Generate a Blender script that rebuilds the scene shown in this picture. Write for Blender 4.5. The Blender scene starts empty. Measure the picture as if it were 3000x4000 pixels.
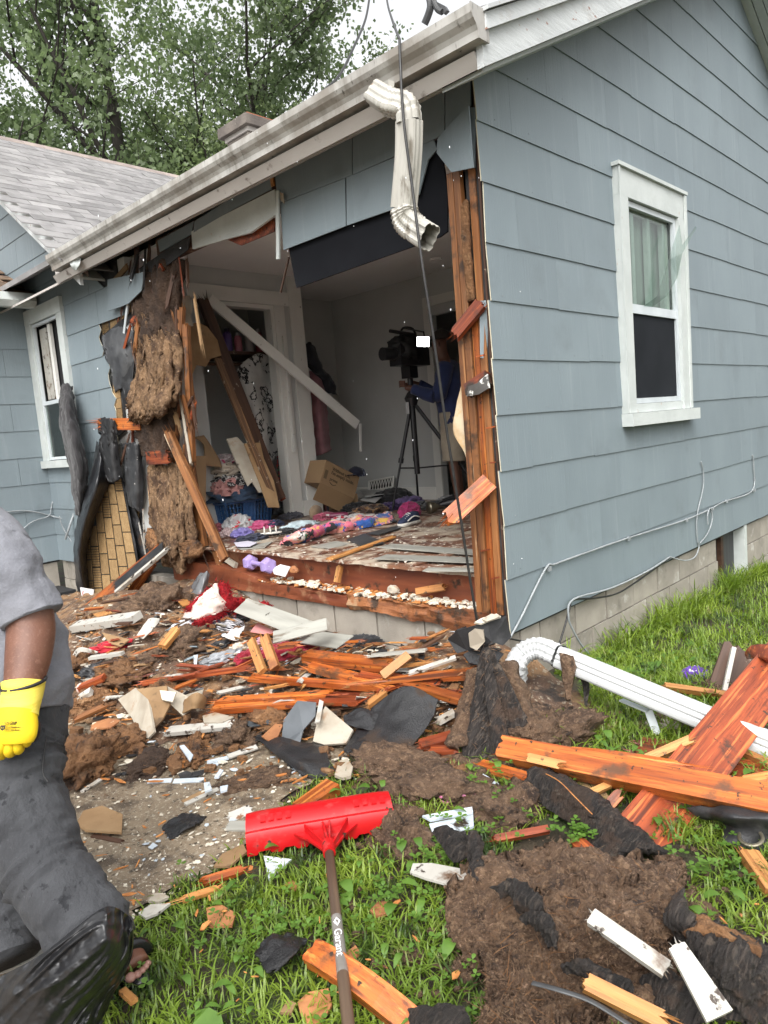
import bpy, bmesh, math, random
import numpy as np
from mathutils import Vector, Matrix, noise

# ------------------------------------------------------------------ camera, sky, sun, exposure
scene = bpy.context.scene
COL = scene.collection
V = Vector
FPX = 2766.0                                   # focal length in pixels of the 3000 x 4000 frame
RC = np.array([[0.6891120563591693, 0.13895608021532185, -0.711207270457516],
               [-0.7199354219389482, 0.01945256761744103, -0.6937683949638219],
               [-0.08256852922285744, 0.9901074716333991, 0.11344440311312065]])
CP = np.array([-3.07882536, -2.13428705, 1.49009597])
cd = bpy.data.cameras.new('camera')
cam = bpy.data.objects.new('camera', cd); COL.objects.link(cam)
cd.sensor_fit = 'HORIZONTAL'; cd.sensor_width = 36.0; cd.lens = 36.0 * FPX / 3000.0
cd.clip_start = 0.05; cd.clip_end = 900.0
cam.matrix_world = Matrix([list(RC[0]) + [CP[0]], list(RC[1]) + [CP[1]], list(RC[2]) + [CP[2]], [0, 0, 0, 1]])
scene.camera = cam

SUN_EL, SUN_AZ = math.radians(52), math.radians(215)      # azimuth measured in the XY plane
w = bpy.data.worlds.new('World'); scene.world = w; w.use_nodes = True
nt = w.node_tree; nt.nodes.clear()
sky = nt.nodes.new('ShaderNodeTexSky'); sky.sky_type = 'NISHITA'; sky.sun_disc = False
sky.sun_elevation = SUN_EL; sky.sun_rotation = math.radians(90) - SUN_AZ
sky.air_density = 1.6; sky.dust_density = 6.0; sky.ozone_density = 1.0
hs = nt.nodes.new('ShaderNodeHueSaturation'); hs.inputs['Saturation'].default_value = 0.10
bg = nt.nodes.new('ShaderNodeBackground'); bg.inputs[1].default_value = 0.15
wo = nt.nodes.new('ShaderNodeOutputWorld')
nt.links.new(sky.outputs[0], hs.inputs['Color']); nt.links.new(hs.outputs[0], bg.inputs[0]); nt.links.new(bg.outputs[0], wo.inputs[0])
sd = bpy.data.lights.new('sun', 'SUN'); sd.energy = 0.6; sd.angle = math.radians(60); sd.color = (1.0, 0.97, 0.93)
sun = bpy.data.objects.new('sun', sd); COL.objects.link(sun)
sdir = V((math.cos(SUN_EL) * math.cos(SUN_AZ), math.cos(SUN_EL) * math.sin(SUN_AZ), math.sin(SUN_EL)))
sun.rotation_euler = sdir.to_track_quat('Z', 'Y').to_euler()
scene.view_settings.view_transform = 'Standard'; scene.view_settings.look = 'None'
scene.view_settings.gamma = 1.0; scene.view_settings.exposure = 1.20
scene.view_settings.use_curve_mapping = False
scene.cycles.max_bounces = 8; scene.cycles.diffuse_bounces = 4; scene.cycles.use_denoising = True
scene.cycles.transparent_max_bounces = 12

# ------------------------------------------------------------------ where a sight line meets the place
SC = 3000.0 / 1659.0
def ray(a, b):
    r = RC @ np.array([a * SC - 1500, -(b * SC - 2000), -FPX]); return r / np.linalg.norm(r)
def plane(a, b, ax, val):
    r = ray(a, b); return V(CP + r * ((val - CP[ax]) / r[ax]))
def F(a, b, x=0.0): return plane(a, b, 0, x)
def W(a, b, y=0.0): return plane(a, b, 1, y)
def G(a, b, z=0.0): return plane(a, b, 2, z)
def D(a, b, d): return V(CP + ray(a, b) * d)
def c1(a, b): return (a * .5, b * .5)
def c2(a, b): return (829.5 + a * .5, b * .5)
def c3(a, b): return (a * .35, 553 + b * .35)
def c4(a, b): return (387 + a * .4167, 553 + b * .4167)
def c5(a, b): return (940 + a * .4333, 553 + b * .4333)
def c6(a, b): return (a * .5, 1161 + b * .5)
def c7(a, b): return (774 + a * .5333, 1272 + b * .5333)
def c8(a, b): return (a * .5333, 1604 + b * .5333)
def b1(a, b): return (829.5 + a * .5, 1659 + b * .5)
def b4(a, b): return (415 + a * .25, 940 + b * .25)
def b6(a, b): return (415 + a * .4, 1134 + b * .4)
def sstep(a, b, x):
    t = min(1.0, max(0.0, (x - a) / (b - a))); return t * t * (3 - 2 * t)
def n3(p, s=1.0, off=0.0): return noise.noise(V((p[0] * s + off, p[1] * s - off * .7, p[2] * s + off * 1.3)))
def fbm(p, s=1.0, off=0.0, o=4): return noise.fractal(V((p[0] * s + off, p[1] * s - off * .7, p[2] * s + off * 1.3)), 1.0, 2.0, o)

def interp(tab, t):
    if t <= tab[0][0]: return tab[0][1]
    for (a, va), (b, vb) in zip(tab, tab[1:]):
        if t <= b: return va + (vb - va) * (t - a) / (b - a)
    return tab[-1][1]
def slope(x, y): return 0.03 - 0.045 * max(0.0, x) * sstep(0, 1, x)
HM = [(-.75, 0), (-.35, .10), (0, .22), (.3, .27), (.7, .22), (1.3, .18), (1.9, .22), (2.4, .29), (3.0, .34), (3.6, .28), (4.4, .16), (5.2, .04), (6, 0)]
XO = [(-.75, -.5), (-.3, -.75), (.0, -.85), (.6, -1.25), (1.2, -1.75), (2.0, -1.9), (3.2, -1.5), (4.4, -.9), (6, -.4)]
def ground_h(x, y):
    return slope(x, y) + 0.012 * n3((x, y, 0), 1.6, 3.1) + 0.006 * n3((x, y, 0), 5, 9)
def mound(x, y):
    if y < -.75 or y > 6 or x > .35 or x < -2.4: return 0.0
    hm, xo = interp(HM, y), interp(XO, y)
    f = sstep(xo, xo * .35, x)
    h = hm * f * (1 - .5 * math.exp(-(x / .28) ** 2) * sstep(.35, .8, y) * (1 - sstep(2.0, 2.6, y)))
    return max(0.0, h + f * (.045 * n3((x, y, 0), 3.2, 5) + .025 * n3((x, y, 0), 8, 2)))
def H(x, y): return ground_h(x, y) + mound(x, y)
def M(a, b, lift=0.0):
    r = ray(a, b); t = 1.2; st = .02
    while t < 14:
        p = CP + r * t
        if p[2] <= H(p[0], p[1]) + lift:
            lo, hi = t - st, t
            for _ in range(8):
                m = (lo + hi) / 2; q = CP + r * m
                if q[2] <= H(q[0], q[1]) + lift: hi = m
                else: lo = m
            return V(CP + r * hi)
        t += st
    return V(CP + r * 14)

# ------------------------------------------------------------------ objects
WM = {}
def obj(name, me, mat=None, parent=None, label=None, cat=None, group=None, kind=None, mw=None):
    o = bpy.data.objects.new(name, me); COL.objects.link(o)
    if mat is not None and me is not None and not me.materials: me.materials.append(mat)
    mw = mw or Matrix.Identity(4); WM[o.name] = mw.copy()
    if parent is not None:
        o.parent = parent; o.matrix_parent_inverse = WM[parent.name].inverted()
    o.matrix_basis = mw
    if label: o['label'] = label
    if cat: o['category'] = cat
    if group: o['group'] = group
    if kind: o['kind'] = kind
    elif label and cat: o['kind'] = 'thing'
    return o
def thing(name, loc, label, cat, group=None):
    return obj(name, None, None, None, label, cat, group, None, Matrix.Translation(V(loc)))

class MB:
    def __init__(s): s.v = []; s.f = []; s.m = []
    def add(s, vs, fs, mi=0):
        k = len(s.v); s.v += [tuple(v) for v in vs]
        for f in fs: s.f.append(tuple(i + k for i in f)); s.m.append(mi)
    def box(s, a, b, mi=0):
        x0, y0, z0 = a; x1, y1, z1 = b
        if x0 > x1: x0, x1 = x1, x0
        if y0 > y1: y0, y1 = y1, y0
        if z0 > z1: z0, z1 = z1, z0
        s.add([(x0, y0, z0), (x1, y0, z0), (x1, y1, z0), (x0, y1, z0), (x0, y0, z1), (x1, y0, z1), (x1, y1, z1), (x0, y1, z1)],
              [(0, 3, 2, 1), (4, 5, 6, 7), (0, 1, 5, 4), (1, 2, 6, 5), (2, 3, 7, 6), (3, 0, 4, 7)], mi); return s
    def prism(s, pts, off, mi=0):                   # pts: planar loop, off: extrusion vector
        n = len(pts); off = V(off)
        s.add([tuple(V(p)) for p in pts] + [tuple(V(p) + off) for p in pts],
              [tuple(range(n))[::-1], tuple(range(n, 2 * n))] + [(i, (i + 1) % n, n + (i + 1) % n, n + i) for i in range(n)], mi); return s
    def tube(s, pts, r, n=8, cap=True, mi=0, flat=None):
        pts = [V(p) for p in pts]; rr = r if isinstance(r, (list, tuple)) else [r] * len(pts)
        vs = []; fs = []; up = None
        for i, p in enumerate(pts):
            t = (pts[min(i + 1, len(pts) - 1)] - pts[max(i - 1, 0)])
            if t.length < 1e-9: t = V((0, 0, 1))
            t.normalize()
            if up is None: up = t.cross(V((0, 0, 1))); up = up if up.length > .05 else t.cross(V((1, 0, 0)))
            up = (up - t * up.dot(t)); up.normalize(); bi = t.cross(up)
            for k in range(n):
                a = 2 * math.pi * k / n
                vs.append(p + up * (rr[i] * math.cos(a)) + bi * (rr[i] * math.sin(a) * (flat or 1)))
        for i in range(len(pts) - 1):
            for k in range(n):
                fs.append((i * n + k, i * n + (k + 1) % n, (i + 1) * n + (k + 1) % n, (i + 1) * n + k))
        if cap: fs.append(tuple(range(n))[::-1]); fs.append(tuple(range((len(pts) - 1) * n, len(pts) * n)))
        s.add(vs, fs, mi); return s
    def mesh(s, name, smooth=False, mats=None):
        me = bpy.data.meshes.new(name); me.from_pydata(s.v, [], s.f)
        if mats:
            for m in mats: me.materials.append(m)
            me.polygons.foreach_set('material_index', s.m)
        if smooth: me.polygons.foreach_set('use_smooth', [True] * len(me.polygons))
        me.update(); return me
def fixn(me):
    bm = bmesh.new(); bm.from_mesh(me); bmesh.ops.recalc_face_normals(bm, faces=bm.faces); bm.to_mesh(me); bm.free(); return me
def catmull(p, t):
    n = len(p)
    if n == 1: return p[0]
    if n == 2: return p[0].lerp(p[1], t)
    u = t * (n - 1); i = min(int(u), n - 2); u -= i
    a, b, c, d = p[max(i - 1, 0)], p[i], p[i + 1], p[min(i + 2, n - 1)]
    return 0.5 * ((2 * b) + (c - a) * u + (2 * a - 5 * b + 4 * c - d) * u * u + (3 * b - a - 3 * c + d) * u ** 3)
def smoothline(pts, n): pts = [V(p) for p in pts]; return [catmull(pts, i / n) for i in range(n + 1)]

def sheet(name, ctrl, mat, nu=24, nv=24, th=.004, amp=.0, sc=6, rag=.0, rs=9, smooth=True, seed=None, holes=0, amp2=0, sc2=30, an=(1, 1, 1), ridge=0, rsc=16, **kw):
    """cloth, paper, batt: a surface through rows of points, with thickness, folds and a torn edge"""
    seed = random.random() * 50 if seed is None else seed
    ctrl = [[V(p) for p in r] for r in ctrl]
    P = []
    for i in range(nu + 1):
        for j in range(nv + 1):
            u, v = i / nu, j / nv
            if rag:
                e = lambda q: rag * (n3((q * rs, seed, 0), 1, seed) + .6 * n3((q * rs * 2.7, seed, 3), 1, seed))
                u2 = u * (1 + e(v) * .9) + (1 - u) * e(v + 7) * 1.0
                v2 = v * (1 + e(u + 13) * .9) + (1 - v) * e(u + 19) * 1.0
                u2 = min(1.0, max(0, u2)); v2 = min(1.0, max(0, v2))
            else: u2, v2 = u, v
            P.append(catmull([catmull(r, v2) for r in ctrl], u2))
    idx = lambda i, j: i * (nv + 1) + j
    N = []
    for i in range(nu + 1):
        for j in range(nv + 1):
            a = P[idx(min(i + 1, nu), j)] - P[idx(max(i - 1, 0), j)]; b = P[idx(i, min(j + 1, nv))] - P[idx(i, max(j - 1, 0))]
            n = a.cross(b); N.append(n.normalized() if n.length > 1e-12 else V((0, 0, 1)))
    top = []; bot = []
    for p, n in zip(P, N):
        pa = (p.x * an[0], p.y * an[1], p.z * an[2])
        d = amp * fbm(pa, sc, seed, 3) if amp else 0
        d2 = amp2 * fbm(pa, sc2, seed + 4, 3) if amp2 else 0
        if ridge: d += ridge * (1 - 3.2 * abs(n3(pa, rsc, seed + 2))) + ridge * .5 * (1 - 3.2 * abs(n3(pa, rsc * 2.2, seed + 6)))
        top.append(p + n * (d + d2 + th * .5)); bot.append(p + n * (d - th * .5))
    mb = MB(); k = len(top); fs = []
    for i in range(nu):
        for j in range(nv):
            if holes and n3(P[idx(i, j)], 14, seed + 9) > 1 - holes: continue
            a, b, c, d = idx(i, j), idx(i + 1, j), idx(i + 1, j + 1), idx(i, j + 1)
            fs.append((a, b, c, d)); fs.append((a + k, d + k, c + k, b + k))
    for i in range(nu):
        for (a, b) in ((idx(i, 0), idx(i + 1, 0)), (idx(i + 1, nv), idx(i, nv))): fs.append((b, a, a + k, b + k))
    for j in range(nv):
        for (a, b) in ((idx(0, j + 1), idx(0, j)), (idx(nu, j), idx(nu, j + 1))): fs.append((b, a, a + k, b + k))
    mb.add(top + bot, fs)
    return obj(name, fixn(mb.mesh(name, smooth)), mat, **kw)

ICO = {}
def ico(sub):
    if sub not in ICO:
        bm = bmesh.new(); bmesh.ops.create_icosphere(bm, subdivisions=sub, radius=1)
        ICO[sub] = (np.array([v.co[:] for v in bm.verts]), [tuple(v.index for v in f.verts) for f in bm.faces]); bm.free()
    return ICO[sub]
def blob_geo(c, r, sub=4, amp=.25, sc=2.2, seed=0, rotz=0, mode='fract', low=-.35, fine=0, fsc=9):
    vs, fs = ico(sub); out = []; cr, sr = math.cos(rotz), math.sin(rotz)
    for v in vs:
        if mode == 'fold':
            q = V(v) * sc
            w1 = n3(q, 1, seed); w2 = n3(q, 2.1, seed + 3)
            d = 1 + amp * (1 - abs(w1) * 3.0) * .6 + amp * .5 * (1 - abs(w2) * 3) * .5
        elif mode == 'lump':
            d = 1 + amp * fbm(v, sc, seed, 3)
        else:
            d = 1 + amp * fbm(v, sc, seed, 5)
        if fine: d += fine * (abs(n3(v, fsc, seed + 8)) * 2 - .4) + fine * .6 * abs(n3(v, fsc * 2.3, seed + 1))
        x, y, z = v[0] * d * r[0], v[1] * d * r[1], max(v[2], low) * d * r[2]
        out.append((c[0] + x * cr - y * sr, c[1] + x * sr + y * cr, c[2] + z))
    return out, fs
def blob(name, c, r, mat, smooth=True, **kw):
    g = {k: kw.pop(k) for k in ('sub', 'amp', 'sc', 'seed', 'rotz', 'mode', 'low', 'fine', 'fsc') if k in kw}
    vs, fs = blob_geo(c, r, **g); mb = MB(); mb.add(vs, fs)
    return obj(name, mb.mesh(name, smooth), mat, **kw)

def frame(p0, p1, nrm):
    x = (p1 - p0).normalized(); n = V(nrm); y = n.cross(x)
    if y.length < 1e-4: y = V((0, 1, 0)).cross(x)
    y.normalize(); z = x.cross(y)
    return Matrix(((x.x, y.x, z.x, p0.x), (x.y, y.y, z.y, p0.y), (x.z, y.z, z.z, p0.z), (0, 0, 0, 1)))
RB = random.Random(11)
def board(name, p0, p1, wd, th, mat, nrm=(0, 0, 1), s0=0, s1=0, bow=0, twist=0, seg=7, n=7, taper=1.0, warp=0, cup=0, **kw):
    """a plank or stud: local x along the grain, splintered ends of length s0 / s1"""
    p0, p1 = V(p0), V(p1); L = (p1 - p0).length; R = RB
    if not (s0 or s1): n = 2
    if s0 or s1: j0 = [0] * (n + 1); j1 = [0] * (n + 1)
    else: j0 = j1 = [0] * (n + 1)
    def jag(s):
        a = [R.random() ** 1.6 for _ in range(n + 1)]; k = R.random() * n
        return [s * (.65 * x + .35 * max(0, 1 - abs(i - k) / (n * .5))) for i, x in enumerate(a)]
    if s0: j0 = jag(s0)
    if s1: j1 = jag(s1)
    vs = []; rows = []
    for i in range(seg + 1):
        u = i / seg
        for lay in (0, 1):
            for j in range(n + 1):
                a, b = -j0[j] * (.45 if lay else 1) , L + j1[j] * (.5 if lay == 0 else 1)
                if s0 and i == 0 and lay: a -= R.random() * s0 * .25
                x = (a + s0 * .5) + (b - s1 * .5 - a - s0 * .5) * u
                wy = wd * (1 + (taper - 1) * u)
                y = (j / n - .5) * wy; z = (th / 2 if lay else -th / 2)
                if warp: y += warp * n3((u * 3, lay, 0), 1, L * 7)
                if cup: z += cup * ((2 * j / n - 1) ** 2)
                if bow: z += bow * (1 - (2 * u - 1) ** 2)
                if twist:
                    t = twist * (u - .5); y, z = y * math.cos(t) - z * math.sin(t), y * math.sin(t) + z * math.cos(t)
                vs.append((x, y, z))
    k = n + 1; st = 2 * k; fs = []
    for i in range(seg):
        for j in range(n):
            a = i * st + j
            fs.append((a + k, a + st + k, a + st + k + 1, a + k + 1)); fs.append((a, a + 1, a + st + 1, a + st))
        a = i * st; fs.append((a, a + st, a + st + k, a + k))
        a = i * st + n; fs.append((a, a + k, a + st + k, a + st))
    for j in range(n):
        fs.append((j, j + k, j + k + 1, j + 1)); a = seg * st + j; fs.append((a, a + 1, a + k + 1, a + k))
    mb = MB(); mb.add(vs, fs)
    for (s, x0, sg) in ((s0, 0, -1), (s1, L, 1)):
        for _ in range(int(min(14, 4 + s * 60)) if s else 0):
            y = (R.random() - .5) * wd * .9 * (taper if sg > 0 else 1); z = (R.random() - .5) * th * .8; q = s * (.3 + R.random() ** 2); e = .0015 + R.random() * wd * .07
            xb = x0 - sg * s * .6
            mb.add([(xb, y - e, z - e), (xb, y + e, z - e), (xb, y, z + e), (x0 + sg * q, y + R.uniform(-e, e) * 3, z + R.uniform(-e, e) * 3)], [(0, 1, 3), (1, 2, 3), (2, 0, 3)])
    return obj(name, fixn(mb.mesh(name)), mat, mw=frame(p0, p1, nrm), **kw)
def flake(name, pts, mat, th=.006, **kw):
    pts = [V(p) for p in pts]; n = V((0, 0, 0))
    for i in range(len(pts)): n += pts[i].cross(pts[(i + 1) % len(pts)])
    n.normalize()
    if n.dot(V(CP) - pts[0]) < 0: pts = pts[::-1]; n = -n
    mb = MB(); mb.prism([p - n * th for p in pts], n * th)
    me = mb.mesh(name); bm = bmesh.new(); bm.from_mesh(me); bmesh.ops.triangulate(bm, faces=[f for f in bm.faces if len(f.verts) > 4]); bm.to_mesh(me); bm.free()
    return obj(name, me, mat, **kw)
def loft(rings, n=20, amp=0, sc=8, seed=0, fold=0, fsc=14, cap=True, drag=.0):
    """rings: (centre, normal, side, rx, ry): elliptical sections"""
    vs = []; fs = []
    for ri, (c, t, sd_, rx, ry) in enumerate(rings):
        c, t, sd_ = V(c), V(t).normalized(), V(sd_); sd_ = (sd_ - t * sd_.dot(t)).normalized(); b = t.cross(sd_)
        for k in range(n):
            a = 2 * math.pi * k / n; ca, sa = math.cos(a), math.sin(a)
            p = c + sd_ * (rx * ca) + b * (ry * sa); o = (sd_ * ca + b * sa)
            d = amp * fbm(p, sc, seed, 3) if amp else 0
            if fold:
                pf = p - t * (p.dot(t) * drag); d += fold * (abs(n3(pf, fsc, seed + 5)) * 2 - .5) + fold * .5 * (abs(n3(pf, fsc * 2.3, seed + 9)) * 2 - .5)
            vs.append(p + o * d)
    R_ = len(rings)
    for i in range(R_ - 1):
        for k in range(n): fs.append((i * n + k, i * n + (k + 1) % n, (i + 1) * n + (k + 1) % n, (i + 1) * n + k))
    if cap: fs.append(tuple(range(n))[::-1]); fs.append(tuple(range((R_ - 1) * n, R_ * n)))
    return vs, fs
def limb(pts, radii, n=20, side=(1, 0, 0), steps=16, **kw):
    """tapering sleeve or leg along a smooth path; radii (rx, ry) per point"""
    pts = [V(p) for p in pts]; rr = [V((r[0], r[1], 0)) if isinstance(r, (tuple, list)) else V((r, r, 0)) for r in radii]
    q = [catmull(pts, i / steps) for i in range(steps + 1)]; qr = [catmull(rr, i / steps) for i in range(steps + 1)]
    rings = [(q[i], q[min(i + 1, steps)] - q[max(i - 1, 0)], side, qr[i][0], qr[i][1]) for i in range(steps + 1)]
    return loft(rings, n, **kw)
def skinbody(name, joints, edges, radii, mat, sub=2, **kw):
    me = bpy.data.meshes.new(name); me.from_pydata([tuple(j) for j in joints], edges, [])
    o = obj(name, me, mat, **kw)
    md = o.modifiers.new('skin', 'SKIN'); md.use_smooth_shade = True
    sv = me.skin_vertices[0].data if me.skin_vertices else None
    if sv is None:
        bm = bmesh.new(); bm.from_mesh(me); bm.verts.layers.skin.verify(); bm.to_mesh(me); bm.free(); sv = me.skin_vertices[0].data
    for i, r in enumerate(radii): sv[i].radius = r if isinstance(r, tuple) else (r, r); sv[i].use_root = (i == 0)
    s = o.modifiers.new('sub', 'SUBSURF'); s.levels = sub; s.render_levels = sub
    return o

def fuzz(o, n, L, wd, m, seed=1, up=.5, name='fibre_tufts', crumb=0):
    """loose fibres and crumbs standing off a batt: a part of it"""
    R = random.Random(seed); mb = MB(); me = o.data; P = me.polygons; k = len(P)
    for i in range(n + crumb):
        f = P[R.randrange(k)]; nn = f.normal
        if nn.dot(V(CP) - f.center) < -.02: continue
        c = f.center + V((R.uniform(-1, 1), R.uniform(-1, 1), R.uniform(-1, 1))) * .006
        if i >= n:
            r = R.uniform(.002, .007); vs, fs = ico(1); mb.add([(c.x + v[0] * r * R.uniform(.6, 1.4), c.y + v[1] * r * R.uniform(.6, 1.4), c.z + v[2] * r) for v in vs], fs); continue
        t = V((R.gauss(0, 1), R.gauss(0, 1), R.gauss(0, .6))); t = (t - nn * t.dot(nn) * (1 - up * R.random())).normalized(); l = L * R.uniform(.4, 1.3); b = t.cross(nn).normalized() * wd * R.uniform(.5, 1.2)
        mid = c + t * l * .5 + nn * R.uniform(.002, .008); e = c + t * l + nn * R.uniform(-.004, .008) + b * R.uniform(-6, 6)
        mb.add([c - b, c + b, mid + b, mid - b, e], [(0, 1, 2, 3), (3, 2, 4)])
    return obj(name, mb.mesh(name), m, o, kind='stuff')

MARKS = [((460, 1320), 'red blanket'), ((495, 1355), 'striped hat'), ((250, 1398), 'crimson shirt'), ((620, 1420), 'maroon cloth'), ((345, 1310), 'brown mound'), ((402, 1400), 'dark wet mound'), ((180, 1665), 'big rusty lump'), ((350, 1540), 'bent drywall'), ((720, 1580), 'pointed drywall'), ((645, 1560), 'bent grey siding'), ((600, 1350), 'long grey plank'), ((770, 1398), 'black shirt'), ((860, 1560), 'wet black felt'), ((1050, 1520), 'felt tent'), ((480, 1425), 'clear wrapper'), ((230, 1340), 'white plank'), ((180, 1488), 'doll head'), ((430, 1450), 'long thin board'), ((900, 1440), 'white painted stick'), ((520, 1600), 'cream trim board'), ((640, 1530), 'split orange boards'), ((260, 1615), 'ragged tan lump'), ((350, 1690), 'siding strips'), ((640, 1660), 'flat black felt')]
USED = {}
def whichone(kind, p, colour, size):
    """say which of many loose pieces this one is, by its look and its nearest neighbour"""
    c = RC.T @ (np.array(p) - CP); a, b = (1500 + FPX * c[0] / -c[2]) / SC, (2000 - FPX * c[1] / -c[2]) / SC
    for (ma, mb_), nm in sorted(MARKS, key=lambda q: (q[0][0] - a) ** 2 + (q[0][1] - b) ** 2)[:3]:
        dx, dy = a - ma, b - mb_
        rel = ('left of' if dx < 0 else 'right of') if abs(dx) > abs(dy) * 1.3 else ('behind' if dy < 0 else 'in front of')
        for far in ('close ', 'a little ') if (dx * dx + dy * dy) < 1600 else ('a little ', 'well '):
            l = '%s %s %s %s%s the %s' % (size, colour, kind, far if rel[-2:] == 'of' and rel[:2] != 'in' else '', rel, nm)
            if l not in USED: USED[l] = 1; return l
    return l

# ------------------------------------------------------------------ materials
def mat(name, c1_, c2_=None, ns=6, rough=.6, bump=.25, bs=60, stretch=(1, 1, 1), layers=(), rand=.15, spec=.5, metal=0,
        bstretch=None, detail=5, rr=.0, bdist=.004, sheen=0, trans=0, coat=0, det2=0):
    """noise mix of two colours, patches of wear or dirt laid over, noise relief; rand varies it from thing to thing"""
    m = bpy.data.materials.new(name); m.use_nodes = True; t = m.node_tree; N, Lk = t.nodes, t.links
    bs_ = N['Principled BSDF']; tc = N.new('ShaderNodeTexCoord'); oi = N.new('ShaderNodeObjectInfo')
    add = N.new('ShaderNodeVectorMath'); add.operation = 'MULTIPLY_ADD'
    cmb = N.new('ShaderNodeCombineXYZ')
    for i in range(3): Lk.new(oi.outputs['Random'], cmb.inputs[i])
    add.inputs[1].default_value = (17, 31, 23); Lk.new(cmb.outputs[0], add.inputs[0]); Lk.new(tc.outputs['Object'], add.inputs[2])
    def nz(scale, st, det=detail, ro=.55, dist=0):
        mp = N.new('ShaderNodeMapping'); mp.inputs['Scale'].default_value = st; Lk.new(add.outputs[0], mp.inputs[0])
        n = N.new('ShaderNodeTexNoise'); n.inputs['Scale'].default_value = scale; n.inputs['Detail'].default_value = det
        n.inputs['Roughness'].default_value = ro; n.inputs['Distortion'].default_value = dist; Lk.new(mp.outputs[0], n.inputs['Vector']); return n.outputs[0]
    def ramp(s, lo, hi):
        r = N.new('ShaderNodeMapRange'); r.inputs[1].default_value = lo; r.inputs[2].default_value = hi; r.interpolation_type = 'SMOOTHSTEP'; Lk.new(s, r.inputs[0]); return r.outputs[0]
    def mix(a, b, f):
        x = N.new('ShaderNodeMix'); x.data_type = 'RGBA'
        for s, k in ((a, 6), (b, 7)):
            if isinstance(s, tuple): x.inputs[k].default_value = s if len(s) == 4 else s + (1,)
            else: Lk.new(s, x.inputs[k])
        if isinstance(f, float): x.inputs[0].default_value = f
        else: Lk.new(f, x.inputs[0])
        return x.outputs[2]
    c2_ = c2_ or tuple(v * .7 for v in c1_)
    col = mix(c1_, c2_, ramp(nz(ns, stretch), .32, .68))
    if det2: col = mix(col, tuple(v * .55 for v in c2_), ramp(nz(det2, stretch, 6, .7), .5, .72))
    rough_s = None
    for ly in layers:
        lc, ls, lo, hi = ly[:4]; st = ly[4] if len(ly) > 4 else (1, 1, 1)
        msk = ramp(nz(ls, st, 6, .62), lo - .035, hi - .035); col = mix(col, lc, msk)
        if len(ly) > 5:
            x = N.new('ShaderNodeMix'); x.data_type = 'FLOAT'; Lk.new(msk, x.inputs[0])
            if rough_s is None: x.inputs[2].default_value = rough
            else: Lk.new(rough_s, x.inputs[2])
            x.inputs[3].default_value = ly[5]; rough_s = x.outputs[0]
    if rand:
        h = N.new('ShaderNodeHueSaturation'); mr = N.new('ShaderNodeMapRange'); Lk.new(oi.outputs['Random'], mr.inputs[0])
        mr.inputs[3].default_value = 1 - rand; mr.inputs[4].default_value = 1 + rand; Lk.new(mr.outputs[0], h.inputs['Value']); Lk.new(col, h.inputs['Color']); col = h.outputs[0]
    Lk.new(col, bs_.inputs['Base Color'])
    bs_.inputs['Roughness'].default_value = rough
    if rough_s is not None: Lk.new(rough_s, bs_.inputs['Roughness'])
    elif rr:
        mr = N.new('ShaderNodeMapRange'); Lk.new(nz(9, (1, 1, 1), 4), mr.inputs[0]); mr.inputs[1].default_value = .35; mr.inputs[2].default_value = .65
        mr.inputs[3].default_value = max(.03, rough - rr); mr.inputs[4].default_value = rough + rr; Lk.new(mr.outputs[0], bs_.inputs['Roughness'])
    bs_.inputs['Specular IOR Level'].default_value = spec; bs_.inputs['Metallic'].default_value = metal
    if coat: bs_.inputs['Coat Weight'].default_value = coat; bs_.inputs['Coat Roughness'].default_value = .2
    if sheen: bs_.inputs['Sheen Weight'].default_value = sheen
    if trans: bs_.inputs['Transmission Weight'].default_value = trans
    if bump:
        b = N.new('ShaderNodeBump'); b.inputs['Strength'].default_value = bump; b.inputs['Distance'].default_value = bdist
        Lk.new(nz(bs, bstretch or stretch, 8, .65), b.inputs['Height']); Lk.new(b.outputs[0], bs_.inputs['Normal'])
    return m
GR = (.06, 1, 1)                                            # along the grain
MUD = (.030, .017, .010)
wood_wet = mat('wet_orange_pine', (.40, .108, .018), (.21, .044, .008), 26, .5, .7, 60, GR, [((.48, .165, .034), 60, .56, .68, (.03, 1, 1)), ((.11, .030, .010), 34, .58, .70, (.035, 1, 1)), ((.085, .036, .016), 5, .58, .70), (MUD, 30, .65, .71)], .34, rr=.15, det2=90)
wood_red = mat('wet_red_pine', (.26, .052, .015), (.14, .025, .008), 26, .48, .7, 60, GR, [((.42, .11, .03), 60, .56, .68, (.03, 1, 1)), ((.07, .016, .007), 34, .58, .70, (.035, 1, 1)), (MUD, 4, .60, .70), (MUD, 30, .66, .72)], .30, rr=.15, det2=90)
wood_tan = mat('raw_split_pine', (.48, .245, .08), (.36, .145, .038), 30, .55, .7, 60, GR, [((.30, .12, .035), 50, .56, .68, (.03, 1, 1)), ((.20, .07, .02), 7, .60, .72), (MUD, 24, .66, .72)], .2, det2=90)
wood_stud = mat('old_stud_pine', (.27, .108, .034), (.155, .056, .018), 24, .55, .5, 40, GR, [((.34, .16, .06), 60, .56, .68, (.03, 1, 1)), ((.05, .025, .012), 5, .56, .68), ((.05, .02, .01), 34, .60, .70, (.035, 1, 1)), ((.45, .34, .22), 16, .66, .72, GR)], .2, det2=60)
wood_dark = mat('dark_old_wood', (.085, .040, .022), (.045, .020, .012), 20, .6, .5, 40, GR, [((.30, .25, .19), 9, .66, .72)], .2)
wood_floor = mat('worn_subfloor', (.20, .095, .055), (.085, .034, .024), 8, .42, .4, 40, (1, .15, 1), [((.42, .35, .27), 4, .52, .64), ((.62, .58, .50), 22, .60, .68)], .05, rr=.15)
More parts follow.
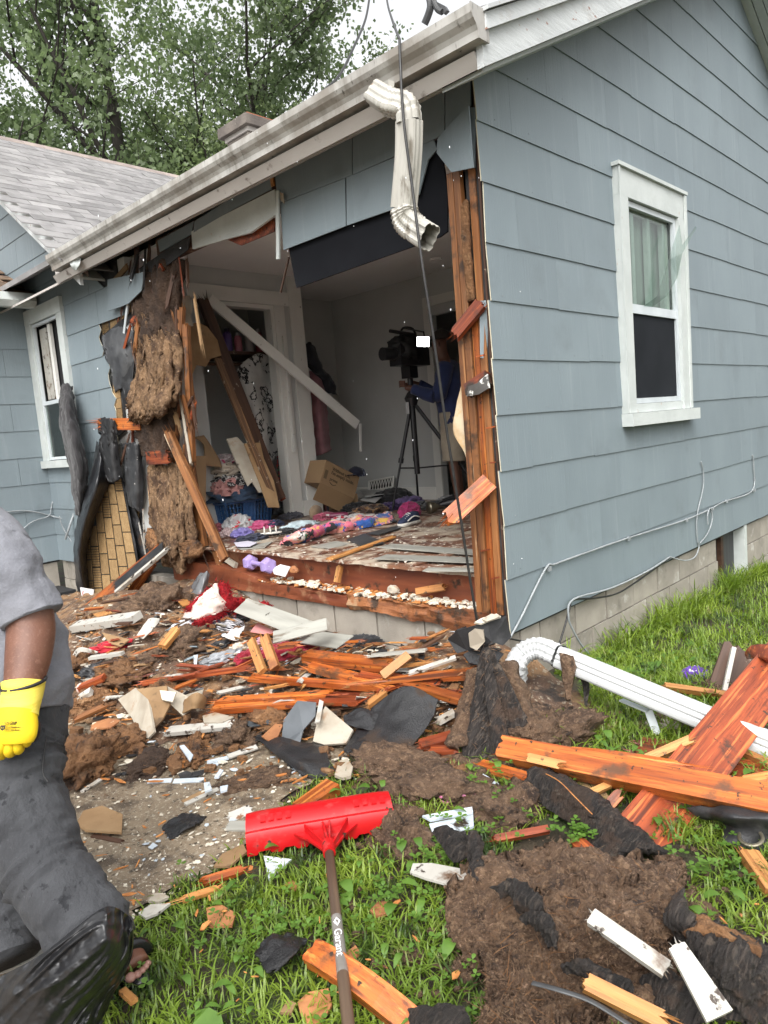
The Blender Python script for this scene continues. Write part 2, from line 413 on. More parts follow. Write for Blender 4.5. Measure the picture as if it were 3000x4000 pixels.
rim_wood = mat('rim_joist_wood', (.26, .075, .030), (.12, .030, .015), 7, .5, .45, 36, (1, .12, 1), [((.30, .15, .08), 6, .58, .7), ((.04, .02, .012), 11, .6, .72)], .08)
rot_wood = mat('rotten_sill_wood', (.34, .13, .045), (.15, .05, .02), 14, .55, .8, 50, (1, .10, 1), [((.05, .028, .016), 9, .53, .66), ((.40, .25, .14), 4, .6, .7)], .1, bdist=.012)
white_wood = mat('white_painted_wood', (.46, .445, .405), (.37, .35, .31), 5, .5, .35, 45, (.3, 1, 1), [((.20, .10, .05), 13, .64, .70), ((.30, .26, .21), 6, .58, .72), (MUD, 18, .62, .68), ((.13, .08, .05), 5, .62, .72)], .10)
trim_in = mat('interior_trim_paint', (.72, .71, .67), (.66, .65, .61), 3, .5, .12, 30, (1, 1, 1), [((.30, .27, .23), 18, .70, .76)], .04)
trim_out = mat('chalky_white_trim', (.52, .55, .535), (.45, .48, .465), 5, .55, .6, 34, (1, 1, 1), [((.42, .37, .33), 16, .70, .75)], .03, bdist=.006)
rake_mat = mat('peeling_white_board', (.58, .60, .60), (.48, .50, .50), 5, .55, .7, 26, (.35, 1, 2), [((.30, .17, .13), 20, .66, .70, (.4, 1, 1)), ((.45, .44, .42), 4, .60, .74)], .03, bdist=.008)
gutter_mat = mat('stained_gutter_metal', (.46, .45, .42), (.36, .345, .32), 5, .35, .10, 18, (1, 1, .25), [((.17, .155, .13), 9, .50, .80, (1, 1, .15)), ((.07, .062, .055), 34, .62, .74, (1, 1, .22)), ((.24, .215, .185), 3, .5, .7)], .02, spec=.5)
gut_in = mat('old_fascia_paint', (.52, .49, .46), (.44, .41, .38), 4, .55, .2, 20, (1, .3, 1), [((.16, .13, .11), 9, .64, .76)], .03)
siding = mat('blue_grey_siding', (.194, .236, .257), (.174, .213, .234), 2.2, .55, .5, 130, (1, 1, .5), [((.235, .277, .298), 22, .58, .86, (1, 1, .03)), ((.150, .182, .20), 60, .66, .84, (1, 1, .025)), ((.160, .192, .208), 2.2, .58, .78), ((.44, .47, .48), 70, .765, .785)], .045, bstretch=(1, 1, .022), bdist=.006)
siding_edge = mat('pale_shingle_edge', (.62, .58, .44), (.50, .45, .33), 20, .7, .3, 60, rand=.1)
tar = mat('black_tar_paper', (.020, .020, .022), (.011, .011, .012), 9, .55, .6, 90, layers=[((.05, .05, .052), 5, .56, .72), (MUD, 4, .66, .74, (1, 1, 1), .7)], rand=.2, rr=.2)
tar_wet = mat('wet_black_felt', (.015, .015, .017), (.009, .009, .010), 12, .30, 1.0, 150, layers=[(MUD, 5, .60, .70, (1, 1, 1), .75)], rand=.2, bdist=.006)
roofshin = mat('roof_shingle', (.215, .208, .207), (.15, .145, .144), 5, .75, .7, 300, layers=[((.25, .243, .238), 2, .5, .7)], rand=.18)
roofshin_b = mat('brown_porch_shingle', (.22, .14, .085), (.13, .085, .055), 6, .8, .7, 300, rand=.25)
ridge_m = mat('ridge_cap_shingle', (.30, .25, .22), (.22, .18, .165), 6, .75, .6, 300, rand=.1)
block = mat('concrete_block', (.33, .30, .255), (.26, .235, .20), 5, .8, .55, 120, layers=[((.42, .40, .36), 7, .60, .74), ((.16, .145, .12), 3, .58, .76)], rand=.10, bdist=.006)
mortar = mat('mortar', (.30, .275, .24), (.22, .20, .17), 9, .85, .6, 90, rand=0)
conc = mat('wet_concrete', (.245, .190, .128), (.155, .115, .075), 3.5, .45, .8, 170, layers=[((.32, .28, .215), 60, .56, .68), ((.075, .055, .038), 5, .54, .66, (1, 1, 1), .35), ((.06, .045, .03), 34, .60, .68), ((.42, .39, .33), 130, .64, .70)], rand=0, bdist=.005)
soil = mat('dark_wet_soil', (.050, .036, .020), (.030, .022, .013), 12, .75, .9, 60, layers=[((.04, .06, .015), 4, .5, .65)], rand=0, bdist=.02)
dirt = mat('brown_wet_insulation', (.150, .088, .050), (.080, .045, .026), 9, .55, 1.0, 85, layers=[((.215, .135, .080), 46, .54, .66), ((.035, .020, .013), 14, .59, .70), ((.30, .19, .125), 120, .62, .70)], rand=.15, bdist=.03)
fibre = mat('dry_tan_fibre', (.26, .155, .080), (.155, .088, .045), 7, .9, 1.0, 60, (1, 1, .5), [((.085, .045, .024), 7, .52, .66), ((.33, .21, .12), 40, .58, .70)], .14, bdist=.03)
fibre_w = mat('wet_rust_fibre', (.24, .115, .045), (.13, .058, .022), 8, .75, 1.0, 55, layers=[((.34, .19, .09), 16, .58, .72), ((.035, .018, .010), 8, .58, .70)], rand=.15, bdist=.03)
batt_paper = mat('creped_black_batt_paper', (.034, .028, .025), (.016, .013, .012), 8, .5, 1.0, 34, (.35, 3.0, 1), [((.075, .060, .050), 40, .54, .66, (.3, 3, 1)), ((.055, .032, .02), 6, .57, .66, (1, 1, 1), .8), ((.11, .085, .065), 22, .64, .70)], .15, bdist=.04)
plaster = mat('drywall_grey', (.52, .525, .51), (.47, .475, .46), 2, .8, .15, 60, rand=0)
ceil_m = mat('ceiling_paint', (.72, .72, .70), (.68, .68, .66), 2, .85, .1, 40, rand=0)
drywall = mat('broken_drywall', (.42, .38, .31), (.31, .265, .205), 6, .8, .4, 60, layers=[((.26, .15, .08), 5, .60, .72), (MUD, 8, .68, .74)], rand=.12)
kraft = mat('brown_drywall_paper', (.30, .19, .095), (.22, .13, .06), 5, .8, .3, 50, layers=[((.10, .06, .03), 7, .62, .74)], rand=.1)
card = mat('cardboard', (.33, .215, .115), (.29, .185, .10), 3, .8, .12, 40, rand=.05)
stuccoish = mat('orange_brown_board', (.36, .155, .06), (.25, .10, .04), 8, .7, .5, 60, layers=[((.5, .42, .3), 20, .66, .72), (MUD, 6, .62, .72)], rand=.2)
brick_tan = mat('tan_granule_brick', (.34, .225, .105), (.27, .17, .075), 24, .85, .9, 260, layers=[((.22, .12, .045), 150, .55, .68), ((.55, .40, .2), 170, .62, .70)], rand=.12, bdist=.004)
plank_grey = mat('grey_vinyl_plank', (.36, .355, .315), (.26, .255, .225), 14, .38, .2, 40, (.12, 1, 1), [((.15, .12, .09), 12, .62, .72, (.3, 1, 1)), (MUD, 7, .72, .77)], .1)
slate = mat('dark_slate_tile', (.055, .056, .058), (.035, .036, .037), 10, .4, .3, 60, (.2, 1, 1), rand=.1)
white_metal = mat('white_aluminium', (.47, .48, .48), (.41, .42, .42), 4, .30, .06, 12, layers=[((.30, .24, .19), 24, .70, .76), (MUD, 50, .74, .77)], rand=.02)
old_metal = mat('weathered_downspout', (.47, .455, .41), (.37, .355, .315), 5, .4, .12, 16, (1, 1, .25), [((.16, .14, .11), 14, .58, .74, (1, 1, .35)), ((.22, .10, .05), 9, .68, .74)], .03)
chips_w = mat('plaster_crumb', (.66, .62, .52), (.50, .44, .35), 30, .85, .5, 90, layers=[(MUD, 14, .62, .72)], rand=0)
chips_b = mat('blue_paint_chip', (.52, .58, .63), (.42, .47, .52), 20, .6, .3, 60, layers=[(MUD, 12, .62, .72), ((.55, .40, .22), 9, .66, .72)], rand=.1)
chips_o = mat('wood_splinter', (.55, .24, .07), (.36, .13, .035), 40, .6, .4, 60, rand=0, layers=[(MUD, 14, .60, .70)])
def leafy(name, a, b, ns, tr=.45, layers=(), rand=.1):
    m = mat(name, a, b, ns, .45, 0, rand=rand, detail=3, layers=layers); t = m.node_tree; N, Lk = t.nodes, t.links; p = N['Principled BSDF']
    tl = N.new('ShaderNodeBsdfTranslucent'); mx = N.new('ShaderNodeMixShader'); mx.inputs[0].default_value = tr; hv = N.new('ShaderNodeHueSaturation'); hv.inputs['Value'].default_value = 1.5; hv.inputs['Saturation'].default_value = 1.1
    src = p.inputs['Base Color'].links[0].from_socket; Lk.new(src, hv.inputs['Color']); Lk.new(hv.outputs[0], tl.inputs[0]); Lk.new(p.outputs[0], mx.inputs[1]); Lk.new(tl.outputs[0], mx.inputs[2]); Lk.new(mx.outputs[0], N['Material Output'].inputs[0]); return m
leaf_m = leafy('maple_leaves', (.150, .200, .095), (.105, .148, .070), .55)
leaf_y = leafy('light_maple_leaves', (.200, .255, .115), (.135, .185, .082), .55)
bark = mat('dark_bark', (.042, .036, .030), (.024, .020, .017), 8, .9, .8, 22, (1, 1, .3), rand=.1, bdist=.03)
grass_m = leafy('lawn_grass', (.215, .300, .036), (.120, .195, .022), 3.0, .35, [((.24, .23, .09), 11, .60, .72), ((.035, .07, .012), 6, .56, .68)], 0)
clover_m = leafy('clover_leaf', (.115, .215, .032), (.07, .145, .020), 9, .3, (), 0)
red_pl = mat('red_plastic', (.47, .007, .010), (.40, .006, .008), 3, .33, .05, 12, layers=[((.38, .03, .03), 14, .58, .7, (1, 1, 1), .5), (MUD, 22, .68, .73, (1, 1, 1), .8)], rand=0)
handle_w = mat('weathered_handle', (.125, .080, .050), (.070, .045, .030), 30, .55, .5, 60, GR, rand=0, layers=[((.22, .16, .11), 20, .62, .72, GR)])
black_pl = mat('black_plastic', (.010, .010, .011), (.007, .007, .008), 5, .25, .1, 20, rand=.1)
bag_m = mat('black_bag_film', (.013, .013, .015), (.009, .009, .010), 5, .36, .3, 40, rand=0, bdist=.004, coat=.15)
cable_k = mat('black_cable', (.010, .010, .010), (.02, .019, .018), 30, .45, .1, 60, rand=0)
cable_g = mat('grey_cable', (.30, .32, .33), (.22, .24, .25), 20, .5, .1, 60, rand=.05)
glass_m = bpy.data.materials.new('old_glass'); glass_m.use_nodes = True          # a thin pane: mostly see-through, part mirror
_t = glass_m.node_tree; _t.nodes.remove(_t.nodes['Principled BSDF']); _a = _t.nodes.new('ShaderNodeBsdfTransparent'); _a.inputs[0].default_value = (.80, .86, .83, 1); _g = _t.nodes.new('ShaderNodeBsdfGlossy'); _g.inputs['Roughness'].default_value = .06
_f = _t.nodes.new('ShaderNodeLayerWeight'); _f.inputs[0].default_value = .22; _m = _t.nodes.new('ShaderNodeMixShader'); _m.inputs[0].default_value = .14; _t.links.new(_a.outputs[0], _m.inputs[1]); _t.links.new(_g.outputs[0], _m.inputs[2]); _t.links.new(_m.outputs[0], _t.nodes['Material Output'].inputs[0])
screen_m = mat('insect_screen', (.016, .018, .022), (.011, .013, .016), 3, .9, .3, 900, rand=0, spec=.15, layers=[((.08, .085, .09), 9, .74, .76)])
skin_b = mat('brown_skin', (.150, .062, .036), (.112, .045, .026), 14, .48, .35, 220, rand=0, layers=[((.18, .085, .055), 90, .56, .72), ((.09, .036, .022), 6, .56, .72)])
skin_p = mat('pink_toe_skin', (.36, .20, .16), (.30, .15, .12), 12, .45, .1, 120, rand=0)
shirt_m = mat('grey_heather_tshirt', (.175, .178, .198), (.145, .148, .167), 9, .92, .6, 30, layers=[((.19, .194, .213), 160, .56, .80)], rand=0, sheen=.05, bdist=.012)
pants_m = mat('charcoal_sweatpants', (.050, .052, .057), (.030, .031, .035), 3.5, .9, .8, 42, layers=[((.014, .015, .018), 26, .63, .67), ((.058, .060, .066), 120, .60, .80)], rand=0, sheen=.03, bdist=.012, bstretch=(1, 1, .45))
glove_k = mat('yellow_knit_cuff', (.82, .66, .10), (.74, .56, .06), 20, .8, .6, 160, (.1, .1, 3), rand=0)
glove_m = mat('yellow_glove', (.80, .56, .008), (.70, .46, .006), 7, .75, .4, 240, rand=0)
glove_d = mat('black_glove_palm', (.014, .014, .015), None, 8, .6, .4, 90, rand=0)
def fabric(name, c, c2=None, layers=(), rough=.9, ns=8): return mat(name, c, c2 or tuple(v * .75 for v in c), ns, rough, .3, 260, layers=layers, rand=0, sheen=.15)
def emit(name, c, s):
    m = bpy.data.materials.new(name); m.use_nodes = True; b = m.node_tree.nodes['Principled BSDF']
    b.inputs['Base Color'].default_value = (.8, .8, .8, 1); b.inputs['Emission Color'].default_value = c + (1,); b.inputs['Emission Strength'].default_value = s; return m
def flat(name, c, rough=.6): return mat(name, c, tuple(v * .9 for v in c), 6, rough, 0, rand=0)

# ------------------------------------------------------------------ ground, concrete
def ground():
    mb = MB(); xs = [-400, -60, -12, -6, -4] + [-3.4 + .07 * i for i in range(75)] + [2, 2.4, 3, 4, 6, 9, 14, 60, 400]
    ys = [-400, -60, -12, -5, -3.4] + [-2.6 + .07 * i for i in range(66)] + [2.2, 2.6, 3, 3.5, 4, 5, 6.5, 9, 14, 60, 400]
    n = len(ys); vs = []
    for x in xs:
        for y in ys:
            far = max(abs(x), abs(y)) > 9
            vs.append((x, y, -.3 if far and x > 0 else (0.0 if far else ground_h(x, y))))
    fs = [(i * n + j, (i + 1) * n + j, (i + 1) * n + j + 1, i * n + j + 1) for i in range(len(xs) - 1) for j in range(n - 1)]
    mb.add(vs, fs); obj('ground', mb.mesh('ground', True), soil, kind='structure')
ground()
PAT = [(-3.6, -1.1), (-2.62, -.42), (-2.32, -.12), (-2.1, .0), (-1.72, -.02), (-1.45, .10), (-1.25, .18), (-.95, .05), (-.6, .1), (-.25, .2), (-.25, 5.9), (-4.5, 5.9), (-4.5, -.6)]
def inpoly(x, y, P):
    c = False
    for i in range(len(P)):
        (x0, y0), (x1, y1) = P[i], P[i - 1]
        if (y0 > y) != (y1 > y) and x < (x1 - x0) * (y - y0) / (y1 - y0) + x0: c = not c
    return c
def patio():
    mb = MB(); s = .05; ids = {}; vs = []; fs = []
    def vid(i, j):
        if (i, j) not in ids:
            x, y = -4.5 + i * s, -1.2 + j * s
            ids[(i, j)] = len(vs); vs.append((x + .03 * n3((x, y, 0), 9, 1), y + .03 * n3((x, y, 0), 9, 4), ground_h(x, y) + .012 + .004 * n3((x, y, 0), 22, 8)))
        return ids[(i, j)]
    for i in range(86):
        for j in range(142):
            x, y = -4.5 + (i + .5) * s, -1.2 + (j + .5) * s
            if inpoly(x + .05 * n3((x, y, 0), 3, 6), y + .06 * n3((x, y, 1), 4, 2), PAT): fs.append((vid(i, j), vid(i + 1, j), vid(i + 1, j + 1), vid(i, j + 1)))
    mb.add(vs, fs); obj('concrete_patio', mb.mesh('concrete_patio', True), conc, kind='structure')
patio()

# ------------------------------------------------------------------ the house
house = thing('house', (0, 0, 0), 'blue grey shingle sided house with one front wall smashed open', 'house')
def part(name, mb, m, parent=None, smooth=False, mats=None, **kw):
    return obj(name, mb.mesh(name, smooth, mats), None if mats else m, parent or house, **kw)
def clip(poly, a, b, c):
    out = []
    for i in range(len(poly)):
        p, q = poly[i - 1], poly[i]; dp, dq = a * p[0] + b * p[1] - c, a * q[0] + b * q[1] - c
        if (dp <= 0) != (dq <= 0):
            t = dp / (dp - dq); out.append((p[0] + (q[0] - p[0]) * t, p[1] + (q[1] - p[1]) * t))
        if dq <= 0: out.append(q)
    return out
def minus(r, o):
    (a, b, c, d), (e, f, g, h) = r, o                         # x0 z0 x1 z1
    if e >= c or g <= a or f >= d or h <= b: return [r]
    out = []
    if f > b: out.append((a, b, c, f))
    if h < d: out.append((a, h, c, d))
    lo, hi = max(b, f), min(d, h)
    if e > a: out.append((a, lo, e, hi))
    if g < c: out.append((g, lo, c, hi))
    return out
def shingle(polys, to3, z0, z1, parent, edge=None, m=None, t=.006, proud=.0075, name='siding_shingle'):
    mb = MB()
    for P in polys:
        if len(P) < 3: continue
        n = len(P); outer = []; inner = []
        for (s, z) in P:
            o = proud * (1 - max(0, min(1, (z - z0) / (z1 - z0)))) + .002
            outer.append(to3(s, z, o)); inner.append(to3(s, z, o - t))
        mb.add(outer + inner, [tuple(range(n))]); k = len(mb.v) - 2 * n
        mb.f.append(tuple(range(k + n, k + 2 * n))[::-1]); mb.m.append(0)
        for i in range(n):
            j = (i + 1) % n; mb.f.append((k + i, k + n + i, k + n + j, k + j))
            mb.m.append(1 if edge and edge(P[i], P[j]) else 0)
    if not mb.v: return
    me = fixn(mb.mesh(name, False, [m or siding, siding_edge])); return obj(name, me, None, parent)
Z0, EX = .36, .29
# gable wall
GO = (1.565, 1.53, 2.405, 2.86)                               # window opening
gw = MB()
for r in minus((.02, .34, 7.56, 5.3), GO):
    P = [(r[0], r[1]), (r[2], r[1]), (r[2], r[3]), (r[0], r[3])]
    P = clip(clip(P, -.51, 1, 3.19), .50, 1, 7.0)
    if len(P) > 2: gw.prism([(s, .012, z) for s, z in P], (0, .10, 0))
gable = part('gable_wall', gw, tar)
RS = random.Random(4)
OUT = lambda s, z, o: (s, -o, z)
for k in range(17):
    z0, z1 = Z0 + k * EX, Z0 + (k + 1) * EX
    x = -.004 + RS.uniform(-.012, .012); nx = (.31 if k % 2 else .67) + RS.uniform(-.04, .04)
    lim = min(7.5, 2 * (7.0 - z0) + .1)
    while x < lim:
        x1 = min(nx - .0014, 7.56)
        dz = RS.uniform(-.003, .003); pol = []
        for r in minus((x, z0 + dz, x1, z1 + .004), GO):
            P = [(r[0], r[1]), (r[2], r[1]), (r[2], r[3]), (r[0], r[3])]
            if x < .02 and k < 10: P = [(r[0], r[1]), (r[2], r[1]), (r[2], r[3]), (r[0] + RS.uniform(-.015, .02), r[3])]
            P = clip(clip(P, -.51, 1, 3.185), .50, 1, 6.99)
            if len(P) > 2: pol.append(P)
        if pol: shingle(pol, OUT, z0, z1, gable, (lambda a, b: a[0] < .06 and b[0] < .06) if x < .02 else None)
        x = nx; nx += .72
nh = MB(); RN = random.Random(9)
for k in range(11):
    for i in range(18):
        x, z = .12 + i * .36 + RN.uniform(-.03, .03), Z0 + k * EX + .035 + RN.uniform(-.008, .008)
        if (GO[0] - .15 < x < GO[2] + .15 and GO[1] - .17 < z < GO[3] + .22) or z > 3.1 + .51 * x or RN.random() < .15: continue
        nh.tube([(x, -.003, z), (x, -.0105, z - .0005)], [.0042, .0036], 6)
part('nail_heads', nh, mat('painted_nail', (.15, .18, .195), (.25, .27, .28), 90, .5, 0, rand=0), gable, kind='stuff')
# loose corner strip of siding folded round onto the front
flake('siding_corner_strip', [F(1036, 650), F(1056, 648, .02), F(1052, 775, .02), F(1037, 773)], siding, .008, parent=gable)
flake('siding_corner_strip', [F(1016, 232), F(1027, 232, .0), F(1025, 362, .0), F(1017, 358)], siding, .008, parent=gable)

# gable window
gwin = part('window', MB().box((1.50, .05, 1.46), (2.47, .075, 1.50)), trim_out)
def wp(name, a, b, m=trim_out, p=None): return part(name, MB().box(a, b), m, p or gwin)
wp('casing', (1.435, -.045, 1.47), (1.57, .03, 2.862)); wp('casing', (2.40, -.045, 1.47), (2.535, .03, 2.862))
wp('casing', (1.437, -.043, 2.864), (2.533, .03, 3.035)); wp('drip_cap', (1.42, -.062, 3.037), (2.55, .03, 3.06))
wp('sill', (1.425, -.085, 1.385), (2.60, .03, 1.468)); wp('outer_bead', (2.50, -.058, 1.472), (2.536, -.046, 3.03)); wp('outer_bead', (1.434, -.055, 1.472), (1.452, -.046, 3.03))
zr = W(1395, 672).z
def frame_rect(name, x0, x1, z0, z1, wd, y0, y1, m, p):
    mb = MB(); mb.box((x0, y0, z0), (x0 + wd, y1, z1)); mb.box((x1 - wd, y0, z0), (x1, y1, z1))
    mb.box((x0 + wd, y0 + .001, z0), (x1 - wd, y1 - .001, z0 + wd)); mb.box((x0 + wd, y0 + .001, z1 - wd), (x1 - wd, y1 - .001, z1)); return part(name, mb, m, p)
alu = mat('storm_sash_metal', (.56, .60, .62), (.48, .52, .54), 6, .35, .1, 30, rand=.02)
frame_rect('storm_frame', 1.572, 2.398, 1.532, 2.858, .035, -.020, .006, alu, gwin)
wp('meeting_rail', (1.607, -.018, zr - .03), (2.363, .008, zr + .03), alu)
wp('stop_moulding', (1.572, -.03, 1.47), (2.398, .0, 1.530))
wp('insect_screen', (1.61, -.004, 1.57), (2.36, .002, zr - .03), screen_m)
wp('glass_pane', (1.61, .010, zr + .03), (2.36, .014, 2.82), glass_m)
frame_rect('inner_sash', 1.60, 2.37, zr - .02, 2.85, .04, .03, .055, trim_in, gwin)
for i, x in enumerate((1.73, 1.99, 2.25)): wp('muntin', (x, .018, zr + .03), (x + .045, .052, 2.81), trim_out)
cur = mat('sheer_curtain', (.36, .39, .37), (.16, .18, .17), 3, .8, .1, 20, (1, 1, .1), rand=0)
rows = [[V((1.60 + i * .06, .066 + .008 * math.sin(i * 1.9), z)) for i in range(14)] for z in (2.9, zr - .15)]
obj('curtain', sheet('curtain', rows, cur, 3, 60, .003).data, None, gwin); bpy.data.objects.remove(bpy.data.objects['curtain'])
shard = mat('dirty_glass_shard', (.50, .54, .52), (.40, .44, .42), 8, .12, .1, 30, rand=0, trans=.75, layers=[((.6, .58, .52), 20, .58, .68)])
P = [W(1390, 662, -.02), W(1420, 640, -.03), W(1446, 560, -.05), W(1468, 486, -.09), W(1474, 530, -.10), W(1503, 489, -.13), W(1505, 492, -.13), W(1474, 548, -.1), W(1463, 600, -.07), W(1440, 640, -.04), W(1410, 663, -.02)]
flake('glass_shard', P, glass_m, .004, parent=gwin)

# foundation blocks
def blocks(axis, s0, s1, rows, off, parent, hole=None):
    for r in range(rows):
        z1 = .345 - r * .205; z0 = z1 - .195; s = s0 + (0 if r % 2 else -.2)
        while s < s1:
            a, b = max(s, s0) + .005, min(s + .395, s1)
            if hole and a < hole[1] and b > hole[0]:
                if a < hole[0] - .05: b = hole[0]
                elif b > hole[1] + .05: a = hole[1]
                else: s += .405; continue
            if b - a > .04:
                j = RS.uniform(-.003, .003)
                A, B = (a, off + j, z0), (b, off + .1, z1)
                if axis == 'y': A, B = (off + j, a, z0), (off + .1, b, z1)
                part('block', MB().box(A, B), block, parent)
            s += .405
HV = (3.19, 3.93)
fg = MB().box((.165, .035, -.6), (HV[0], .16, .338)).box((HV[1], .035, -.6), (7.56, .16, .338))
found = part('foundation', fg, mortar); blocks('x', .125, 7.5, 4, .022, found, HV)
ff = part('foundation', MB().box((.035, .05, -.4), (.16, 6.0, .34)), mortar); blocks('y', .022, 6.0, 3, .022, ff)
part('crawl_space_panel', MB().box((HV[0], .10, -.6), (HV[1], .13, .35)), mat('dark_panel', (.055, .058, .06), (.03, .03, .032), 4, .6, .4, 20, (1, 1, .1), rand=0), found)
part('vent_frame', MB().box((HV[1] - .09, .0, -.6), (HV[1] - .03, .10, .352)), trim_out, found)
part('vent_frame', MB().box((HV[0] + .2, .06, -.6), (HV[0] + .26, .098, .352)), wood_dark, found)

# floor, rim and sill
RIM_X = .13
fm = MB(); nseg = 60
pts = []
for i in range(nseg + 1):
    y = .14 + (3.62 - .14) * i / nseg; pts.append((.05 + .035 * n3((y * 9, 0, 0), 1, 2) + .02 * n3((y * 31, 1, 0), 1, 5), y))
for i in range(nseg):
    (xa, ya), (xb, yb) = pts[i], pts[i + 1]; z = .655
    fm.add([(xa, ya, z), (3.2, ya, z), (3.2, yb, z), (xb, yb, z), (xa, ya, z - .02), (3.2, ya, z - .02), (3.2, yb, z - .02), (xb, yb, z - .02)], [(0, 1, 2, 3), (7, 6, 5, 4), (0, 3, 7, 4)])
fm.box((.4, 3.62, .63), (3.2, 4.75, .654))
floor = part('subfloor', fm, wood_floor)
for i in range(7):                                             # old strip boards broken off short of the edge
    y0 = .2 + i * .5 + RS.uniform(-.1, .1)
    board('floor_board', (.06 + RS.uniform(0, .1), y0, .662), (.8 + RS.uniform(0, .9), y0 + RS.uniform(-.02, .02), .662), .09, .010, wood_floor, s0=.06, parent=floor)
board('floor_board', G(*b6(740, 185), .67), G(*b6(1085, 65), .672), .06, .012, wood_tan, s0=.05, s1=.05, parent=floor)
for (a, b, wd) in ((b6(1040, 112), b6(1560, 150), .15), (b6(1015, 172), b6(1545, 192), .15), (b6(1260, 240), b6(1545, 243), .09)):
    pa, pb = G(*a, .674), G(*b, .674); board('vinyl_plank', pa, pb, wd, .005, plank_grey, parent=floor)
for i in range(3): board('vinyl_plank', (1.15 + i * .02, .25 + i * .19, .672), (2.6, .25 + i * .19, .672), .18, .005, plank_grey, parent=floor)
rj = MB().box((RIM_X, .14, .40), (RIM_X + .04, 3.5, .633)); part('rim_joist', rj, rim_wood)
for i in range(8): part('joist', MB().box((RIM_X + .045, .35 + i * .42, .42), (3.1, .39 + i * .42, .632)), wood_dark)
def rough_beam(name, y0, y1, x0, x1, z0, z1, m, amp=.012, n=46, seed=1):
    mb = MB(); vs = []; fs = []; k = 10
    for i in range(n + 1):
        y = y0 + (y1 - y0) * i / n
        za, zb = interp(z0, y) if isinstance(z0, list) else z0, interp(z1, y) if isinstance(z1, list) else z1
        ring = [(x0, za), ((x0 + x1) / 2, za), (x1, za), (x1, (za + zb) / 2), (x1, zb), (x0 + (x1 - x0) * .66, zb), (x0 + (x1 - x0) * .33, zb), (x0, zb), (x0, za + (zb - za) * .66), (x0, za + (zb - za) * .33)]
        for j, (x, z) in enumerate(ring):
            p = (x, y, z); vs.append((x + amp * fbm((x, y * .35, z * 3), 16, seed), y, z + amp * fbm((x * 2, y * .35, z * 2), 15, seed + 4)))
    for i in range(n):
        for j in range(k): fs.append((i * k + j, i * k + (j + 1) % k, (i + 1) * k + (j + 1) % k, (i + 1) * k + j))
    fs += [tuple(range(k)), tuple(range(n * k, n * k + k))[::-1]]
    mb.add(vs, fs); return obj(name, fixn(mb.mesh(name)), m, house)
rough_beam('sill_plate', .05, 1.25, -.02, .125, .35, .45, rot_wood, .028, 60, 3)
rough_beam('sill_plate', 1.27, 3.5, -.005, .125, .352, [(1.27, .425), (2.0, .44), (2.5, .50), (2.75, .52), (3.5, .53)], rim_wood, .008, 40, 8)

# corner studs and what is left between them
for (y0, y1, z0, z1, m) in ((.045, .085, .45, 2.84, wood_stud), (.088, .127, .45, 2.1, wood_wet), (.13, .172, .45, 2.9, wood_stud), (.176, .214, .45, 2.78, wood_stud)):
    board('stud', (.055 - (.012 if y0 > .1 else 0), (y0 + y1) / 2, z0), (.055 - (.012 if y0 > .1 else 0), (y0 + y1) / 2, z1), y1 - y0, .09, m, nrm=(-1, 0, 0), s1=.03 if m is wood_wet else 0, parent=house)
part('top_plate', MB().box((.02, .02, 2.99), (.10, 3.2, 3.17)), wood_dark)
board('corner_board', (.03, .022, .37), (.03, .022, 3.15), .012, .035, wood_dark, nrm=(-1, 0, 0), parent=house)
sheet('insulation_strip', [[(.0, .092, 2.62), (.0, .128, 2.6)], [(-.01, .09, 2.4), (-.008, .128, 2.42)], [(.0, .09, 2.12), (.0, .127, 2.12)]], fibre_w, 20, 6, .03, .012, 30, parent=house)
# torn backer board curling off the studs, orange sides of broken cleats
tornp = mat('torn_backer', (.60, .50, .35), (.42, .27, .13), 6, .8, .3, 40, layers=[((.55, .33, .13), 9, .52, .7)], rand=0)
sheet('torn_backer_board', [[F(1008, 790, .06), F(1012, 800, .05)], [F(985, 880, .03), F(1010, 880, .04)], [F(980, 935, .02), F(1012, 940, .04)], [F(1006, 985, .03), F(1016, 990, .04)], [F(1018, 1060, .05), F(1022, 1062, .05)]], tornp, 24, 8, .006, .004, 20, .04, parent=house)
board('broken_cleat', F(982, 725, -.05), F(1040, 655, -.01), .07, .03, wood_red, nrm=(-1, -.2, .3), s0=.06, s1=.02, parent=house)
board('broken_cleat', F(1010, 845, -.03), F(1056, 815, -.02), .07, .05, wood_red, nrm=(-1, -.2, .5), parent=house)
flake('painted_scrap', [F(1010, 845, -.065), F(1012, 834, -.065), F(1030, 828, -.065), F(1052, 808, -.065), F(1056, 838, -.065), F(1034, 852, -.065), F(1008, 856, -.065)], mat('scorched_paint', (.10, .095, .09), (.06, .055, .05), 9, .6, .4, 60, layers=[((.75, .74, .70), 11, .58, .63)], rand=0), .012, parent=house)
board('broken_cleat', F(966, 1125, -.22), F(1058, 1040, -.02), .10, .022, wood_wet, nrm=(-1, -.3, .1), s0=.08, parent=house)
for (a, b) in ((1052, 925), (1060, 1000), (1040, 1190), (1062, 1250), (1030, 770)): board('splinter', F(a, b, -.01), F(a + 16, b - 3, -.03), .012, .008, wood_red, s1=.02, parent=house)

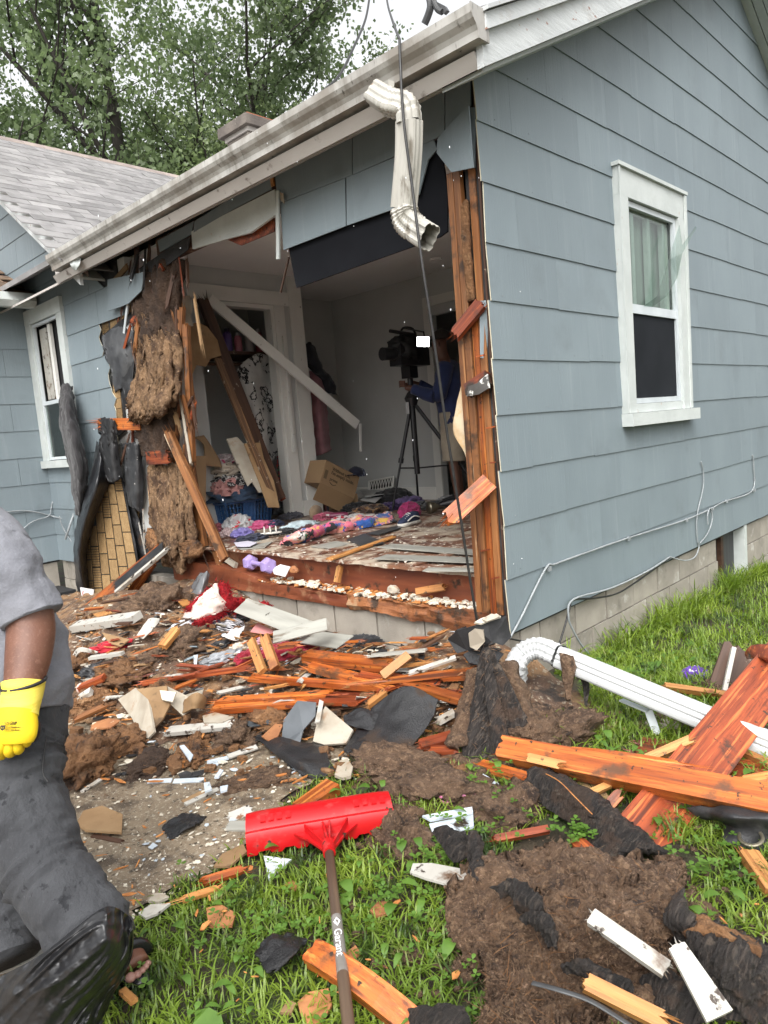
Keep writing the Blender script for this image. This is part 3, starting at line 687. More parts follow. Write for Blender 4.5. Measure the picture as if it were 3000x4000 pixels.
# front wall: what still hangs
fw = MB(); fw.box((.012, 4.62, .36), (.10, 5.13, 3.17)); fw.box((.012, 5.13, 3.0), (.10, 5.93, 3.17)); fw.box((.012, 5.13, .36), (.10, 5.93, 1.45)); fw.box((.012, 5.93, .36), (.10, 6.0, 3.17))
fw.box((.012, 3.9, 2.45), (.10, 4.62, 3.17)); fw.prism([(.012, 6.0, 3.17), (.012, 4.45, 3.17), (.012, 7.3, 5.12), (.012, 10.2, 3.17)], (.09, 0, 0))
front = part('front_wall', fw, tar)
FO = (5.14, 1.46, 5.92, 2.99)
ROWEND = {0: 4.95, 1: 4.95, 2: 4.85, 3: 4.55, 4: 4.27, 5: 4.20, 6: 4.22, 7: 4.32, 8: 3.70, 9: 2.70}
INF = lambda s, z, o: (-o, s, z)
for k in range(17):
    z0, z1 = Z0 + k * EX, Z0 + (k + 1) * EX
    s = ROWEND.get(k, 4.3); first = True; nx = s + (.30 if k % 2 else .62)
    while s < (6.0 if k < 10 else 7.6):
        e = min(nx - .003, 5.998 if k < 10 else 9)
        pol = []
        for r in minus((s, z0, e, z1 + .004), FO):
            a, b, c, d = r
            P = [(a, b), (c, b), (c, d), (a, d)]
            if first and k < 9 and a == s:
                q = [(a + RS.uniform(-.05, .05), b + (d - b) * t / 5) for t in range(6)]; q[0] = (q[0][0], b); q[-1] = (q[-1][0], d)
                P = [(c, b), (c, d)] + q[::-1]
            if k >= 9: P = clip(clip(P, -.7, 1, .08), .7, 1, 10.1)
            if k == 9: P = clip(P, 0, 1, 3.2) if s < 4.4 else P
            if len(P) > 2: pol.append(P)
        if pol: shingle(pol, INF, z0, z1, front, (lambda a, b, s=s: abs(a[0] - s) < .08 and abs(b[0] - s) < .08) if first else None)
        first = False; s = nx; nx += .72
def fsh(pix, x=-.005, m=siding, th=.008, name='siding_shingle', p=None): return flake(name, [F(a, b, x) for a, b in pix], m, th, parent=p or front)
# row under the eave, header casing, hanging pieces
fsh([(592, 352), (760, 262), (760, 378), (600, 440)], -.006); fsh([(762, 261), (960, 158), (960, 290), (762, 377)], -.004)
fsh([(962, 157), (1016, 130), (1016, 228), (1005, 235), (962, 290)], -.007)
fsh([(605, 440), (745, 385), (747, 488), (612, 540)], .001); fsh([(748, 384), (868, 333), (866, 446), (749, 487)], -.001)
fsh([(945, 300), (970, 270), (1012, 228), (1022, 362), (975, 372), (958, 350), (943, 330)], -.05)
fsh([(868, 333), (936, 300), (944, 322), (925, 345), (905, 420), (868, 440)], .004)
fsh([(420, 478), (500, 428), (582, 378), (586, 408), (500, 454), (418, 502)], -.002)
fsh([(340, 520), (418, 478), (414, 505), (372, 530), (345, 545)], .002)
fsh([(232, 604), (300, 590), (312, 586), (305, 628), (278, 655), (262, 662), (233, 672)], -.07)
fsh([(300, 580), (370, 532), (410, 512), (405, 540), (345, 585), (312, 612)], -.02, tar)
dk = mat('black_sheathing', (.010, .011, .014), (.007, .0075, .010), 3, .85, .15, 30, rand=0, spec=.15)
fsh([(606, 440), (868, 330), (950, 300), (967, 420), (966, 500), (950, 512), (640, 622), (628, 560)], .03, dk, .012, 'black_underlayment')
part('header_casing', MB().prism([F(413, 500), F(593, 409), F(596, 463), (0, *F(540, 503)[1:]), F(486, 517), F(416, 538)], (.02, 0, 0)), trim_out, front)
fsh([(486, 516), (540, 490), (592, 465), (592, 500), (545, 520), (520, 530)], .05, wood_red, .01, 'torn_header_wood')
board('trim_strip', F(584, 362, -.01), F(590, 402, -.01), .03, .01, wood_tan, nrm=(-1, 0, 0), parent=front)
board('trim_strip', F(600, 412, -.02), F(601, 560, -.02), .03, .012, trim_out, nrm=(-1, 0, 0), parent=front)
fsh([(604, 415), (612, 418), (614, 440), (606, 432)], -.03, drywall, .004, 'torn_paper')
board('hanging_lath', F(624, 555, .1), F(606, 632, .1), .012, .01, wood_dark, nrm=(-1, 0, 0), parent=front)
# left window in the front wall
lwin = part('window', MB().box((.05, 5.14, 1.40), (.08, 5.92, 1.44)), trim_out)
for a, b in (((-.04, 5.86, 1.47), (.03, 5.99, 2.92)), ((-.04, 5.04, 1.47), (.03, 5.17, 2.92)), ((-.042, 5.04, 2.922), (.03, 5.99, 3.07)), ((-.07, 5.0, 1.39), (.03, 6.02, 1.468))):
    part('casing' if a[2] > 1.4 else 'sill', MB().box(a, b), trim_out, lwin)
def frame_y(name, y0, y1, z0, z1, wd, xa, xb, m, p):
    mb = MB(); mb.box((xa, y0, z0), (xb, y0 + wd, z1)); mb.box((xa, y1 - wd, z0), (xb, y1, z1)); mb.box((xa + .001, y0 + wd, z0), (xb - .001, y1 - wd, z0 + wd)); mb.box((xa + .001, y0 + wd, z1 - wd), (xb - .001, y1 - wd, z1)); return part(name, mb, m, p)
frame_y('storm_frame', 5.175, 5.855, 1.475, 2.915, .03, -.018, .01, alu, lwin)
part('meeting_rail', MB().box((-.016, 5.206, 2.06), (.012, 5.824, 2.10)), alu, lwin)
part('sash_bar', MB().box((.02, 5.5, 2.1), (.05, 5.56, 2.88)), trim_in, lwin)
part('glass_pane', MB().box((.0, 5.206, 1.51), (.004, 5.824, 2.06)), glass_m, lwin)
part('dark_room_panel', MB().box((.07, 5.14, 1.45), (.075, 5.92, 2.99)), mat('dark_room', (.012, .012, .014), None, 3, .8, 0, rand=0), lwin)  # near-black panel, its colour standing in for the unlit room behind the window
part('peeling_frame', MB().box((.03, 5.62, 2.12), (.055, 5.80, 2.86)), white_wood, lwin)

# porch wing on the left
part('porch_wall', MB().box((-3.4, 6.012, .34), (.0, 6.1, 3.3)), tar)
pw = bpy.data.objects['porch_wall']
for k in range(10):
    z0, z1 = Z0 + k * EX, Z0 + (k + 1) * EX; s = -.0; nx = s - (.3 if k % 2 else .6)
    while s > -3.3:
        shingle([[(nx + .003, z0), (s, z0), (s, z1 + .004), (nx + .003, z1 + .004)]], lambda s_, z, o: (s_, 6.0 - o, z), z0, z1, pw); s = nx; nx -= .72
part('porch_foundation', MB().box((-3.4, 6.02, -.1), (-.03, 6.1, .338)), block)
part('porch_deck', MB().box((-3.4, 5.55, .02), (-.05, 6.015, .07)), mat('dark_mat', (.02, .02, .022), None, 8, .8, .6, 120, rand=0))
pg = MB(); pg.prism([(-3.5, 5.62, 3.20), (-3.5, 5.60, 3.12), (-3.5, 5.64, 3.06), (-3.5, 5.72, 3.06), (-3.5, 5.72, 3.20)], (3.47, 0, 0)); part('porch_gutter', pg, trim_out)
pr = part('porch_roof', MB().prism([(-3.5, 5.68, 3.18), (-3.5, 7.2, 3.94), (-3.5, 7.2, 3.86), (-3.5, 5.68, 3.10)], (3.49, 0, 0)), wood_dark)
for r in range(8):
    y0 = 5.66 + r * .125; s = -.02 - (.15 if r % 2 else 0)
    while s > -1.6:
        z0 = 3.192 + (y0 - 5.66) * .5
        part('roof_shingle', MB().prism([(s - .295, y0, z0 - .002), (s - .295, y0 + .14, z0 + .068), (s - .295, y0 + .14, z0 + .074), (s - .295, y0, z0 + .009)], (.295, 0, 0)), roofshin_b, pr); s -= .302

# main roof, rakes, gutter
def roofslab(x0, z0, x1, z1, y0, y1, t): return MB().prism([(x0, y0, z0), (x1, y0, z1), (x1, y0, z1 - t), (x0, y0, z0 - t)], (0, y1 - y0, 0))
RT = lambda x: 3.43 + .51 * x
roof = part('roof', roofslab(-.32, RT(-.32), 3.78, RT(3.78), -.28, 11, .05), roofshin)
part('roof_slope', roofslab(7.9, RT(3.78) - .5 * 4.12, 3.78, RT(3.78), -.28, 11, .05), roofshin, roof)
part('soffit', roofslab(-.27, 3.185 - .51 * .27, 3.74, 3.185 + .51 * 3.74, -.23, .0, .02), trim_out)
for i in range(3): part('soffit_board', roofslab(7.8, 7.0 - .5 * 7.8, 3.80, 7.0 - 1.9, -.23 + i * .077, -.23 + i * .077 + .07, .02), trim_out)
part('eave_soffit', roofslab(-.27, 3.20 - .51 * .27, .0, 3.20, .0, 6, .02), gut_in)
part('rake_board', MB().prism([(-.315, -.235, 3.025), (3.78, -.235, 5.113), (3.78, -.235, 5.32), (-.315, -.235, 3.232)], (0, -.035, 0)), rake_mat)
part('rake_board', MB().prism([(7.85, -.235, 3.075), (3.785, -.235, 5.108), (3.785, -.235, 5.315), (7.85, -.235, 3.282)], (0, -.035, 0)), rake_mat)
part('rake_moulding', MB().prism([(-.32, -.271, 3.165), (3.78, -.271, 5.255), (3.78, -.271, 5.325), (-.32, -.271, 3.235)], (0, -.028, 0)), rake_mat)
part('drip_edge', MB().prism([(-.33, -.235, 3.236), (3.78, -.235, 5.327), (3.78, -.235, 5.345), (-.33, -.235, 3.254)], (0, -.085, 0)), white_metal)
part('fascia', MB().box((-.29, -.232, 3.055), (-.265, 4.45, 3.25)), gut_in)
part('crown_trim', MB().prism([(-.292, -.232, 3.04), (-.292, -.232, 3.10), (-.33, -.232, 3.10)], (0, 4.65, 0)), gut_in)
GP = [(0, 0), (0, -.125), (-.075, -.125), (-.078, -.095), (-.088, -.075), (-.108, -.055), (-.118, -.035), (-.12, 0), (-.108, 0), (-.106, -.012), (-.012, -.012)]
gut = part('gutter', MB().prism([(-.295 + x, -.285, 3.245 + z) for x, z in GP], (0, 4.60, 0)), gutter_mat)
part('gutter_end_cap', MB().prism([(-.293 + x * 1.04, -.292, 3.248 + z * 1.04) for x, z in GP[:8]], (0, .006, 0)), gutter_mat, gut)
part('gutter_end_cap', MB().prism([(-.293 + x * 1.04, 4.312, 3.248 + z * 1.04) for x, z in GP[:8]], (0, .006, 0)), gutter_mat, gut)
sheet('torn_flashing', [[F(148, 558, -.33), F(176, 556, -.33)], [F(152, 572, -.36), F(172, 572, -.36)], [F(160, 584, -.34), F(164, 585, -.34)]], trim_out, 8, 8, .004, .01, 20, .1, parent=house)

# cross gable roof behind the gutter, in tabs
CT = lambda y: .30 + .70 * y
cr = part('cross_roof', MB().prism([(-.22, 3.95, CT(3.95) - .06), (-.22, 7.3, CT(7.3) - .06), (3.86, 7.3, CT(7.3) - .06), (.0, 4.5, CT(4.5) - .06)], (0, 0, .06)), wood_dark)
part('cross_roof_slope', MB().prism([(-.22, 10.7, CT(3.9)), (-.22, 7.3, CT(7.3)), (-.22, 7.3, CT(7.3) - .1), (-.22, 10.7, CT(3.9) - .1)], (6, 0, 0)), roofshin, cr)
tabm = [MB().prism([(.0, 0, .004), (.0, .155, .004 + .1085), (.0, .155, .008 + .1085), (.0, 0, .014)], (.298, 0, 0)).mesh('tab') for _ in range(1)][0]
tabm.materials.append(roofshin)
for r in range(29):
    y0 = 3.95 + r * .115; s = -.25 - (.15 if r % 2 else 0) ; z = CT(y0)
    while s < 3.0 and RT(s) < z + .25:
        obj('roof_shingle', tabm, None, cr, mw=Matrix.Translation((s + RS.uniform(-.006, .006), y0 + RS.uniform(-.004, .004), z + RS.uniform(0, .004)))); s += .302
for i in range(14): part('ridge_cap', MB().prism([(-.25 + i * .24, 7.19, CT(7.19) + .02), (-.25 + i * .24, 7.3, CT(7.3) + .025), (-.25 + i * .24, 7.41, CT(7.19) + .02), (-.25 + i * .24, 7.41, CT(7.19)), (-.25 + i * .24, 7.19, CT(7.19))], (.235, 0, 0)), ridge_m, cr)
part('cross_rake_board', MB().prism([(-.235, 4.1, CT(4.1) - .20), (-.235, 7.3, CT(7.3) - .20), (-.235, 7.3, CT(7.3) - .01), (-.235, 4.1, CT(4.1) - .01)], (.03, 0, 0)), rake_mat)
part('cross_rake_board', MB().prism([(-.235, 10.5, CT(4.1) - .20), (-.235, 7.3, CT(7.3) - .20), (-.235, 7.3, CT(7.3) - .01), (-.235, 10.5, CT(4.1) - .01)], (.03, 0, 0)), rake_mat)
part('cross_soffit', MB().prism([(-.205, 4.1, CT(4.1) - .15), (-.205, 7.3, CT(7.3) - .15), (-.205, 7.3, CT(7.3) - .13), (-.205, 4.1, CT(4.1) - .13)], (.2, 0, 0)), trim_out)
# chimney
CX, CY = 1.35, 3.52
cb = RT(CX) - .5
zt = F(500, 266, CX - .2).z
chim_m = mat('chimney_stucco', (.17, .145, .125), (.10, .085, .075), 6, .85, .7, 60, rand=0, bdist=.01, layers=[((.30, .27, .23), 9, .62, .70)])
chim = part('chimney', MB().box((CX - .17, CY - .17, cb), (CX + .17, CY + .17, zt - .13)), chim_m)
part('band', MB().box((CX - .185, CY - .185, zt - .129), (CX + .185, CY + .185, zt - .09)), gut_in, chim)
mb = MB(); mb.box((CX - .23, CY - .23, zt - .089), (CX + .23, CY + .23, zt - .03)); mb.prism([(CX - .228, CY - .228, zt - .029), (CX + .228, CY - .228, zt - .029), (CX + .228, CY + .228, zt - .029), (CX - .228, CY + .228, zt - .029)], (0, 0, .03)); part('cap', mb, chim_m, chim)
part('flue_liner', MB().box((CX - .16, CY - .16, zt), (CX + .16, CY + .16, zt + .045)), mat('terracotta', (.42, .15, .08), (.34, .11, .06), 8, .8, .3, 60, rand=0), chim)

# rooms behind the broken wall
PY = 3.78
part('ceiling', MB().box((.12, .13, 3.17), (3.3, 4.8, 3.19)), ceil_m)
part('room_wall', MB().box((.03, .13, .66), (3.2, .145, 3.168)), plaster)
iw = MB(); iw.box((3.2, .13, .6), (3.28, 2.05, 3.168)); iw.box((3.2, 3.0, .6), (3.28, 4.75, 3.168)); iw.box((3.2, 2.05, 2.72), (3.28, 3.0, 3.168)); part('back_wall', iw, plaster)
part('back_room', MB().box((4.6, .5, .5), (4.65, 4.5, 3.2)).box((3.28, .5, 3.15), (4.6, 4.5, 3.2)).box((3.28, .5, .6), (4.6, .55, 3.2)).box((3.28, 4.45, .6), (4.6, 4.5, 3.2)).box((3.2, .5, .6), (4.6, 4.5, .655)), plaster)
part('door_casing', MB().box((3.175, 3.0, .66), (3.198, 3.1, 2.82)).box((3.175, 1.95, .66), (3.198, 2.05, 2.82)).box((3.174, 1.95, 2.822), (3.198, 3.1, 2.92)), trim_in)
pm = MB(); pm.box((.03, PY, .66), (.70, PY + .1, 3.168)); pm.box((1.70, PY, .66), (1.97, PY + .1, 3.168)); pm.box((.70, PY, 2.86), (1.70, PY + .1, 3.168)); part('partition', pm, plaster)
part('closet_casing', MB().box((1.60, PY - .022, .66), (1.73, PY - .001, 2.86)), trim_in)
part('closet_casing', MB().box((.60, PY - .024, 2.862), (1.80, PY - .001, 3.0)), trim_in)
part('closet_jamb', MB().box((1.56, PY - .01, .66), (1.60, PY + .10, 2.86)), trim_in)
part('closet_jamb', MB().box((.70, PY - .008, 2.82), (1.56, PY + .10, 2.858)), trim_in)
part('corner_trim', MB().box((1.81, PY - .016, .67), (1.985, PY - .001, 3.168)).box((1.972, PY - .001, .67), (1.985, PY + .12, 3.168)), trim_in)
part('baseboard', MB().box((1.735, PY - .032, .656), (2.0, PY - .017, .82)), trim_in)
part('baseboard', MB().box((3.16, 3.1, .656), (3.198, 4.6, .80)), trim_in)
part('closet_side', MB().box((1.90, PY + .1, .6), (1.968, 4.62, 3.168)), plaster)
part('closet_back', MB().box((.03, 4.62, .6), (3.2, 4.7, 3.168)).box((.03, PY + .1, .6), (.05, 4.62, 3.168)), plaster)
shelf = part('closet_shelf', MB().box((.1, PY + .28, 2.40), (1.95, 4.61, 2.43)), wood_dark)
part('hanging_rod', MB().tube([(.1, PY + .3, 2.30), (1.95, PY + .3, 2.30)], .016, 10), wood_dark)
part('jamb_strip', MB().box((1.66, PY - .05, 1.35), (1.69, PY - .023, 2.55)), trim_in)
part('ceiling_light', MB().tube([F(942, 563, 2.2), F(942, 563, 2.2) + V((0, 0, .015))], .06, 18), flat('light_disc', (.6, .6, .58)))

# ------------------------------------------------------------------ lawn
MUDSPOTS = [(-1.05, -1.0, .28)]
def blades(name, n, area, m, label, cat, hmin, hmax, wmin, wmax, dens, seed, skip):
    R = np.random.RandomState(seed); P = []
    while len(P) < n:
        x, y = R.uniform(area[0], area[1]), R.uniform(area[2], area[3])
        if skip(x, y): continue
        c = .5 + .9 * n3((x, y, 0), 3.1, seed) + .5 * n3((x, y, 0), 9, seed + 2)
        if R.rand() > max(.18, min(1, c + dens)): continue
        P.append((x, y))
    vs = np.zeros((n * 7, 3)); fs = []
    for i, (x, y) in enumerate(P):
        z = H(x, y) - .004; h = R.uniform(hmin, hmax) * (1.0 + .5 * n3((x, y, 2), 4, 7)); wd = R.uniform(wmin, wmax); a = R.uniform(0, 6.283); l = R.uniform(.25, 1.15)
        dx, dy = math.cos(a), math.sin(a); sx, sy = -dy * wd, dx * wd
        for k, (t, ww) in enumerate(((0, .8), (.45, 1), (.8, .7))):
            ox, oy, oz = dx * l * h * t * t, dy * l * h * t * t, h * t * (1 - .30 * t * l)
            vs[i * 7 + 2 * k] = (x + ox - sx * ww, y + oy - sy * ww, z + oz); vs[i * 7 + 2 * k + 1] = (x + ox + sx * ww, y + oy + sy * ww, z + oz)
        vs[i * 7 + 6] = (x + dx * l * h, y + dy * l * h, z + h * (1 - .36 * l))
        b = i * 7; fs += [(b, b + 1, b + 3, b + 2), (b + 2, b + 3, b + 5, b + 4), (b + 4, b + 5, b + 6)]
    me = bpy.data.meshes.new(name); me.from_pydata(vs.tolist(), [], fs); me.polygons.foreach_set('use_smooth', [True] * len(fs))
    obj(name, me, m, label=label, cat=cat, kind='stuff')
def no_grass(x, y):
    if x > -.02 and y > -.03: return True
    if inpoly(x + .03 * n3((x, y, 0), 8, 3), y + .05 * n3((x, y, 0), 6, 4), PAT): return True
    if mound(x, y) > .06: return True
    for (a, b, r) in MUDSPOTS:
        if (x - a) ** 2 + (y - b) ** 2 < (r * (1 + .5 * n3((x, y, 0), 5, 1))) ** 2: return True
    return False
# only as far as the camera and a step to its side see
def nearonly(x, y): return no_grass(x, y) or (x + 3.08) + (y + 2.13) < .9
blades('lawn_grass', 44000, (-2.75, 1.2, -2.1, .15), grass_m, 'short bright green wet lawn grass in the foreground', 'grass', .025, .078, .0016, .0036, .2, 3, nearonly)
blades('lawn_grass', 26000, (-.6, 6.5, -2.6, 0.0), grass_m, 'taller green lawn grass along the foundation at right', 'grass', .05, .12, .0022, .0044, .3, 5, no_grass)
blades('tall_grass', 1400, (.2, 6.0, -.16, -.03), grass_m, 'long grass tufts growing against the block foundation', 'grass', .10, .24, .0025, .0045, .0, 8, lambda x, y: no_grass(x, y) or n3((x, 0, 0), 2.2, 5) < .0)
blades('lawn_grass', 9000, (-8, 14, -14, -2.0), grass_m, 'lawn grass stretching away outside the debris', 'grass', .06, .12, .005, .009, .5, 9, lambda x, y: x > -4.2 and x < -1.2 and y > -3.6)
def clover():
    R = random.Random(6); mb = MB()
    patches = [(-.55, -1.0, .16), (-.95, -.62, .14), (-1.45, -.62, .2), (-1.0, -1.35, .12), (-.3, -1.35, .25), (.3, -.55, .4), (1.2, -.5, .5), (-1.7, -.65, .2), (-1.75, -1.1, .15), (-.7, -1.45, .2), (.9, -1.0, .4), (-2.0, -.5, .2), (2.2, -.6, .6), (-1.05, -.95, .06)]
    n = 0
    while n < 800:
        a, b, r = R.choice(patches); t = R.random() * 6.283; q = r * abs(R.gauss(0, 1.0)); x, y = a + q * math.cos(t), b + q * math.sin(t)
        if (x > -.03 and y > -.03): continue
        n += 1; h = R.uniform(.025, .075); s = R.uniform(.006, .012); z = H(x, y) + h; a0 = R.random() * 6.283; tl = R.uniform(-.4, .4)
        for k in range(3):
            a1 = a0 + k * 2.094; vs = [(x, y, z)]
            for d, w_ in ((.5, .42), (.95, .42), (1.1, .0), (.95, -.42), (.5, -.42)):
                vs.append((x + s * 1.6 * (d * math.cos(a1) - w_ * math.sin(a1)), y + s * 1.6 * (d * math.sin(a1) + w_ * math.cos(a1)), z + s * (.35 * d + tl * math.cos(a1))))
            mb.add(vs, [(0, 1, 2, 3, 4, 5)])
    obj('clover', mb.mesh('clover'), clover_m, label='low patches of three leaved clover among the grass', cat='clover', kind='stuff')
clover()
def broadleaf():
    R = random.Random(16); mb = MB(); n = 0
    while n < 260:
        x, y = R.uniform(-2.3, .9), R.uniform(-1.7, .0)
        if nearonly(x, y) or n3((x, y, 0), 4, 12) < -.05: continue
        n += 1; a = R.random() * 6.283; L = R.uniform(.03, .075); wd = L * R.uniform(.16, .3); z = H(x, y) + R.uniform(.02, .05)
        vs = []
        for t, ww in ((0, .1), (.3, .85), (.6, 1), (.85, .6), (1, 0)):
            cx, cy, cz = x + L * t * math.cos(a), y + L * t * math.sin(a), z + .35 * L * math.sin(t * 2.6)
            vs += [(cx - wd * ww * math.sin(a), cy + wd * ww * math.cos(a), cz + .003), (cx + wd * ww * math.sin(a), cy - wd * ww * math.cos(a), cz + .003)]
        mb.add(vs, [(2 * i, 2 * i + 1, 2 * i + 3, 2 * i + 2) for i in range(4)])
    obj('broadleaf_weeds', mb.mesh('weeds', True), clover_m, label='small broad leaved weeds mixed into the lawn', cat='weeds', kind='stuff')
broadleaf()
# fallen poplar leaf at the bottom edge
lf = [M(*c8(780, 1141), .06), M(*c8(800, 1085), .06), M(*c8(845, 1072), .07), M(*c8(895, 1098), .06), M(*c8(905, 1141), .05), M(*c8(880, 1190), .05), M(*c8(820, 1195), .05)]
q = thing('tree_leaf', lf[0], 'large pale green heart shaped leaf lying on grass at bottom edge', 'leaf')
flake('blade', lf, clover_m, .001, parent=q); part('stem', MB().tube([M(*c8(880, 1100), .065), M(*c8(930, 1075), .06), M(*c8(975, 1062), .055)], .002, 6), grass_m, q)

# ------------------------------------------------------------------ trees behind the house
def tree_mesh(seed, hgt, spread, nleaf, lean=0, leafs=.092, first=.25):
    R = random.Random(seed); tb = MB(); tips = []
    def grow(p, d, L, r, lev):
        pts = [p]; rs = [r]; steps = 5 if lev < 2 else 3
        for i in range(steps):
            d = (d + V((R.uniform(-1, 1), R.uniform(-1, 1), R.uniform(-.4, .7))) * (.10 if lev == 0 else .2)).normalized()
            p = p + d * (L / steps); pts.append(p); rs.append(r * (1 - .62 * (i + 1) / steps))
            if lev > 0: tips.append((p.copy(), .25 + .25 * (3 - lev)))
        tb.tube(pts, rs, 7 if lev < 2 else 4, False)
        if lev < 3:
            nb = (9, 6, 4)[lev]
            for i in range(nb):
                t = first + (1 - first) * (i + R.random() * .8) / nb if lev == 0 else .25 + .75 * (i + R.random()) / nb
                k = min(int(t * steps), steps - 1); q = pts[k].lerp(pts[k + 1], t * steps - k)
                a = R.uniform(0, 6.283); up = R.uniform(.35, 1.0)
                nd = (V((math.cos(a), math.sin(a), up)) * 1.0 + d * .35).normalized()
                grow(q, nd, L * ((.50, .55, .5)[lev]) * R.uniform(.7, 1.15) * (spread if lev == 0 else 1), rs[k] * .5, lev + 1)
        else: tips.append((p.copy(), .5))
    grow(V((0, 0, 0)), V((lean, 0, 1)).normalized(), hgt * .85, hgt * .017, 0)
    R2 = np.random.RandomState(seed); T = np.array([t[0][:] for t in tips]); ts = np.array([t[1] for t in tips])
    idx = R2.randint(0, len(T), nleaf)
    # sprays: leaves gather on twigs
    C = T[idx] + R2.normal(0, 1, (nleaf, 3)) * (ts[idx] * .36)[:, None]
    k = R2.randint(0, nleaf, nleaf // 2); C[:len(k)] = C[k] + R2.normal(0, .10, (len(k), 3))
    A = R2.normal(0, 1, (nleaf, 3)); A[:, 2] -= .6; A /= np.linalg.norm(A, axis=1)[:, None]
    B = np.cross(A, R2.normal(0, 1, (nleaf, 3))); B /= np.linalg.norm(B, axis=1)[:, None]
    s = R2.uniform(.6, 1.25, nleaf)[:, None] * leafs
    v = np.stack([C, C + A * s * .5 + B * s * .42, C + A * s * 1.15, C + A * s * .5 - B * s * .42], 1).reshape(-1, 3)
    f = (np.arange(nleaf)[:, None] * 4 + np.arange(4)[None]).tolist()
    cm = bpy.data.meshes.new('crown'); cm.from_pydata(v.tolist(), [], f)
    return tb.mesh('trunk', True), cm
TM = [tree_mesh(1, 11, 1.0, 22000), tree_mesh(7, 12, .85, 22000, .12), tree_mesh(23, 9.5, 1.1, 19000, -.1), tree_mesh(31, 13, .9, 22000, .05)]
def tree(ti, px, py, dist, base, rot, m, label, sc=1.0):
    r = ray(px, py); p = CP + r * dist / math.hypot(r[0], r[1]) if False else CP + r * (dist / math.hypot(r[0], r[1]))
    t = thing('maple_tree', (p[0], p[1], base), label, 'tree', 'maple trees behind the house')
    mw = Matrix.Translation((p[0], p[1], base)) @ Matrix.Rotation(rot, 4, 'Z') @ Matrix.Scale(sc, 4)
    obj('trunk', TM[ti][0], bark, t, mw=mw)
    cm = TM[ti][1] if not TM[ti][1].materials else TM[ti][1].copy()
    if cm.materials: cm.materials.clear()
    obj('crown', cm, m, t, mw=mw)
tree(1, 240, 300, 15, -.3, 0, leaf_m, 'slim dark trunked tree rising behind the grey cross gable roof')
tree(0, 520, 250, 17, -.3, 2.0, leaf_m, 'large spreading maple directly behind the chimney')
tree(2, 15, 320, 15, -.3, 1.0, leaf_m, 'leafy tree at the far left edge above the roof', .85)
tree(3, 690, 230, 22, -.3, 4.0, leaf_y, 'light green tree showing above the stained gutter', .68)
tree(2, 845, 60, 22, -.3, 3.0, leaf_y, 'thin tree top by the gutter end near the rooftop bracket', .8)
tree(2, 450, 330, 15.5, -.3, 2.2, leaf_y, 'lower bushy tree beside the chimney', .78)
tree(2, 300, 340, 16, -.3, .4, leaf_m, 'lower bushy tree just over the roof ridge', .8)

# ------------------------------------------------------------------ downspouts, cables, roof bracket
def spout(pts, wd, dp, n_fl=4, side=(0, 1, 0), ribs=0, steps=40):
    """corrugated rectangular pipe along a path"""
    prof = []
    k = 40
    for i in range(k):
        a = 2 * math.pi * (i + .5) / k; ca, sa = math.cos(a), math.sin(a); q = max(abs(ca), abs(sa)); u, v = ca / q, sa / q
        g = 1 - .07 * (.5 + .5 * math.cos(i * math.pi)) if True else 1
        fl = .05 * math.cos((u if abs(v) > abs(u) else v) * math.pi * n_fl)
        rr = 1 - .10 * (abs(u * v)) ** 6
        prof.append((u * (1 + (fl if abs(u) >= abs(v) else 0)) * rr, v * (1 + (fl * 1.6 if abs(v) > abs(u) else 0)) * rr))
    q = [catmull([V(p) for p in pts], i / steps) for i in range(steps + 1)]
    vs = []; fs = []; up = V(side)
    for i, p in enumerate(q):
        t = (q[min(i + 1, steps)] - q[max(i - 1, 0)]).normalized(); up = (up - t * up.dot(t)).normalized(); b = t.cross(up)
        s = 1 + ((.07 if i % 2 else -.05) if ribs and ribs[0] <= i / steps <= ribs[1] else 0)
        for (a, c) in prof: vs.append(p + up * (a * wd / 2 * s) + b * (c * dp / 2 * s))
    for i in range(steps):
        for j in range(k): fs.append((i * k + j, i * k + (j + 1) % k, (i + 1) * k + (j + 1) % k, (i + 1) * k + j))
    mb = MB(); mb.add(vs, fs); me = mb.mesh('spout', False); fixn(me)
    return me
def solid(o, t=.0025):
    m = o.modifiers.new('wall', 'SOLIDIFY'); m.thickness = t; m.offset = -1; return o
dsp = thing('downspout', F(838, 195, -.36), 'bent white downspout hanging loose from the gutter with torn end', 'downspout')
P = [F(808, 200, -.40), F(845, 222, -.42), F(878, 232, -.44), F(884, 265, -.44)]
solid(obj('upper_elbow', spout(P, .105, .08, 3, (0, 1, .4), (.25, .8), 26), old_metal, dsp))
solid(obj('pipe', spout([F(884, 262, -.44), F(882, 340, -.43), F(872, 450, -.42)], .115, .085, 3, (0, 1, 0), 0, 16), old_metal, dsp))
solid(obj('lower_elbow', spout([F(872, 448, -.42), F(878, 475, -.42), F(896, 493, -.43), F(927, 513, -.45)], .115, .088, 3, (0, 1, 0), (.1, .7), 26), old_metal, dsp))
flake('outlet_flange', [F(838, 172, -.38), F(852, 176, -.38), F(850, 190, -.38), F(840, 188, -.38)], old_metal, .004, parent=dsp)

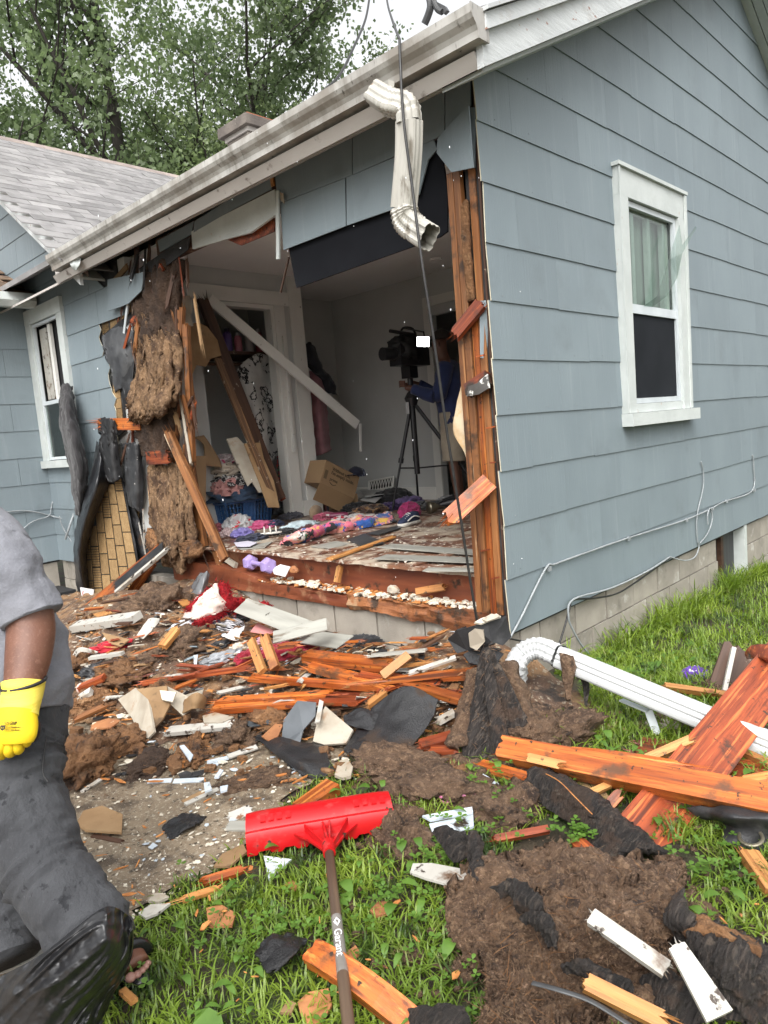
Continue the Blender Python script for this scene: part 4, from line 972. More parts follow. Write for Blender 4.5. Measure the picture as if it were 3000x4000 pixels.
fds = thing('downspout', M(1110, 1440), 'long white corrugated downspout fallen across the grass by the foundation', 'downspout')
d0, d1 = M(1210, 1420, .20), M(1700, 1625, .06)
P = [M(1118, 1465, .02), M(1112, 1440, .10), M(1130, 1412, .17), M(1165, 1400, .21), M(1205, 1416, .205)]
solid(obj('elbow', spout(P, .105, .095, 3, (0, 0, 1), (.1, .92), 30), white_metal, fds))
solid(obj('pipe', spout([d0 + (d0 - d1) * .005, d0.lerp(d1, .3), d0.lerp(d1, .6), d1], .105, .10, 4, (.3, .3, 1), 0, 14), white_metal, fds))
part('strap', MB().tube([d0 + V((.0, 0, .0)) + V((.056 * math.cos(a) * .7, .056 * math.cos(a) * -.7, .058 * math.sin(a))) for a in [i * .45 for i in range(15)]], .004, 6, False), black_pl, fds)
sheet('insulation_scrap', [[M(1208, 1412, .24), M(1238, 1418, .25)], [M(1212, 1430, .215), M(1243, 1440, .22)], [M(1219, 1485, .10), M(1235, 1490, .10)], [M(1224, 1512, .07), M(1232, 1512, .07)]], dirt, 20, 8, .02, .012, 22, .05, label='strip of brown insulation hanging over the fallen white downspout', cat='insulation')
sheet('felt_scrap', [[M(1240, 1438, .2), M(1268, 1450, .18)], [M(1258, 1478, .12), M(1272, 1490, .1)], [M(1263, 1525, .05), M(1268, 1525, .05)]], batt_paper, 10, 5, .006, .004, 22, .06, label='narrow dark felt strip hanging behind the downspout over grass', cat='felt scrap')

# black service cable from the roof, down past the downspout into the pile
cb_ = [F(863, 85, -.42), F(865, 140, -.47), F(872, 260, -.50), F(890, 400, -.50), F(912, 570, -.52), F(935, 720, -.50), F(965, 930, -.46), F(995, 1120, -.42), F(1020, 1280, -.40), M(1040, 1400, .16)]
obj('service_cable', MB().tube(smoothline(cb_, 60), .0065, 8).mesh('c', True), cable_k, label='thin black service cable hanging from the gutter down to the debris', cat='cable')
cb2 = [V((9, 16, 6.5)), F(838, 5, 1.5), F(850, 50, .6), F(863, 84, -.40)]
obj('overhead_cable', MB().tube(smoothline([F(832, -60, 2.5), F(836, 0, 1.2), F(848, 45, .3), F(863, 85, -.42)], 30), .007, 8).mesh('c', True), cable_k, label='black overhead cable coming down to the gutter edge beside the bracket', cat='cable')
obj('overhead_cable', MB().tube(smoothline([D(800, -20, 9), D(790, 40, 8.2), D(765, 100, 7.4), D(735, 160, 6.8), D(700, 195, 6.4), D(690, 205, 6.3)], 30), .011, 8).mesh('c', True), cable_k, label='black overhead cable curving across the trees behind the roof', cat='cable')
br = thing('dish_bracket', F(935, 40, -.2), 'dark grey metal dish bracket standing on the roof edge', 'bracket')
part('mount_arm', MB().tube(smoothline([F(917, 52, -.15), F(926, 30, -.15), F(930, 10, -.15), F(924, -20, -.15)], 12), .018, 10), slate, br)
part('mount_arm', MB().tube(smoothline([F(955, 26, -.15), F(945, 20, -.15), F(936, 0, -.15), F(930, -25, -.15)], 12), .014, 10), slate, br)
part('foot_plate', MB().prism([F(940, 2, -.15), F(960, 12, -.15), F(966, 22, -.15), F(958, 30, -.15), F(948, 18, -.15)], (.02, 0, 0)), slate, br)

def wcable(name, pts, r, m, label, y=-.02): return obj(name, MB().tube(smoothline([W(a, b, y) for a, b in pts], 8 * len(pts)), r, 8).mesh('c', True), m, label=label, cat='cable')
cc = wcable('wall_cable', [c5(372, 1905), c5(430, 1800), c5(550, 1560), c5(600, 1535), c5(750, 1480), c5(950, 1410), c5(1240, 1318), c5(1370, 1262), c5(1440, 1225), c5(1580, 1170), c5(1588, 1050), c5(1582, 992)], .006, cable_g, 'grey cable clipped along the lower courses of the gable wall')
for (a, b) in (c5(553, 1558), c5(950, 1408), c5(1240, 1316), c5(1440, 1222), c5(1580, 1168), c5(1370, 1260)):
    p = W(a, b); part('clip', MB().box(p + V((-.012, -.03, -.012)), p + V((.012, -.0125, .012))), cable_g, cc)
wcable('wall_cable', [c5(1325, 1025), c5(1337, 1080), c5(1335, 1160), c5(1310, 1270), c5(1303, 1340), c5(1308, 1420), c5(1315, 1450), c5(1295, 1500), c5(1245, 1518), c5(1170, 1500)], .005, cable_g, 'grey cable hanging in a loop below the gable wall cable')
wcable('wall_cable', [c5(1360, 1340), c5(1358, 1290), c5(1372, 1258), c5(1382, 1310), c5(1360, 1380), c5(1320, 1432)], .005, cable_g, 'short grey cable coil tied beside the vent', -.03)
wcable('wall_cable', [c5(1170, 1505), c5(1100, 1555), c5(980, 1640), c5(900, 1685), c5(800, 1705), c5(690, 1715), c5(670, 1760), c5(645, 1850), c5(612, 1955)], .006, cable_k, 'black cable drooping along the bottom edge of the siding', -.03)
wcable('wall_cable', [c5(1170, 1500), c5(1060, 1570), c5(880, 1655), c5(690, 1712), c5(665, 1800), c5(690, 1870), c5(730, 1940), c5(790, 2010)], .006, cable_g, 'grey and black cable running from the siding edge into the grass', -.045)
wcable('ground_cable', [c5(372, 1908), c5(440, 1920), c5(540, 1925), c5(600, 1945)], .005, cable_k, 'short black cable lying against the blocks at the house corner', -.03)
PYW = 5.97
obj('wall_cable', MB().tube(smoothline([W(*c3(0, 1585), PYW), W(*c3(120, 1572), PYW), W(*c3(220, 1580), PYW), W(*c3(320, 1605), PYW), W(*c3(390, 1620), PYW - .2), W(*c3(480, 1600), PYW - .4)], 30), .007, 8).mesh('c', True), cable_g, label='grey cables running low across the porch wing wall', cat='cable')
obj('wall_cable', MB().tube(smoothline([W(*c3(390, 1520), PYW), W(*c3(330, 1512), PYW), W(*c3(315, 1560), PYW), W(*c3(300, 1605), PYW), W(*c3(200, 1640), PYW), W(*c3(120, 1705), PYW)], 30), .006, 8).mesh('c', True), cable_g, label='thin grey cable dangling in a hook on the porch wing wall', cat='cable')
obj('wall_cable', MB().tube(smoothline([W(*c3(365, 1605), PYW - .3), W(*c3(390, 1680), PYW - .3), W(*c3(440, 1760), PYW - .35), W(*c3(460, 1800), PYW - .4)], 20), .006, 8).mesh('c', True), cable_g, label='pale loose wire end hanging below the porch wing cables', cat='cable')
obj('vent_stick', MB().tube([W(*c3(478, 1525), PYW - .5), W(*c3(402, 1750), PYW - .5)], .012, 8).mesh('c', True), cable_g, label='thin pale grey rod leaning by the porch wing wall', cat='rod')

# ------------------------------------------------------------------ the torn end of the front wall
def FX(rows): return [[F(a, b, x) for a, b, x in r] for r in rows]
fsh([(222, 655), (300, 600), (330, 640), (318, 800), (330, 1000), (345, 1215), (262, 1240), (215, 1230), (222, 1040), (228, 900)], .035, tar, .01, 'black_underlayment')
# brick patterned siding strip showing under the shingles
def brickbits(pix, cols, rows, x, parent, th=.006, stag=.5, keep=None, m=brick_tan):
    (a, b, c, d) = [F(p[0], p[1], x[i] if isinstance(x, (list, tuple)) else x) for i, p in enumerate(pix)]      # TL TR BR BL
    n = ((b - a).cross(d - a)).normalized()
    if n.x > 0: n = -n
    at = lambda s, t: a.lerp(b, s).lerp(d.lerp(c, s), t)
    R = random.Random(cols * 7 + rows)
    for i in range(cols):
        o = (i % 3) * .36
        for j in range(-1, rows + 1):
            t0, t1 = (j + o) / rows, (j + o + .95) / rows; t0, t1 = max(0, t0), min(1, t1)
            if t1 - t0 < .02: continue
            s0, s1 = (i + .08) / cols, (i + .92) / cols
            if keep and not keep((s0 + s1) / 2, (t0 + t1) / 2): continue
            if R.random() < .22:
                mb = MB(); k = max(3, int((t1 - t0) * rows * 9))
                for q in range(k):
                    u0, u1 = t0 + (t1 - t0) * (q + .12) / k, t0 + (t1 - t0) * (q + .88) / k
                    mb.prism([at(s0, u0), at(s1, u0), at(s1, u1), at(s0, u1)], n * th)
                part('ribbed_brick', mb, m, parent)
            else: part('brick', MB().prism([at(s0, t0), at(s1, t0), at(s1, t1), at(s0, t1)], n * th), m, parent)
up = fsh([(218, 690), (262, 668), (300, 632), (352, 590), (352, 612), (300, 660), (285, 690), (262, 715), (222, 730)], .02, tar, .008, 'brick_pattern_siding')
brickbits([(219, 692), (350, 598), (350, 618), (222, 726)], 7, 2, .018, up)
us = fsh([(240, 812), (262, 808), (272, 930), (246, 950), (238, 880)], .012, tar, .006, 'brick_pattern_siding')
brickbits([(243, 818), (258, 815), (270, 925), (250, 930)], 1, 5, .010, us)
lp = fsh([(288, 1040), (302, 1038), (308, 1100), (298, 1170), (288, 1160)], .012, tar, .006, 'brick_pattern_siding'); brickbits([(290, 1075), (303, 1075), (300, 1150), (290, 1150)], 1, 4, .008, lp)
sheet('torn_felt', FX([[(220, 725, -.01), (255, 705, -.02), (288, 715, 0)], [(226, 770, -.03), (258, 760, -.06), (290, 770, 0)], [(240, 800, -.02), (262, 805, -.04), (282, 800, 0)], [(248, 850, 0), (260, 840, -.02), (275, 835, 0)]]), mat('grey_felt_face', (.085, .088, .092), (.035, .036, .04), 5, .6, .4, 40, rand=0), 24, 20, .005, .01, 12, .10, 14, parent=front, seed=3)
sheet('torn_felt', FX([[(264, 790, -.02), (290, 780, .0)], [(262, 850, -.05), (288, 850, -.02)], [(270, 880, -.03), (284, 882, 0)]]), tar, 16, 12, .005, .01, 14, .12, parent=front, seed=8)
# main hanging brick panel
bp_pts = [(224, 1050), (262, 1028), (292, 1180), (318, 1345), (196, 1345), (186, 1230), (183, 1155), (206, 1105)]
bx = lambda b: -.06 - .10 * (b - 1030) / 300
hp = thing('asphalt_siding_sheet', F(250, 1330, -.15), 'tan brick patterned asphalt siding panel hanging vertically under the torn wall', 'siding panel')
flake('backing', [F(a, b, bx(b) + .006) for a, b in bp_pts], tar, .008, parent=hp)
def kp(s, t):
    a = (170 + (262 - 170) * s) * (1 - t) + (190 + (320 - 190) * s) * t; b = 1030 + 315 * t
    return inpoly(a, b, bp_pts)
brickbits([(170, 1030), (262, 1030), (320, 1345), (190, 1345)], 6, 7, [bx(1030), bx(1030), bx(1345), bx(1345)], hp, .006, keep=kp)
# black paper sheets
sheet('tar_paper_sheet', FX([[(212, 905, -.10), (235, 900, -.14), (252, 912, -.10)], [(214, 970, -.12), (236, 970, -.17), (256, 970, -.10)], [(224, 1040, -.13), (245, 1042, -.17), (264, 1032, -.10)]]), tar, 34, 26, .005, .007, 15, .12, label='stiff black tar paper flap hanging beside the left window', cat='tar paper')
sheet('tar_paper_roll', FX([[(210, 950, -.05), (218, 985, -.16), (240, 1040, -.06)], [(196, 1020, -.10), (206, 1050, -.26), (220, 1078, -.14)], [(172, 1100, -.15), (182, 1125, -.32), (200, 1140, -.16)], [(160, 1175, -.15), (170, 1190, -.34), (188, 1195, -.18)], [(163, 1240, -.15), (174, 1250, -.30), (190, 1250, -.18)], [(172, 1300, -.15), (184, 1305, -.26), (198, 1305, -.18)]]), mat('glossy_black_felt', (.020, .021, .024), (.012, .012, .014), 9, .32, .5, 60, rand=0), 60, 30, .005, .010, 10, .06, label='long glossy black tar paper curl drooping left of the brick panel', cat='tar paper')
sheet('tar_paper_sheet', FX([[(262, 958, -.04), (290, 955, -.08), (305, 965, -.03)], [(268, 1030, -.05), (292, 1030, -.10), (310, 1035, -.03)], [(275, 1090, -.04), (292, 1100, -.08), (308, 1110, -.03)]]), mat('sooty_felt', (.05, .052, .055), (.02, .02, .022), 5, .5, .4, 60, layers=[((.6, .58, .54), 30, .70, .74)], rand=0), 34, 26, .005, .008, 14, .13, label='sooty black paper sheet between the brick panel and insulation', cat='tar paper')
sheet('tar_paper_sheet', FX([[(262, 1040, -.02), (285, 1040, -.03)], [(280, 1130, -.04), (298, 1120, -.02)], [(300, 1230, -.06), (322, 1190, -.02)], [(306, 1290, -.06), (318, 1260, -.02)]]), tar, 34, 16, .006, .02, 14, .12, label='narrow black paper strip hanging right of the brick panel', cat='tar paper')
for (a, b, c, d) in ((300, 1130, 316, 1205), (309, 1100, 312, 1175)): board('white_edge_strip', F(a, b, -.05), F(c, d, -.05), .012, .008, white_wood, nrm=(-1, 0, 0), s0=.02, s1=.02, label='thin white painted strip hanging in the black paper' if a == 300 else 'thin white painted splinter beside the lower insulation', cat='trim strip')
sheet('dark_curtain', FX([[(136, 832, -.06), (146, 828, -.10), (156, 835, -.05)], [(130, 870, -.12), (146, 870, -.20), (162, 880, -.10)], [(133, 930, -.14), (155, 930, -.24), (172, 935, -.12)], [(150, 1000, -.14), (168, 1005, -.26), (187, 1010, -.14)], [(158, 1060, -.14), (172, 1065, -.24), (184, 1060, -.16)], [(166, 1110, -.16), (171, 1115, -.2), (176, 1112, -.16)]]), fabric('charcoal_cloth', (.022, .020, .022)), 50, 34, .004, .008, 8, .03, an=(1, 1.5, .25), ridge=.014, rsc=13, label='charcoal curtain cloth hanging out of the left window', cat='curtain')
# insulation in the torn wall
ins = thing('wall_insulation', F(340, 1230, -.05), 'tan shredded insulation batt hanging down the torn front wall', 'insulation')
def fib(rows, m, nu=60, nv=36, th=.05, amp=.028, sc=9, rag=.05, seed=1, a2=.008, **kw): return sheet('batt', FX(rows), m, nu, nv, th, amp, sc, rag, 12, seed=seed, amp2=a2 * 1.4, sc2=30, an=(1, 1.3, .32), ridge=.020, rsc=15, parent=kw.pop('parent', ins), **kw)
fib([[(310, 585, .03), (350, 565, .02), (400, 560, .03)], [(300, 640, .02), (345, 640, -.03), (392, 640, .02)], [(300, 720, .02), (340, 720, -.03), (390, 730, .02)], [(305, 790, .02), (345, 780, -.02), (392, 790, .02)]], wood_dark if False else mat('dark_damp_fibre', (.075, .042, .024), (.038, .021, .013), 7, .85, 1, 55, rand=0, bdist=.03), seed=2)
for (x0, x1, y0, y1, o_, cu, sd__) in ((296, 322, 700, 880, -.03, -22, 11), (314, 340, 680, 900, -.07, -34, 12), (330, 356, 690, 905, -.10, -40, 13), (346, 372, 700, 895, -.08, -26, 14), (362, 388, 715, 870, -.04, -8, 15), (306, 330, 800, 905, -.12, -26, 16), (340, 372, 800, 890, -.13, -18, 17)):
    ym = y0 + (y1 - y0) * .62
    fib([[(x0, y0, 0), (x1, y0 + 4, 0)], [(x0 + 2, (y0 + ym) / 2, o_ * .7), (x1 + 5, (y0 + ym) / 2, o_ * .6)], [(x0 + cu * .2, ym, o_), (x1 + 4 + cu * .1, ym, o_)], [(x0 + cu * .8, y1 - 12, o_ - .04), (x1 + cu * .5, y1 - 8, o_ - .05)], [(x0 + cu, y1, o_ * .8), (x1 + cu * .9, y1 + 6, o_ * .8)]], fibre, 56, 14, .03, .016, 10, .10, sd__)
fib([[(290, 895, 0), (330, 890, -.05), (385, 870, 0)], [(300, 930, 0), (335, 940, -.06), (380, 940, 0)], [(310, 985, .0), (345, 985, -.05), (382, 990, 0)]], bpy.data.materials['dark_damp_fibre'], 36, 30, .05, .03, 11, .07, 8)
for (x0, x1, y0, y1, o_, sd__) in ((326, 352, 1000, 1195, -.04, 21), (346, 376, 1004, 1222, -.07, 22), (368, 396, 1000, 1236, -.08, 23), (388, 414, 1008, 1212, -.05, 24), (352, 380, 1100, 1210, -.11, 25)):
    fib([[(x0, y0, 0), (x1, y0 + 3, 0)], [(x0 + 2, y0 + (y1 - y0) * .4, o_), (x1 + 3, y0 + (y1 - y0) * .4, o_)], [(x0 + 4, y0 + (y1 - y0) * .8, o_ * 1.2), (x1 + 6, y0 + (y1 - y0) * .8, o_ * 1.2)], [(x0 + 10, y1, o_), (x1 + 2, y1 + 4, o_)]], fibre, 56, 14, .03, .014, 10, .10, sd__)
fib([[(395, 1175, -.05), (412, 1170, -.10), (432, 1180, -.06)], [(398, 1205, -.08), (418, 1205, -.16), (440, 1198, -.08)]], fibre_w, 20, 24, .05, .03, 12, .08, 4)
fib([[(325, 1140, -.02), (338, 1145, -.05)], [(322, 1175, -.04), (342, 1180, -.09)], [(330, 1205, -.05), (345, 1205, -.07)]], fibre_w, 20, 12, .04, .03, 14, .08, 14)
for i_, o_ in enumerate([c for c in ins.children]):
    fuzz(o_, 160, .055, .0022, o_.data.materials[0], i_, .9)
# studs and splinters of the torn end
def fb(a, b, xa, c, d, xb, wd, th, m, name, label, cat='board', nrm=(-1, -.3, 0), **kw): return board(name, F(a, b, xa), F(c, d, xb), wd, th, m, nrm=nrm, label=label, cat=cat, **kw)
fb(304, 916, -.05, 218, 916, -.11, .105, .022, wood_wet, 'splintered_plank', 'orange splintered plank end jutting left from the torn wall', 'plank', s1=.24, n=14)
fb(318, 990, -.08, 366, 986, -.10, .115, .02, wood_red, 'broken_plank', 'short broken red plank between two insulation batts', 'plank', s1=.09, n=10)
fb(362, 930, -.06, 486, 1208, -.10, .075, .04, wood_stud, 'leaning_stud', 'orange brown stud leaning across the left side of the opening', 'stud', s0=.12)
fb(392, 660, .02, 376, 1000, .0, .06, .04, wood_stud, 'broken_stud', 'upright brown stud beside the hanging insulation', 'stud', s1=.08, s0=.05)
fb(402, 700, .03, 416, 1010, .02, .05, .04, wood_stud, 'broken_stud', 'upright stud edged with white plaster by the closet', 'stud', s1=.05, s0=.05)
fb(404, 960, .02, 440, 1180, .03, .07, .04, wood_stud, 'broken_stud', 'lower brown stud behind the leaning stud', 'stud', s0=.05)
fb(388, 850, -.0, 412, 1000, -.02, .025, .008, drywall, 'plaster_strip', 'white plaster strip stuck to the upright stud', 'plaster strip', s0=.04, s1=.04)
fb(285, 700, -.04, 350, 575, -.05, .06, .02, wood_red, 'torn_lath', 'red brown lath curving along the top of the torn wall', 'lath', s0=.05, bow=-.05)
fb(320, 640, -.02, 372, 600, .0, .05, .02, wood_dark, 'torn_lath', 'dark lath crossing behind the torn siding', 'lath', s0=.05)
fb(268, 720, -.03, 276, 655, -.04, .022, .01, alu, 'metal_strip', 'thin grey metal strip hanging below the flared siding', 'metal strip')
fb(130, 1368, -.75, 344, 1192, -.20, .17, .03, wood_wet, 'fallen_board', 'long orange board sloping up to the torn wall beside the worker', 'board', nrm=(-.5, -.3, .8), s0=.1, s1=.05)
fb(248, 1268, -.47, 352, 1180, -.20, .10, .012, tar, 'tar_strip', 'black tar covered strip lying on the sloping orange board', 'tar strip', nrm=(-.5, -.3, .8), s0=.03)
fb(250, 1280, -.49, 362, 1186, -.20, .03, .03, white_wood, 'white_strip', 'white edged strip under the black tar strip', 'trim strip', nrm=(-.5, -.3, .8), s1=.05)
fb(262, 1310, -.40, 330, 1215, -.15, .07, .04, wood_wet, 'broken_stud', 'short orange stud leaning under the sloping board', 'stud', s0=.05)
sheet('clear_plastic', FX([[(424, 1245, -.10), (445, 1232, -.14), (452, 1240, -.12)], [(408, 1280, -.2), (432, 1275, -.26), (446, 1275, -.18)], [(400, 1300, -.25), (425, 1300, -.3), (440, 1305, -.25)]]), mat('grey_film', (.16, .165, .17), (.10, .10, .105), 5, .2, .3, 20, rand=0), 16, 16, .002, .02, 12, .04, label='crumpled dark translucent plastic piece below the sill', cat='plastic')
# pieces leaning inside by the closet door
brown_old = mat('old_brown_stud', (.13, .070, .038), (.075, .038, .020), 24, .6, .6, 60, GR, [((.24, .13, .06), 60, .56, .68, (.03, 1, 1)), ((.36, .31, .25), 12, .62, .68)], .1, det2=80)
def wb(p0, p1, wd, th, m, name, label, cat='board', nrm=(0, -1, 0), **kw): return board(name, p0, p1, wd, th, m, nrm=nrm, label=label, cat=cat, **kw)
wb(W(436, 645, 3.60), W(606, 1078, 3.35), .10, .045, wood_dark, 'leaning_stud', 'dark paint flecked stud leaning across the closet doorway', 'stud', s0=.06)
wb(W(468, 770, 3.50), W(592, 1082, 3.25), .065, .03, brown_old, 'leaning_stud', 'brown leaning stud in front of the dark stud', 'stud', s0=.1)
wb(W(440, 700, 3.66), W(520, 860, 3.62), .05, .03, wood_dark, 'leaning_lath', 'short dark lath behind the leaning studs', 'lath', s0=.04, s1=.05)
wb(W(520, 890, 3.58), W(612, 1080, 3.45), .05, .03, wood_red, 'leaning_stud', 'thin reddish stud leaning nearest the door jamb', 'stud', s0=.06)
flake('hanging_drywall', [W(a_, b_, 3.47) for a_, b_ in ((404, 702), (428, 696), (448, 706), (470, 735), (478, 768), (455, 775), (445, 792), (425, 788), (414, 812), (408, 760))], kraft, .012, label='brown paper backed drywall piece hanging left of the closet', cat='drywall')
flake('hanging_drywall', [W(a_, b_, 3.2) for a_, b_ in ((386, 640), (410, 638), (417, 668), (412, 682), (418, 704), (400, 706), (394, 690), (390, 668))], drywall, .012, label='small pale drywall scrap stuck high on the torn wall end', cat='drywall')
flake('leaning_drywall', [W(a_, b_, 3.42 - (b_ - 945) * .0012) for a_, b_ in ((490, 948), (512, 944), (530, 962), (549, 950), (551, 985), (566, 1006), (560, 1020), (584, 1060), (560, 1064), (545, 1040), (536, 1050), (508, 992))], drywall, .012, label='torn white drywall slab leaning on the studs by the closet', cat='drywall')
flake('leaning_drywall', [W(a_, b_, 3.39 - (b_ - 945) * .0012) for a_, b_ in ((528, 958), (562, 956), (570, 990), (592, 1040), (604, 1096), (580, 1096), (560, 1040), (548, 1010))], kraft, .012, label='brown faced drywall slab standing behind the leaning stud', cat='drywall')
wb(W(452, 645, 3.70), W(772, 918, 3.42), .105, .022, trim_in, 'fallen_casing', 'long cream door casing hanging diagonally across the closet', 'casing')
wb(W(778, 915, 3.42), W(779, 975, 3.42), .03, .012, trim_in, 'hanging_trim', 'short cream trim bit dangling off the fallen casing', 'trim')
wb(W(700, 858, 3.62), W(760, 905, 3.60), .02, .012, wood_dark, 'thin_lath', 'thin dark lath behind the fallen casing', 'lath')

RT_ = random.Random(44)
for i in range(70):                                            # laths, torn fibre board and splinters hanging in the torn end
    a, b = RT_.choice([RT_.uniform(262, 320), RT_.uniform(320, 425)]), RT_.uniform(530, 1150); x = RT_.uniform(-.06, .08); L_ = RT_.uniform(30, 120); t_ = RT_.gauss(0, .28)
    m_ = RT_.choice([wood_dark, wood_dark, wood_dark, wood_stud, wood_red, tar, tar, kraft])
    board('hanging_splinter', F(a, b, x), F(a + L_ * math.sin(t_) * .8, b + L_ * math.cos(t_), x + RT_.uniform(-.05, .03)), RT_.uniform(.010, .055), RT_.uniform(.006, .02), m_, nrm=(-1, RT_.uniform(-.5, .5), 0), s0=.05, s1=.09, n=5, seg=2, label='%s %s splinter hanging %s the %s' % ('long' if L_ > 75 else 'short', {'dark_old_wood': 'dark lath', 'old_stud_pine': 'brown lath', 'wet_red_pine': 'red lath', 'black_tar_paper': 'black felt', 'brown_drywall_paper': 'brown board'}[m_.name], ('far left of', 'just left of', 'in front of', 'right of')[min(3, int((a - 262) / 41))], ('eave edge', 'top dark batt', 'upper tan batt', 'tan batt curl', 'damp middle batt', 'red plank', 'lower tan batt')[min(6, int((b - 530) / 90))]), cat='splinter', group='lath splinters in the torn wall end')

# ------------------------------------------------------------------ things inside the rooms
FZ = .662
def R_(rows, y): return [[W(a, b, y + d) for a, b, d in r] for r in rows]
squig = fabric('white_black_squiggle', (.62, .61, .58), None, [((.012, .012, .014), 7, .565, .570), ((.62, .61, .58), 7, .625, .630)], ns=3)
sq = sheet('hanging_shirt', R_([[(534, 778, .0), (553, 764, .02), (572, 766, .0), (596, 778, .02)], [(512, 800, .0), (540, 795, -.05), (575, 795, .03), (606, 800, .0)], [(524, 850, .0), (548, 850, -.07), (578, 850, .05), (608, 850, .0)], [(545, 920, .0), (565, 920, -.06), (588, 920, .05), (608, 920, .0)], [(572, 985, .0), (584, 998, -.05), (598, 985, .04), (608, 970, .0)]], 4.02), squig, 40, 40, .006, .03, 7, .02, label='white shirt with black squiggle print hanging in the closet', cat='shirt')
def hanger(x, y, z, m, label):
    mb = MB(); mb.tube([(x - .2, y, z - .1), (x, y, z), (x + .2, y, z - .1), (x - .2, y, z - .1)], .005, 6); mb.tube(smoothline([(x, y, z), (x, y, z + .04), (x + .02, y, z + .06), (x + .0, y, z + .085), (x - .02, y, z + .07)], 10), .003, 6)
    obj('clothes_hanger', mb.mesh('hanger', True), m, label=label, cat='hanger', group='hangers on the closet rod')
hg = flat('pale_blue_plastic', (.45, .58, .60), .4)
for i, l in enumerate(('pale blue hanger leftmost on the closet rod', 'pale blue hanger in the middle of the closet rod', 'pale blue hanger nearest the door jamb')): hanger(1.42 + i * .07, 4.08 - i * .01, 2.24, hg, l)
sheet('hanging_garment', R_([[(598, 985, 0), (612, 985, .02)], [(600, 1020, -.02), (612, 1020, .0)], [(602, 1060, 0), (612, 1060, .02)]], 4.03), fabric('plaid', (.08, .03, .05), None, [((.4, .05, .03), 30, .55, .6), ((.05, .25, .05), 22, .6, .65)]), 16, 12, .01, .02, 12, label='colourful plaid garment hanging low behind the door jamb', cat='garment')
sheet('pink_dress', R_([[(668, 800, 0), (682, 805, -.03), (695, 812, 0)], [(672, 850, 0), (688, 850, -.07), (704, 850, 0)], [(678, 920, 0), (694, 920, -.08), (710, 915, 0)], [(684, 985, 0), (700, 980, -.08), (716, 972, 0)]], 3.98), fabric('dusty_pink', (.36, .17, .19)), 36, 24, .006, .02, 9, .02, label='dusty pink dress hanging beyond the closet corner', cat='dress')
sheet('dark_jacket', R_([[(658, 742, 0), (672, 738, -.04), (684, 760, 0)], [(662, 790, 0), (684, 785, -.08), (700, 800, 0)], [(690, 815, 0), (704, 815, -.06), (722, 830, 0)], [(705, 850, 0), (716, 850, -.05), (728, 855, 0)]], 3.92), fabric('navy_black', (.016, .017, .024)), 30, 24, .01, .03, 9, .05, label='dark jacket hanging above the pink dress', cat='jacket')
# closet shelf
def jar(name, p, r, h, m, cap, label, cat='bottle', neck=.5):
    t = thing(name, p, label, cat); p = V(p)
    vs, fs = loft([(p + V((0, 0, z)), (0, 0, 1), (1, 0, 0), q, q) for z, q in ((0, r * .96), (.01, r), (h * .72, r), (h * .82, r * .8), (h * .86, r * neck))], 18)
    mb = MB(); mb.add(vs, fs); obj('body', mb.mesh('b', True), m, t)
    part('cap', MB().tube([p + V((0, 0, h * .862)), p + V((0, 0, h))], r * neck * 1.1, 16), cap, t); return t
SZ = 2.432
def shp(a, b): v = W(a, b, 4.15); return V((v.x, 4.15, SZ))
obj('shelf_box', MB().box(shp(455, 720), shp(478, 720) + V((0, .12, .26))).mesh('b'), mat('dim_green_carton', (.10, .16, .05), (.16, .18, .12), 9, .6, .1, rand=0), label='green carton at the left end of the closet shelf', cat='carton')
jar('shelf_bottle', shp(490, 720), .045, .24, flat('purple_plastic', (.10, .06, .22), .35), flat('dark_cap', (.03, .02, .05)), 'purple bottle on the closet shelf')
jar('shelf_bottle', shp(512, 720), .04, .2, flat('pink_plastic', (.42, .14, .18), .35), flat('white_cap', (.5, .5, .5)), 'pink bottle on the closet shelf')
jar('shelf_bottle', shp(535, 720), .045, .26, flat('grey_can', (.32, .30, .30), .35), flat('grey_cap', (.2, .2, .2)), 'grey spray can on the closet shelf')
jar('shelf_bottle', shp(557, 720), .04, .25, flat('red_can', (.30, .035, .05), .35), flat('white_lid', (.45, .42, .42)), 'red canister beside the closet jamb on the shelf')

# laundry basket and clothes
bc = G(510, 1140, FZ); bc = V((bc.x + .05, bc.y, FZ))
bk = thing('laundry_basket', bc, 'blue plastic lattice laundry basket overflowing with clothes', 'basket')
bm_ = flat('blue_plastic', (.035, .10, .24), .35)
def basket(c, lx, ly, h):
    mb = MB(); q = .86
    def cor(t, z): return [(c.x - lx * t, c.y - ly * t, c.z + z), (c.x + lx * t, c.y - ly * t, c.z + z), (c.x + lx * t, c.y + ly * t, c.z + z), (c.x - lx * t, c.y + ly * t, c.z + z)]
    lo, hi = cor(q, .01), cor(1, h); rim = MB(); rim.tube([V(p) for p in hi] + [V(hi[0])], .016, 8); part('rim', rim, bm_, bk)
    part('base', MB().prism(cor(q, .0), (0, 0, .01)), bm_, bk)
    for e in range(4):
        a0, a1, b0, b1_ = V(lo[e]), V(lo[(e + 1) % 4]), V(hi[e]), V(hi[(e + 1) % 4]); w_ = MB(); k = 13
        for i in range(k + 1):
            t = i / k; w_.tube([a0.lerp(a1, t), b0.lerp(b1_, t)], .006 if 0 < i < k else .014, 5)
        for j in range(1, 5):
            t = j / 5; w_.tube([a0.lerp(b0, t), a1.lerp(b1_, t)], .005, 5)
        if e in (0, 3):
            w_.prism([a0.lerp(a1, .35).lerp(b0.lerp(b1_, .35), .1), a0.lerp(a1, .65).lerp(b0.lerp(b1_, .65), .1), a0.lerp(a1, .65).lerp(b0.lerp(b1_, .65), .95), a0.lerp(a1, .35).lerp(b0.lerp(b1_, .35), .95)], (.004, .004, 0))
        part('lattice_side', w_, bm_, bk)
